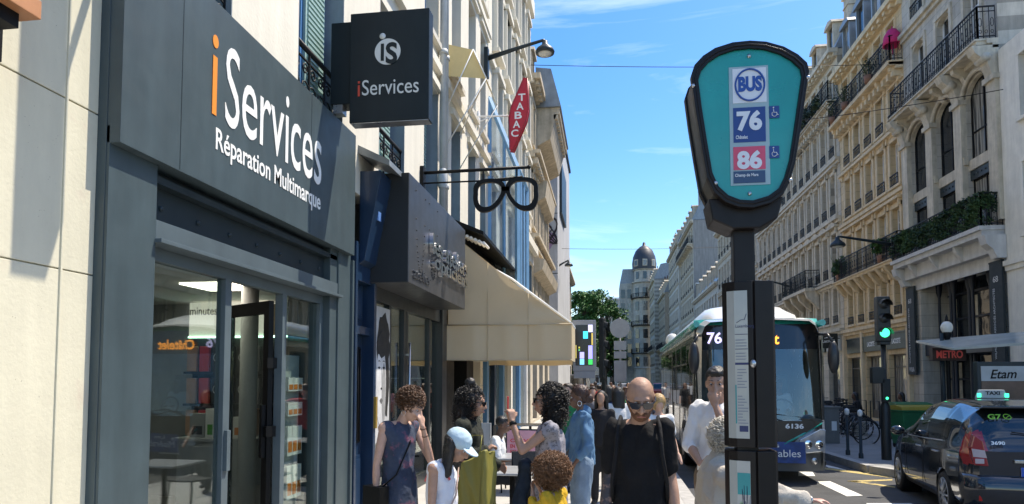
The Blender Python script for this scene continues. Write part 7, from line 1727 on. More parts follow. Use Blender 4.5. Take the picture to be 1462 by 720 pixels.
for i, s in enumerate(('ON VOUS', 'ATTEND', 'TERRASSE')[:3]):
    text('lettering', ['ON VA', 'EN TERRASSE', 'FORMULE MIDI'][i], mat('menu_red', (0.7, 0.05, 0.06), 0.5), bb_, xf((-0.17, -0.001, 0.85 - i * 0.08), (1, 0, 0), (0, 0, 1)), 0.34, 0.05, 0.002, 0.02)
b = MB(); b.box(-0.3, 0.3, -0.02, 0.02, 0.75, 1.15); b.box(-0.31, -0.29, -0.03, 0.03, 0, 1.15); b.box(0.29, 0.31, -0.03, 0.03, 0, 1.15); o = b.build('cafe_screen', mat('windbreak', (0.35, 0.37, 0.37), 0.3)); o.location = at_y(688, 541, 9.8) - Vector((0, 0, EYE)); o.scale = (0.45, 1, 0.95); tag(o, 'low grey glazed windbreak at the edge of the cafe terrace', 'screen')
# ================================================================== PEOPLE
def voxel(mb, name, m, parent, vox, smooth=3, fold=0.0, fscale=14.0, seed=0, extra=None):
    me = mb.mesh(name + '_src', m); o = bpy.data.objects.new('tmp', me); COL.objects.link(o)
    md = o.modifiers.new('r', 'REMESH'); md.mode = 'VOXEL'; md.voxel_size = vox; md.use_smooth_shade = True
    if smooth: s = o.modifiers.new('s', 'SMOOTH'); s.factor = 0.5; s.iterations = smooth
    bpy.context.view_layer.update()
    r = bpy.data.meshes.new_from_object(o.evaluated_get(bpy.context.evaluated_depsgraph_get()))
    bpy.data.objects.remove(o); bpy.data.meshes.remove(me)
    r.name = name
    if fold:
        sv = Vector((seed * 3.1, seed * 1.7, 0)); cs = []
        ns_ = [v.normal.copy() for v in r.vertices]
        for v, n in zip(r.vertices, ns_):
            p = v.co; q = Vector((p.x * fscale * 1.0, p.y * fscale, p.z * fscale * 0.42)) + sv
            a = mnoise.noise(q + Vector((0, 0, p.x * 6))); b = mnoise.noise(q * 2.3)
            v.co = p + n * fold * ((1 - abs(a) * 3.2) + 0.35 * b)
    r.materials.clear(); r.materials.append(m)
    for p in r.polygons: p.use_smooth = True
    r.update()
    return linkmesh(name, r, parent)
def cap(mb, a, b, r0, r1=None, n=12):
    r1 = r0 if r1 is None else r1; a, b = Vector(a), Vector(b)
    d = (b - a); L_ = d.length
    if L_ < 1e-5: mb.ell(a, r0, n); return
    d.normalize(); pts = []; rs = []
    for k in (1.0, 0.85, 0.5): pts.append(a - d * r0 * k); rs.append(max(1e-4, r0 * math.sqrt(1 - k * k)))
    pts.append(a); rs.append(r0); pts.append(b); rs.append(r1)
    for k in (0.5, 0.85, 1.0): pts.append(b + d * r1 * k); rs.append(max(1e-4, r1 * math.sqrt(max(0, 1 - k * k))))
    mb.tube(pts, rs, n)
def hand(mb, wrist, d, nrm, thumb, curl=0.5, k=1.0):
    """d: direction wrist->fingers, nrm: palm-facing direction, thumb: side (+1/-1)"""
    wr, d = Vector(wrist), Vector(d).normalized(); nrm = Vector(nrm); nrm = (nrm - d * nrm.dot(d)).normalized(); s = d.cross(nrm) * thumb
    base = wr + d * 0.085 * k
    for t in (-0.026, -0.009, 0.009, 0.026): cap(mb, wr + d * 0.012 * k + s * t * 0.6 * k, base + s * t * k, 0.014 * k, 0.0125 * k, 8)
    ln = (0.058, 0.072, 0.078, 0.070); offs = (-0.031, -0.0105, 0.0105, 0.031)
    for i in range(4):
        o_ = offs[i]; l = ln[i] * k; c = curl * (1 + 0.12 * i)
        p0 = base + s * o_ * k; a1 = c * 0.7; d1 = d * math.cos(a1) + nrm * math.sin(a1) + s * o_ * 1.6; p1 = p0 + d1 * l * 0.45
        a2 = c * 1.5; d2 = d * math.cos(a2) + nrm * math.sin(a2); p2 = p1 + d2 * l * 0.32; a3 = c * 2.1; d3 = d * math.cos(a3) + nrm * math.sin(a3); p3 = p2 + d3 * l * 0.25
        cap(mb, p0, p1, 0.0092 * k, 0.0086 * k, 8); cap(mb, p1, p2, 0.0086 * k, 0.008 * k, 8); cap(mb, p2, p3, 0.008 * k, 0.007 * k, 8)
    t0 = wr + d * 0.03 * k + s * 0.024 * k; t1 = t0 + (d * 0.65 + s * 0.75 + nrm * 0.25).normalized() * 0.038 * k; t2 = t1 + (d * 0.9 + s * 0.25 + nrm * 0.3).normalized() * 0.03 * k
    cap(mb, t0, t1, 0.0125 * k, 0.0105 * k, 8); cap(mb, t1, t2, 0.0105 * k, 0.0085 * k, 8)
DEF = dict(pel=(0, 0, .95), wst=(0, 0, 1.10), cst=(0, 0, 1.30), nck=(0, -0.005, 1.45), hed=(0, 0.02, 1.63), shR=(.175, 0, 1.42), elR=(.235, -.03, 1.13), haR=(.245, .05, .88),
           hpR=(.085, 0, .92), knR=(.095, .02, .50), anR=(.1, -.03, .09))
skins = {'fair': mat('skin_fair', (0.52, 0.32, 0.24), 0.55, var=0.14, vscale=12, bump=0.15, bscale=90, spec=0.35), 'tan': mat('skin_tan', (0.40, 0.235, 0.165), 0.52, var=0.16, vscale=12, bump=0.15, bscale=90, spec=0.35),
         'brown': mat('skin_brown', (0.16, 0.08, 0.05), 0.42, var=0.08, vscale=9, spec=0.4), 'dark': mat('skin_dark', (0.07, 0.035, 0.022), 0.42, var=0.08, spec=0.4), 'pink': mat('skin_pink', (0.55, 0.30, 0.23), 0.5, var=0.12, vscale=14, bump=0.12, bscale=60)}
def hair_mat(nm, c): return mat('hair_' + nm, c, 0.42, var=0.35, vscale=25, bump=0.5, bscale=60, spec=0.5)
HB, HD, HW, HBR = hair_mat('black', (0.012, 0.010, 0.009)), hair_mat('dark', (0.03, 0.018, 0.012)), hair_mat('white', (0.62, 0.58, 0.5)), hair_mat('brown', (0.10, 0.045, 0.02))
def cloth(nm, c, var=0.1, **k): return mat('cloth_' + nm, c, k.pop('rough', 0.85), var=var, vscale=k.pop('vscale', 5), bump=k.pop('bump', 0.5), bscale=k.pop('bscale', 22), spec=0.25, **k)
def person(label, loc, rz, H, skin='fair', pose=None, female=False, top=None, bottom=None, hair=None, vox=0.009, head=(0, 0, 0), hands=None, group=None, shoes=None, child=False, lod=0, legs=True, fat=1.0, beard=None, glasses=False, seed=0):
    J = dict(DEF); 
    for k_ in list(J):
        if k_.endswith('R'): x, y, z = J[k_]; J[k_[:-1] + 'L'] = (-x, y, z)
    if female:
        for s, sg_ in (('R', 1), ('L', -1)): J['sh' + s] = (.158 * sg_, 0, 1.41); J['el' + s] = (.215 * sg_, -.03, 1.12)
    J.update(pose or {})
    J = {a: Vector(b) for a, b in J.items()}; k = H / 1.75
    root = empty('person', label, 'person', loc, rz, group); root.scale = (k, k, k)
    fx_ = fat * (0.9 if female else 1.0); sk = skins[skin]; vo = vox / k
    hr = head; HM = Matrix.Rotation(hr[0], 3, 'Z') @ Matrix.Rotation(hr[1], 3, 'X') @ Matrix.Rotation(hr[2], 3, 'Y')
    hs_ = 1.18 if child else 1.0
    hc = J['nck'] + HM @ ((J['hed'] - J['nck']) * (1.0))
    def hp(x, y, z): return hc + HM @ (Vector((x, y, z)) * hs_)
    b = MB()
    b.ell(hp(0, -0.012, 0.028), tuple(v * hs_ for v in (0.073, 0.092, 0.086)), 20, HM); b.ell(hp(0, 0.022, -0.03), tuple(v * hs_ for v in (0.058, 0.068, 0.082)), 16, HM); b.ell(hp(0, 0.036, -0.082), tuple(v * hs_ for v in (0.037, 0.04, 0.03)), 12, HM)
    if lod < 2:
        cap(b, hp(0, 0.09, 0.012), hp(0, 0.11, -0.028), 0.009, 0.013, 8); cap(b, hp(-0.016, 0.098, -0.034), hp(0.016, 0.098, -0.034), 0.008, 0.008, 8)
        cap(b, hp(-0.035, 0.078, 0.03), hp(0.035, 0.078, 0.03), 0.011, 0.011, 8); b.ell(hp(0, 0.087, -0.06), (0.022, 0.012, 0.007), 8, HM); b.ell(hp(0, 0.085, -0.072), (0.018, 0.012, 0.007), 8, HM)
        for s in (-1, 1): b.ell(hp(s * 0.074, -0.005, -0.005), (0.009, 0.02, 0.032), 10, HM); b.ell(hp(s * 0.038, 0.055, -0.025), (0.024, 0.026, 0.024), 10, HM)
    cap(b, J['nck'] + Vector((0, -0.01, -0.06)), hc + HM @ Vector((0, -0.015, -0.06)), 0.056 * (0.88 if female else 1), 0.05 * (0.88 if female else 1))
    b.ell(J['cst'], (0.145 * fx_, 0.095, 0.165), 16); b.ell(J['wst'], (0.12 * fx_, 0.085, 0.15), 16); b.ell(J['pel'], (0.15 * fx_, 0.105, 0.12), 16)
    cap(b, J['shR'], J['nck'] + Vector((0.03, 0, -0.03)), 0.045, 0.045); cap(b, J['shL'], J['nck'] + Vector((-0.03, 0, -0.03)), 0.045, 0.045); cap(b, J['shR'], J['cst'] + Vector((.08, 0, .03)), .05, .06); cap(b, J['shL'], J['cst'] + Vector((-.08, 0, .03)), .05, .06)
    am = 0.85 if female else 1.0
    if child: am = 0.8
    for s, sg_ in (('R', 1), ('L', -1)):
        sh_, el, ha = J['sh' + s], J['el' + s], J['ha' + s]
        m1 = sh_.lerp(el, 0.45); cap(b, sh_, m1, 0.047 * am, 0.044 * am); cap(b, m1, el, 0.044 * am, 0.035 * am)
        m2 = el.lerp(ha, 0.3); cap(b, el, m2, 0.035 * am, 0.037 * am); cap(b, m2, ha, 0.037 * am, 0.023 * am)
        hd_ = (hands or {}).get(s, {}); dd = Vector(hd_.get('d', (ha - el))); nn = Vector(hd_.get('n', (-sg_, 0.2, 0)))
        if lod == 0: hand(b, ha, dd, nn, hd_.get('t', 1 if s == 'R' else -1), hd_.get('c', 0.5), 0.95 * am + 0.05)
        elif lod == 1: hand(b, ha, dd, nn, hd_.get('t', 1), 0.4, 1.0)
        else: cap(b, ha, ha + dd.normalized() * 0.13, 0.035, 0.025, 6)
        if legs:
            hi, kn, an = J['hp' + s], J['kn' + s], J['an' + s]; cap(b, hi, kn, 0.082, 0.052); mc = kn.lerp(an, 0.3); cap(b, kn, mc, 0.052, 0.054); cap(b, mc, an, 0.054, 0.034); cap(b, an + Vector((0, -0.02, -0.04)), an + Vector((0, 0.12, -0.06)), 0.03, 0.025)
    voxel(b, 'body', sk, root, vo if lod < 2 else 0.022, 2 if lod < 2 else 1)
    if lod == 0:
        for s in (-1, 1):
            e = MB(); e.ell(hp(s * 0.031, 0.073, 0.008), 0.0095, 10); e.build('eye', mat('eye_white', (0.45, 0.42, 0.4), 0.3), root, recalc=False); e = MB(); e.ell(hp(s * 0.031, 0.0785, 0.007), 0.0065, 8); e.build('pupil', M_['black'], root, recalc=False)
        e = MB(); cap(e, hp(-0.022, 0.097, -0.066), hp(0.022, 0.097, -0.066), 0.004, 0.004, 6); e.build('lips', mat('lips_' + skin, tuple(c * f for c, f in zip(sk.node_tree.nodes['RGB'].outputs[0].default_value[:3], (0.9, 0.55, 0.55))), 0.4), root, recalc=False)
        if not (hair and hair.get('s') == 'none'):
            for s in (-1, 1): e = MB(); cap(e, hp(s * 0.018, 0.086, 0.036), hp(s * 0.045, 0.078, 0.037), 0.0028, 0.002, 6); e.build('eyebrow', (hair or {}).get('m', HD), root, recalc=False)
    # ---- clothes
    t = top or {}; bt = bottom or {}
    if t.get('m'):
        e = t.get('e', 0.016); c = MB(); low = t.get('low', 0.93)
        c.ell(J['cst'] + Vector((0, 0.002, 0)), (0.15 * fx_ + e, 0.1 + e, 0.165), 16); c.ell(J['wst'], (0.128 * fx_ + e * 1.3, 0.092 + e * 1.2, 0.16), 16)
        ax = J['wst'].lerp(J['pel'], 0.6); lw = Vector((J['pel'].x, J['pel'].y, low))
        wv, dv = 0.142 * fx_ + e * 1.1, 0.1 + e * 1.1
        prof = []; S_ = MB()
        # tapering torso tube with an elliptic section
        secs = [(J['cst'] + Vector((0, 0, 0.02)), 0.15 * fx_ + e, 0.098 + e), (J['wst'], 0.13 * fx_ + e * 1.5, 0.09 + e * 1.4), (J['pel'], wv + 0.012, dv + 0.008), (lw if t.get('skirt') is None else lw, (t.get('skirt') or wv + 0.012), (t.get('skirt') or 0) * 0.7 + (0 if t.get('skirt') else dv + 0.01))]
        if low >= J['pel'].z: secs = secs[:2] + [(lw, wv, dv)]
        vs = []; n = 20
        for (p, a_, d_) in secs: vs += [p + Vector((a_ * math.cos(2 * PI * q / n), d_ * math.sin(2 * PI * q / n), 0)) for q in range(n)]
        fs = [tuple(range(n)), tuple(range((len(secs) - 1) * n, len(secs) * n))[::-1]] + [(i * n + q, (i + 1) * n + q, (i + 1) * n + (q + 1) % n, i * n + (q + 1) % n) for i in range(len(secs) - 1) for q in range(n)]
        c.add(vs, fs, True)
        sl = t.get('sleeve', 0.6); r0 = 0.047 * am + e * 0.75
        inn = 0.03 if sl > 0 else 0.0
        for s, sg_ in (('R', 1), ('L', -1)):
            shx = J['sh' + s]; nk = J['nck'] + Vector((sg_ * 0.045, 0, -0.045))
            s0 = shx if sl > 0 else shx.lerp(nk, 0.22)
            cap(c, s0, nk, 0.05 + e * 0.6 if sl > 0 else 0.042 + e * .5, 0.042 + e * 0.3); cap(c, s0, J['cst'] + Vector((sg_ * .07, 0, .02)), .055 + e * 0.5, .07 + e * 0.5)
            if sl > 0:
                el, ha = J['el' + s], J['ha' + s]
                lo_ = t.get('loose', 1.0)
                if sl <= 1: cap(c, shx, shx.lerp(el, sl), r0, (0.045 * am + e * 0.9) * lo_)
                else: cap(c, shx, el, r0, 0.04 * am + e * 0.9); cap(c, el, el.lerp(ha, sl - 1), 0.041 * am + e * 0.9, (0.031 * am + e * 0.7) * lo_)
        if t.get('collar'): cap(c, J['nck'] + Vector((0, -0.03, 0.02)), J['nck'] + Vector((0, 0.0, 0.0)), 0.066, 0.06)
        voxel(c, t.get('name', 'shirt'), t['m'], root, max(vo, 0.0095) if lod < 2 else 0.024, 2 if lod < 2 else 1, t.get('fold', 0.006) * 1.4 if lod < 2 else 0, t.get('fs', 13), seed)
    if bt.get('m') and legs:
        c = MB(); e = bt.get('e', 0.014); c.ell(J['pel'], (0.153 * fx_ + e, 0.108 + e, 0.125), 16)
        ll = bt.get('len', 1.0)
        for s in ('R', 'L'):
            hi, kn, an = J['hp' + s], J['kn' + s], J['an' + s]; cap(c, hi, kn if ll >= .5 else hi.lerp(kn, ll * 2), 0.088 + e, (0.058 + e * 1.2 if ll >= .5 else 0.075 + e * 1.5))
            if ll > .5: cap(c, kn, kn.lerp(an, (ll - .5) * 2), 0.058 + e * 1.2, bt.get('cuff', 0.05 + e))
        if bt.get('skirt'): cap(c, J['hpR'].lerp(J['hpL'], .5), (J['knR'] + J['knL']) / 2, 0.15, 0.17)
        voxel(c, bt.get('name', 'trousers'), bt['m'], root, max(vo, 0.011) if lod < 2 else 0.026, 2 if lod < 2 else 1, 0.006 if lod < 2 else 0, 11, seed + 3)
    if legs:
        for s in ('R', 'L'):
            an = J['an' + s]; c = MB(); cap(c, an + Vector((0, -0.03, -0.04)), an + Vector((0, 0.13, -0.055)), 0.045, 0.035, 10); c.build('shoe', shoes or M_['rubber'], root, recalc=False)
    # ---- hair
    if hair and hair.get('s') not in (None, 'none'):
        hm = hair['m']; st = hair['s']; c = MB(); rg = random.Random(seed + 77); vh = 0.011 if lod < 2 else 0.02
        c.ell(hp(0, -0.028, 0.045), tuple(v * hs_ for v in (0.082, 0.092, 0.085)), 18, HM)
        if st == 'short': c.ell(hp(0, 0.03, 0.085), tuple(v * hs_ for v in (0.06, 0.05, 0.035)), 12, HM)
        if st == 'tied':
            c.ell(hp(0, -0.125, -0.02), (0.05, 0.05, 0.055), 10, HM); c.ell(hp(0, -0.035, 0.055), (0.092, 0.1, 0.09), 14, HM); c.ell(hp(0, -0.06, 0.0), (0.07, 0.06, 0.07), 10, HM)
        if st in ('long', 'bun'):
            for q in range(10):
                a_ = PI * (q / 9) ; x_ = 0.08 * math.cos(a_); y_ = -0.035 - 0.06 * math.sin(a_); cap(c, hp(x_, y_, 0.03), hc + HM @ Vector((x_ * 1.15, y_ * 1.1, 0.0)) * hs_ + Vector((0, -0.01, -hair.get('len', 0.24) + 0.02 * rg.random())), 0.034, 0.026)
        if st == 'bun': c.ell(hp(0, -0.05, 0.15), 0.042, 12)
        if st == 'bob':
            c.ell(hp(0, -0.03, 0.02), (0.105, 0.115, 0.115), 16, HM); c.ell(hp(0, -0.06, -0.04), (0.095, 0.085, 0.09), 16, HM)
        if st in ('curly', 'curlylong', 'updo', 'afro'):
            R0 = {'curly': (0.115, 0.125, 0.125), 'afro': (0.145, 0.15, 0.14), 'curlylong': (0.11, 0.12, 0.12), 'updo': (0.09, 0.105, 0.10)}[st]
            ctr = (0, -0.045, 0.03) if st != 'updo' else (0, -0.035, 0.055)
            pts = []
            c.ell(hp(*ctr), tuple(v * 0.86 * hs_ for v in R0), 16, HM)
            if st == 'updo': c.ell(hp(0, -0.09, 0.03), (0.06, 0.05, 0.06), 12, HM)
            if st == 'curlylong': c.ell(hp(0, -0.07, -0.09), (0.1, 0.08, 0.12), 14, HM)
            curls = MB(); N_ = int(hair.get('n', 420) * 1.5) if lod < 2 else 60
            for q in range(N_):
                u_ = Vector((rg.gauss(0, 1), rg.gauss(0, 1), rg.gauss(0, 1))).normalized()
                p = Vector(ctr) + Vector((u_.x * R0[0], u_.y * R0[1], u_.z * R0[2]))
                if st == 'curlylong' and rg.random() < 0.45: p = Vector((0, -0.07, -0.09)) + Vector((u_.x * 0.115, u_.y * 0.095, u_.z * 0.14))
                if st == 'updo' and rg.random() < 0.3: p = Vector((0, -0.09, 0.03)) + u_ * 0.065
                if p.y > 0.045 and p.z < 0.055 and abs(p.x) < 0.07: continue
                ph = rg.uniform(0, 6); L_ = rg.uniform(0.03, 0.06); rr_ = rg.uniform(0.006, 0.016); dn_ = (u_ * 0.5 + Vector((0, -0.1, -0.6 if st != 'afro' else -0.1))).normalized(); ax_ = dn_.orthogonal().normalized(); ay_ = dn_.cross(ax_)
                sp_ = [hp(*(p + dn_ * (L_ * w_ / 8 - L_ * 0.4) + ax_ * rr_ * math.cos(ph + w_ * 1.5) + ay_ * rr_ * math.sin(ph + w_ * 1.5))) for w_ in range(9)]
                curls.tube(sp_, rg.uniform(0.0022, 0.0036), 4)
            ho = voxel(c, 'hair', hm, root, vh, 1, 0.006, 30, seed); curls.build('curls', hm, ho, recalc=False)
        else: voxel(c, 'hair', hm, root, vh, 1, 0.004 if lod < 2 else 0, 34, seed)
    if beard:
        c = MB(); c.ell(hp(0, 0.036, -0.078), (0.05, 0.055, 0.045), 14, HM); cap(c, hp(-0.06, 0.02, -0.03), hp(-0.035, 0.06, -0.08), 0.014); cap(c, hp(0.06, 0.02, -0.03), hp(0.035, 0.06, -0.08), 0.014); cap(c, hp(-0.03, 0.088, -0.055), hp(0.03, 0.088, -0.055), 0.01); cap(c, hp(-0.063, 0.005, 0.0), hp(-0.063, 0.01, -0.04), 0.012); cap(c, hp(0.063, 0.005, 0.0), hp(0.063, 0.01, -0.04), 0.012)
        voxel(c, 'beard', beard, root, 0.008, 1, 0.002, 60, 2)
    if glasses:
        g = MB()
        for s in (-1, 1):
            MM = Matrix.Translation(hp(s * 0.034, 0.1, 0.005)) @ HM.to_4x4() @ Matrix.Rotation(s * -0.22, 4, 'Z'); q = MB(MM)
            q.prism([(-0.029, 0.017), (0.029, 0.019), (0.03, 0.0), (0.018, -0.02), (-0.012, -0.021), (-0.027, -0.006)], -0.003, 0.003); g.v += q.v; b0 = len(g.v) - len(q.v); g.f += [tuple(b0 + i for i in f) for f in q.f]; g.m += q.m; g.sm += q.sm
            g.tube([hp(s * 0.06, 0.09, 0.014), hp(s * 0.078, 0.05, 0.012), hp(s * 0.08, -0.01, 0.008)], 0.004, 5)
        g.tube([hp(-0.012, 0.106, 0.014), hp(0.012, 0.106, 0.014)], 0.003, 5)
        g.build('sunglasses', mat('lens_black', (0.01, 0.01, 0.012), 0.06, spec=0.8), root)
    root['J'] = 0; del root['J']
    return root, J, hc, HM, k
def X_(u, Y): return at_y(u, 541, Y).x
def topz(u, v, Y): return at_y(u, v, Y).z
def acc(root, name, mb, m): return mb.build(name, m, root, recalc=False)

# 1 bald man
blackt = cloth('black_tee', (0.008, 0.008, 0.009), 0.25, rough=0.95); Y = 4.0
rt, J, hc, HM, k = person('bald bearded man in sunglasses and a black t-shirt walking towards the camera', (X_(912, Y), Y, 0), R(176), 1.81, 'tan', female=False,
    pose=dict(shR=(.138, 0, 1.41), shL=(-.138, 0, 1.41), elR=(.168, -.02, 1.14), elL=(-.168, -.02, 1.14), haR=(.205, .05, .88), haL=(-.205, .06, .88), hed=(0, 0.03, 1.62)), top=dict(m=blackt, sleeve=0.78, low=.84, e=.014, loose=1.0, fold=0.006), bottom=dict(m=cloth('black_trousers', (0.02, 0.02, 0.022))),
    hair=dict(s='none', m=HBR), head=(0.1, R(-27), 0), beard=mat('beard_brown', (0.16, 0.07, 0.035), 0.7, var=0.4, vscale=50, bump=0.6, bscale=150), glasses=True, vox=0.0075, fat=.88)
b = MB()
for s in (1, -1): b.tube([(s * 0.10, -0.12, 1.40), (s * 0.105, -0.02, 1.475), (s * 0.115, 0.10, 1.42), (s * 0.125, 0.135, 1.28), (s * 0.15, 0.10, 1.12), (s * 0.15, 0.02, 1.0)], [0.011] * 6, 6)
acc(rt, 'bag_straps', b, cloth('strap', (0.012, 0.012, 0.013)))
b = MB(); el, ha = J['elR'], J['haR']
tat = mat('tattoo_ink', (0.05, 0.045, 0.05), 0.6, dirt=((0.36, 0.21, 0.15), 28, 0.5), var=0.2)
b.tube([el.lerp(ha, -0.05), el.lerp(ha, 0.2), el.lerp(ha, 0.5), el.lerp(ha, 0.72)], [0.0385, 0.0402, 0.0368, 0.031], 16, cap=False); acc(rt, 'tattoo', b, tat)
b = MB(); b.tube([el.lerp(ha, 0.80), el.lerp(ha, 0.97)], 0.03, 14); acc(rt, 'wristband', b, M_['black'])

# 2 woman in patterned dress
dress = cloth('tie_dye', (0.045, 0.06, 0.095), 0.35, vscale=5, dirt=((0.30, 0.10, 0.14), 7, 0.53)); Y = 5.1
rt, J, hc, HM, k = person('woman in a blue and pink tie-dye dress with curly updo, hand pressed to her face', (X_(571, Y), Y, 0), R(-122), 1.70, 'fair', female=True,
    pose=dict(elR=(.205, -.03, 1.12), haR=(.215, -.02, .86), elL=(-.20, .16, 1.13), haL=(-.07, .20, 1.42), hed=(0, 0.035, 1.62)), hands=dict(L=dict(d=(.25, -.1, 1), n=(.1, -1, 0.0), c=0.35, t=-1)),
    top=dict(m=dress, sleeve=0, low=.52, e=.012, skirt=.2, name='dress', fold=0.005), bottom={}, hair=dict(s='updo', m=HBR, n=420), head=(R(18), R(-30), 0), vox=0.0075, seed=2)
b = MB(); b.tube([(-0.13, 0.03, 1.44), (0.0, 0.125, 1.28), (0.13, 0.12, 1.05), (0.2, 0.03, 0.95)], 0.007, 5); b.tube([(-0.13, 0.0, 1.45), (-0.02, -0.12, 1.3), (0.12, -0.13, 1.08), (0.2, -0.03, 0.95)], 0.007, 5); acc(rt, 'bag_strap', b, M_['black'])
b = MB(); b.box(0.17, 0.26, -0.13, 0.08, 0.80, 0.96); o = acc(rt, 'shoulder_bag', b, M_['black'])
for f in (0.72, 0.93): b = MB(); b.tube([J['elL'].lerp(J['haL'], f), J['elL'].lerp(J['haL'], f + 0.03)], 0.026, 12); acc(rt, 'bracelet', b, mat('bracelet', (0.15, 0.08, 0.05), 0.4))
b = MB(); b.tube([hc + HM @ Vector((0.085 + 0.0, 0.0 + 0.02 * math.cos(t * PI / 6), -0.055 + 0.02 * math.sin(t * PI / 6))) for t in range(12)], 0.0018, 4, closed=True); acc(rt, 'earring', b, M_['chrome'])

# 3 girl in a cap
Y = 4.3; wtop = cloth('white_top', (0.66, 0.67, 0.72), 0.04)
rt, J, hc, HM, k = person('girl in a pale blue cap and white sleeveless top looking down', (X_(632, Y), Y, 0), R(-100), 1.46, 'tan', female=True,
    pose=dict(elR=(.19, -.0, 1.12), haR=(.18, .12, .90), elL=(-.19, -.14, 1.14), haL=(-.2, -.02, .95), hed=(0, 0.045, 1.61), nck=(0, .01, 1.44)), top=dict(m=wtop, sleeve=0, low=.92, e=.018, name='top'),
    bottom=dict(m=cloth('pale_denim', (0.32, 0.38, 0.46)), len=.3, name='shorts'), hair=dict(s='long', m=HB, len=.24), head=(0, R(-32), 0), vox=0.008, seed=4, child=False)
capm = cloth('pale_blue_cap', (0.42, 0.55, 0.63), 0.06); b = MB(); b.ell(hc + HM @ Vector((0, -0.02, 0.06)), (0.098, 0.11, 0.088), 20, HM); co_ = acc(rt, 'cap', b, capm)
b = MB(MB().M); vs = []
for (rr_, dz) in ((1, 0.0), (1, 0.008)):
    for i in range(9):
        a = PI * i / 8; vs.append(hc + HM @ Vector((0.085 * math.cos(a), 0.075 + 0.105 * math.sin(a), 0.055 + dz - 0.03 * math.sin(a) - 0.02 * abs(math.cos(a)) ** 2)))
b.add(vs, [tuple(range(8, -1, -1)), tuple(range(9, 18))] + [(i, (i + 1) % 9, 9 + (i + 1) % 9, 9 + i) for i in range(9)]); b.build('brim', capm, co_)
b = MB()
for s in (1, -1): b.tube([(s * 0.085, -0.105, 1.30), (s * 0.10, -0.05, 1.42), (s * 0.10, 0.03, 1.445), (s * 0.085, 0.105, 1.32)], 0.009, 6)
acc(rt, 'pink_straps', b, cloth('pink_strap', (0.6, 0.12, 0.14)))
b = MB(); b.tube([(-0.1, 0.1, 1.42), (0.05, 0.14, 1.2), (0.17, 0.08, 1.0), (0.18, -0.02, 0.95)], 0.007, 5); acc(rt, 'bag_strap', b, cloth('beige_strap', (0.4, 0.3, 0.25)))
# 4 dark haired woman
Y = 5.5; olive = cloth('camo_jacket', (0.025, 0.028, 0.022), 0.3, vscale=9, dirt=((0.10, 0.085, 0.06), 7, 0.58))
rt4, J, hc, HM, k = person('dark haired woman in sunglasses and a dark patterned jacket beside the green paper bag', (X_(668, Y), Y, 0), R(-95), 1.69, 'tan', female=True,
    pose=dict(elR=(.2, .0, 1.14), haR=(.1, .19, 1.2), elL=(-.2, .05, 1.12), haL=(-.12, .24, 1.05), hed=(0, 0.035, 1.61)), hands=dict(R=dict(d=(-.3, .6, .5), n=(-.3, 0, -1), c=1.0)), top=dict(m=olive, sleeve=1.95, low=.84, e=.028, name='jacket', fold=.009),
    bottom=dict(m=cloth('dark_trousers', (0.02, 0.022, 0.025))), hair=dict(s='curlylong', m=HB, n=420), head=(0, R(-8), 0), glasses=True, vox=0.008, seed=6)
b = MB(); b.ell(hc + HM @ Vector((0, -0.06, 0.17)), (0.045, 0.05, 0.045), 12); acc(rt4, 'hair_bun', b, HB)
# green paper bag
Y = 4.95; a0, a1 = at_y(655, 720, Y), at_y(700, 655, Y)
bag = empty('paper_bag', 'big olive green paper shopping bag standing between the girl in the cap and the woman', 'bag', (X_(679, Y), Y, 0.42), R(-12))
gm = mat('paper_olive', (0.19, 0.17, 0.035), 0.55, var=0.12, vscale=4, bump=0.25, bscale=9)
b = MB(); vs = []; zt = topz(690, 640, Y) - 0.42
b.add([(-0.17, -0.09, 0), (0.14, -0.09, 0), (0.14, 0.09, 0), (-0.17, 0.09, 0), (-0.09, -0.10, zt - 0.12), (0.12, -0.10, zt), (0.13, 0.08, zt - 0.02), (-0.08, 0.07, zt - 0.11)], BOXF)
me = voxel(b, 'bag_body', gm, bag, 0.009, 1, 0.013, 7, 5)
b = MB(); b.tube([(-0.03, -0.1, zt - 0.06), (0.0, -0.06, zt + 0.1), (0.07, -0.04, zt + 0.1), (0.08, -0.1, zt - 0.02)], 0.005, 5); b.build('bag_handle', gm, bag)
q = at_y(655, 678, Y - 0.1); b = MB(); b.prism([(0.05, 0.0), (0.066, 0.0), (0.1, zt - 0.06)], -0.115, -0.112); b.build('fold', mat('paper_olive_fold', (0.15, 0.13, 0.03), 0.6), bag)
text('lettering', 'Laurent', M_['letter'], bag, xf((-0.1, -0.118, 0.36), (1, 0, 0.03), (0, 0, 1)), 0.11, 0.028, 0.002, 0.02)
# 5 seated boy
Y = 8.6; seat = dict(pel=(0, 0, .55), wst=(0, .02, .70), cst=(0, .05, .92), nck=(0, .08, 1.08), hed=(0, .12, 1.25), shR=(.17, .06, 1.04), shL=(-.17, .06, 1.04), elR=(.22, .1, .78), elL=(-.22, .1, .78), haR=(.12, .32, .78), haL=(-.12, .32, .78),
    hpR=(.09, .02, .52), hpL=(-.09, .02, .52), knR=(.12, .42, .50), knL=(-.12, .42, .5), anR=(.12, .42, .09), anL=(-.12, .42, .09))
person('boy in a white t-shirt with short black hair sitting at a cafe table', (X_(706, Y) - 0.02, Y, 0), R(-90), 1.62, 'brown', pose=seat, top=dict(m=cloth('white_tee', (0.7, 0.7, 0.68), 0.04), sleeve=.8, low=.5, e=.024), bottom=dict(m=cloth('dark_trousers', (0.02, 0.022, 0.025))), hair=dict(s='short', m=HB), head=(0, R(-10), 0), vox=0.01, seed=8)
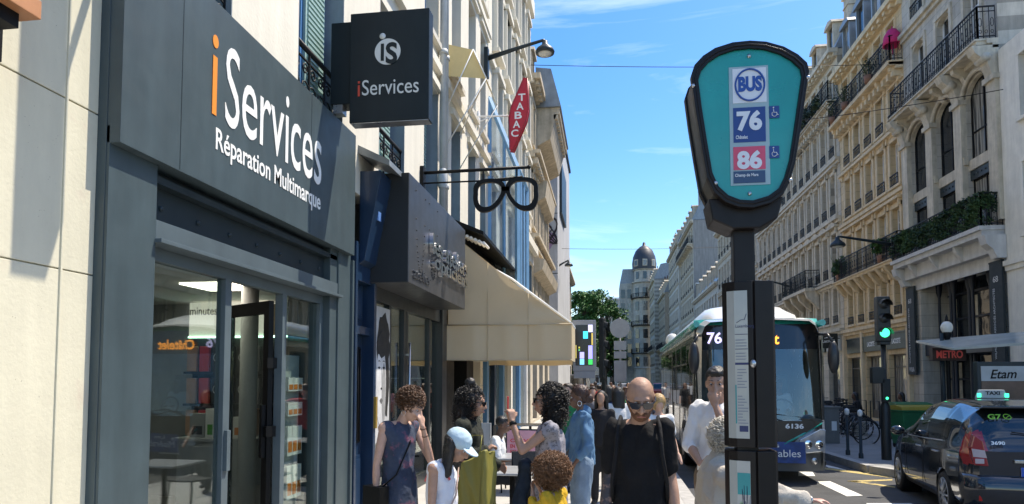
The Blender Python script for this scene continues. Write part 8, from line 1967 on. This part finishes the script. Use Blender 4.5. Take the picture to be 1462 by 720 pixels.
# 6 woman taking a photo
Y = 5.2; pat = cloth('speckled_dress', (0.30, 0.29, 0.32), 0.15, vscale=20, dirt=((0.03, 0.03, 0.04), 34, 0.5), bump=0.3)
rt, J, hc, HM, k = person('woman with long dark curls raising a red phone, in a speckled grey dress', (X_(785, Y), Y, 0), R(96), 1.70, 'tan', female=True,
    pose=dict(elL=(-.17, .22, 1.24), haL=(-.10, .30, 1.47), elR=(.17, .22, 1.22), haR=(.06, .32, 1.46), hed=(0, 0.03, 1.62)), hands=dict(L=dict(d=(.2, .1, 1), n=(.6, .2, 0), c=.9, t=-1), R=dict(d=(-.3, .1, 1), n=(-.6, .2, 0), c=.9)),
    top=dict(m=pat, sleeve=.12, low=.45, e=.02, skirt=.21, name='dress'), hair=dict(s='curlylong', m=HB, n=620), head=(0, R(2), 0), glasses=True, vox=0.0075, seed=10)
b = MB(); b.box(-0.06, 0.02, 0.33, 0.342, 1.52, 1.66); acc(rt, 'phone', b, mat('phone_red', (0.6, 0.03, 0.03), 0.3))
b = MB(); b.tube([J['elL'].lerp(J['haL'], .86), J['elL'].lerp(J['haL'], .97)], 0.028, 12); acc(rt, 'watch', b, M_['black'])
b = MB(); b.ell((0.0, -0.2, 1.0), (0.2, 0.12, 0.22), 14); 
# dark jacket over her arm
b = MB(); cap(b, (.02, .2, 1.08), (.04, .24, .78), .05, .07); cap(b, (.1, .2, 1.1), (.12, .24, .74), .05, .07); cap(b, (.0, .2, 1.1), (.14, .2, 1.1), .05, .05); voxel(b, 'jacket_over_arm', cloth('denim_dark', (0.02, 0.03, 0.045), 0.3), rt, 0.011, 2, 0.012, 12, 3)
# 7 child in yellow
Y = 4.5; yel = cloth('yellow_print', (0.58, 0.36, 0.03), 0.1, vscale=9, dirt=((0.12, 0.09, 0.03), 40, 0.66))
rt, J, hc, HM, k = person('small child in a yellow top with big brown curls, hands up to the face', (X_(790, Y), Y, 0), R(70), 1.20, 'tan', female=True, child=True,
    pose=dict(elL=(-.2, .12, 1.24), haL=(-.08, .19, 1.46), elR=(.2, .14, 1.24), haR=(.08, .2, 1.46), hed=(0, 0.03, 1.62)), hands=dict(L=dict(d=(.4, .3, 1), n=(0, -1, 0), c=.7, t=-1)),
    top=dict(m=yel, sleeve=1.6, low=.75, e=.026, fold=.008), bottom=dict(m=cloth('blue_shorts', (0.05, 0.08, 0.15))), hair=dict(s='afro', m=hair_mat('light_brown', (0.17, 0.08, 0.035)), n=900), head=(0, R(-12), 0), vox=0.008, seed=12)
# 8 woman in the blue shirt
Y = 7.0; den = cloth('blue_shirt', (0.10, 0.20, 0.32), 0.12)
rt, J, hc, HM, k = person('woman in a blue shirt and light jeans with tied hair and a silver earring', (X_(830, Y), Y, 0), R(104), 1.68, 'brown', female=True,
    pose=dict(elL=(-.21, -.03, 1.13), haL=(-.2, .12, .93), elR=(.2, .1, 1.14), haR=(.17, .2, 1.0), hed=(0, 0.03, 1.62)), top=dict(m=den, sleeve=1.6, low=.9, e=.026, collar=1, fold=.009), bottom=dict(m=cloth('light_jeans', (0.18, 0.25, 0.33), 0.2), e=.024, cuff=.09),
    hair=dict(s='tied', m=hair_mat('auburn', (0.045, 0.018, 0.012))), head=(0, R(-4), 0), vox=0.009, seed=14)
b = MB(); b.tube([hc + HM @ Vector((-0.085, -0.0 + 0.022 * math.cos(t * PI / 6), -0.06 + 0.028 * math.sin(t * PI / 6))) for t in range(12)], 0.003, 5, closed=True); acc(rt, 'earring', b, M_['chrome'])
# 9 man in white shirt
Y = 5.5
person('dark haired man in a white rolled sleeve shirt holding his chin behind the bus stop', (X_(1024, Y), Y, 0), R(150), 1.86, 'tan', fat=.9, pose=dict(shR=(.15, 0, 1.42), shL=(-.15, 0, 1.42), elR=(.2, .06, 1.15), haR=(.05, .22, 1.03), elL=(-.15, .18, 1.2), haL=(-.05, .17, 1.45), hed=(0, .03, 1.62)),
    hands=dict(L=dict(d=(.3, -.1, .8), n=(0, -1, .2), c=.8, t=-1), R=dict(d=(-1, .1, .1), n=(0, -1, 0), c=.9)), top=dict(m=cloth('white_shirt', (0.72, 0.72, 0.72), 0.03), sleeve=1.15, low=.86, e=.016, collar=1, fold=.009), bottom=dict(m=cloth('tan_trousers', (0.2, 0.14, 0.09))), hair=dict(s='short', m=HB), head=(R(15), R(-10), 0), vox=0.009, seed=16)
# 10 elderly woman
Y = 4.35; coat = cloth('beige_coat', (0.50, 0.45, 0.38), 0.06, bump=0.35, bscale=60)
rt, J, hc, HM, k = person('stooped white haired woman in a beige coat reaching out past the bus stop post', (X_(1022, Y), Y, 0), R(-88), 1.56, 'pink', female=True, fat=1.15,
    pose=dict(cst=(0, 0, 1.26), nck=(0, .05, 1.38), hed=(0, .07, 1.54), shR=(.17, 0.02, 1.30), shL=(-.17, 0.02, 1.32), elR=(.19, .33, 1.19), haR=(.16, .58, 1.15), elL=(-.22, .05, 1.05), haL=(-.15, .25, 1.0)),
    hands=dict(R=dict(d=(0, 1, .02), n=(0, -.15, -1), c=.45, t=-1)), top=dict(m=coat, sleeve=1.7, low=.7, e=.04, name='coat', collar=1, fold=.012, fs=9, skirt=.22), bottom=dict(m=cloth('grey_trousers', (0.15, 0.15, 0.15))), hair=dict(s='curly', m=HW, n=520), head=(R(-10), R(-15), 0), vox=0.0075, seed=18)
b = MB(); b.tube([J['elR'].lerp(J['haR'], .93), J['elR'].lerp(J['haR'], .99)], 0.031, 14); acc(rt, 'bracelet', b, mat('bracelet_silver', (0.5, 0.48, 0.45), 0.3, 0.8))

# bus driver, inside the bus
dr, *_ = person('bus driver in a pale shirt sitting behind the windscreen', (0, 0, 0), 0, 1.75, 'brown', lod=2, pose=seat, top=dict(m=cloth('pale_shirt', (0.5, 0.55, 0.6)), sleeve=1.9, low=.5, e=.024), bottom=dict(m=cloth('dark_trousers', (0.02, 0.022, 0.025))), hair=dict(s='short', m=HB))
bpy.context.view_layer.update()
pw_ = BUS.matrix_world @ Vector((1.85, 1.2, 0.52)); dr.location = pw_; dr.rotation_euler = (0, 0, BUS.rotation_euler.z + PI)
# crowd
def crowd(u, Y, H, rz, label, topc, botc, skin='tan', hs='short', hm=None, walk=0.0, z=0.0, sl=0.7, pose=None, female=False):
    w_ = walk; ps = dict(knR=(.09, .12 * w_, .5), anR=(.09, .16 * w_ - .03, .09), knL=(-.09, .05 * w_, .5), anL=(-.09, -.22 * w_ - .02, .1 + .04 * abs(w_)), haR=(.24, -.1 * w_ + .04, .89), haL=(-.24, .2 * w_ + .04, .9)); ps.update(pose or {})
    person(label, (X_(u, Y), Y, z), R(rz), H, skin, pose=ps, female=female, top=dict(m=topc, sleeve=sl, low=.88, e=.022), bottom=dict(m=botc), hair=dict(s=hs, m=hm or HD), lod=2, group='pedestrians further down the street', seed=int(u))
dj, bl, gry, wh_, tan_ = cloth('jeans', (0.05, 0.08, 0.15)), cloth('black_c', (0.02, 0.02, 0.022)), cloth('grey_c', (0.14, 0.14, 0.15)), cloth('white_c', (0.66, 0.66, 0.66)), cloth('tan_c', (0.35, 0.25, 0.16))
grn, red_, navy, pnk = cloth('green_c', (0.02, 0.22, 0.09)), cloth('red_c', (0.45, 0.04, 0.04)), cloth('navy_c', (0.02, 0.035, 0.08)), cloth('pink_c', (0.55, 0.25, 0.28))
crowd(812, 10.5, 1.68, 140, 'person in a green t-shirt behind the woman in the blue shirt', grn, dj, 'fair', 'short')
crowd(800, 11.5, 1.66, -80, 'balding man in red pointing with a straight arm over the cafe tables', red_, bl, 'fair', 'short', HBR, pose=dict(elR=(.2, .27, 1.4), haR=(.18, .52, 1.45)))
crowd(858, 9.6, 1.58, 170, 'woman in dark clothes with a bag walking just right of the blue shirt', bl, bl, 'tan', 'long', HB, .8, female=True)
crowd(882, 10.8, 1.62, 20, 'woman in a white top with long dark hair seen from behind', wh_, dj, 'tan', 'long', HB, .6, female=True)
crowd(940, 8.6, 1.56, 190, 'blonde person almost hidden behind the bald man', wh_, dj, 'fair', 'bob', hair_mat('blonde', (0.4, 0.25, 0.1)), .5, female=True)
specs = [(846, 13, 1.6, 180, gry, dj, 'man in grey walking beyond the dark clad woman', 1), (868, 13.5, 1.63, 0, navy, bl, 'person in navy walking away left of the black signal post', 1), (893, 14.5, 1.58, 180, grn, bl, 'person in green beyond the white topped woman', 0.8),
    (835, 16, 1.6, 175, wh_, bl, 'person in white far behind the blue shirt', 1), (855, 17.5, 1.6, 5, pnk, dj, 'person in pink walking away near the far crossing', 1), (875, 18.5, 1.58, 182, bl, bl, 'person in black coming from the far crossing', 1), (902, 17, 1.57, 190, navy, gry, 'person in a navy top left of the bald head', .8),
    (920, 19, 1.6, 180, gry, dj, 'person in grey behind the bald man, by the bus', 1), (845, 21, 1.6, 0, red_, bl, 'person in red walking away in the distance', 1), (862, 23, 1.6, 180, wh_, dj, 'person in a white shirt in the distance', 1), (885, 24, 1.6, 178, tan_, bl, 'person in tan in the distance below the round sign', 1),
    (808, 18, 1.62, 170, bl, dj, 'person in black in the distance under the awning edge', .5), (822, 20, 1.6, 10, tan_, dj, 'person in tan in the distance under the digital screen', 1), (897, 28, 1.6, 180, bl, bl, 'dark figure far away below the stacked plates', 1), (872, 30, 1.6, 180, navy, bl, 'small navy figure far away in mid pavement', 1), (850, 34, 1.6, 0, gry, bl, 'small grey figure far away', 1), (910, 33, 1.6, 180, wh_, bl, 'small white figure far away beside the bus', 1), (835, 38, 1.6, 180, bl, dj, 'tiny dark figure at the far crossing, left', 1), (860, 41, 1.6, 0, wh_, bl, 'tiny white figure at the far crossing, right', 1)]
for i, (u, Y, H, rz, t_, b_, l_, wk) in enumerate(specs):
    crowd(u, Y, H, rz, l_, t_, b_, ['fair', 'tan', 'brown', 'dark'][i % 4], ['short', 'long', 'short', 'bob'][i % 4], [HD, HB, HBR][i % 3], wk * (1 if i % 2 else -1), z=(-0.12 if Y > 16 else 0) if Y > 42 else 0, female=i % 2 == 1)
# two dark seated figures behind the bicycles on a bench
for (u, l_) in ((1225, 'figure in black sitting behind the bicycles, left one'), (1291, 'figure in black sitting behind the bins, right one')):
    Y = 22.3
    person(l_, (X_(u, Y), Y, 0), R(80), 1.7, 'brown', pose=seat, top=dict(m=bl, sleeve=1.9, low=.5, e=.045), bottom=dict(m=bl), hair=dict(s='long', m=HB), lod=2, female=True, group='seated figures on the far pavement')
    b = MB(); b.box(-0.5, 0.5, -0.2, 0.2, 0.38, 0.44); b.box(-0.42, -0.36, -0.16, 0.16, 0, 0.38); b.box(0.36, 0.42, -0.16, 0.16, 0, 0.38)
    o = b.build('bench', mat('bench_stone', (0.25, 0.24, 0.22), 0.8)); o.location = (X_(u, Y), Y, 0); o.rotation_euler = (0, 0, R(80)); tag(o, 'low plain bench under the figure in black %s' % ('behind the bicycles' if u < 1250 else 'behind the bins'), 'bench', 'benches')
# distant vehicles at the end of the street
def far_car(x, y, colr, label, rz=0, van=False):
    root = empty('parked_car' if not van else 'van', label, 'car' if not van else 'van', (x, y, ZR), rz, 'distant vehicles'); m = mat('car_' + colr[0], colr[1], 0.2, coat=0.8, var=0.05)
    h1, h2 = (0.95, 1.45) if not van else (1.2, 2.2)
    b = MB(); b.prism([(0, 0.25), (4.2, 0.25), (4.3, 0.6), (4.1, 0.85), (3.2, h1), (0.1, h1), (0, 0.8)], -0.85, 0.85, 'x'); b.build('body', m, root, bevel=0.06)
    b = MB(); b.prism([(0.2, h1), (3.2, h1), (2.5, h2), (0.45, h2)], -0.75, 0.75, 'x'); b.build('cabin', M_['wg'], root, bevel=0.08)
    b = MB(); b.prism([(0.5, h2 - 0.02), (2.45, h2 - 0.02), (2.3, h2 + 0.04), (0.6, h2 + 0.04)], -0.7, 0.7, 'x'); b.build('roof', m, root)
    for s in (-1, 1):
        for wy in (0.8, 3.4): b = MB(); b.lathe([(0, -.1), (.3, -.1), (.32, 0), (.3, .1), (0, .1)], (s * .8, wy, .32), 14, axis='x'); b.build('wheel', M_['rubber'], root)
        for (yy, nm, cc) in ((-0.01, 'tail_light', mat('tail_red', (0.3, 0.012, 0.02), 0.15, var=0.1, coat=0.6)), (4.2, 'headlight', M_['white'])): b = MB(); b.box(s * .62 - .14, s * .62 + .14, yy - .01, yy + .05, .62, .78); b.build(nm, cc, root)
far_car(-1.2, 52, ('white', (0.6, 0.6, 0.6)), 'white van crossing at the far junction', R(80), True)
far_car(1.6, 60, ('silver', (0.35, 0.36, 0.37)), 'silver car at the far junction beside the white van', R(5))
far_car(-5.0, 58, ('dark', (0.03, 0.035, 0.05)), 'dark car at the far junction behind the crowd', R(95))
far_car(4.8, 62, ('red', (0.3, 0.02, 0.02)), 'red car far down the street behind the bus', R(-2))
# blue door number etc. are in the shop section; bin bag of details ends here
bpy.context.view_layer.update()
nt_ = sum(1 for o in bpy.data.objects); print('objects', nt_)
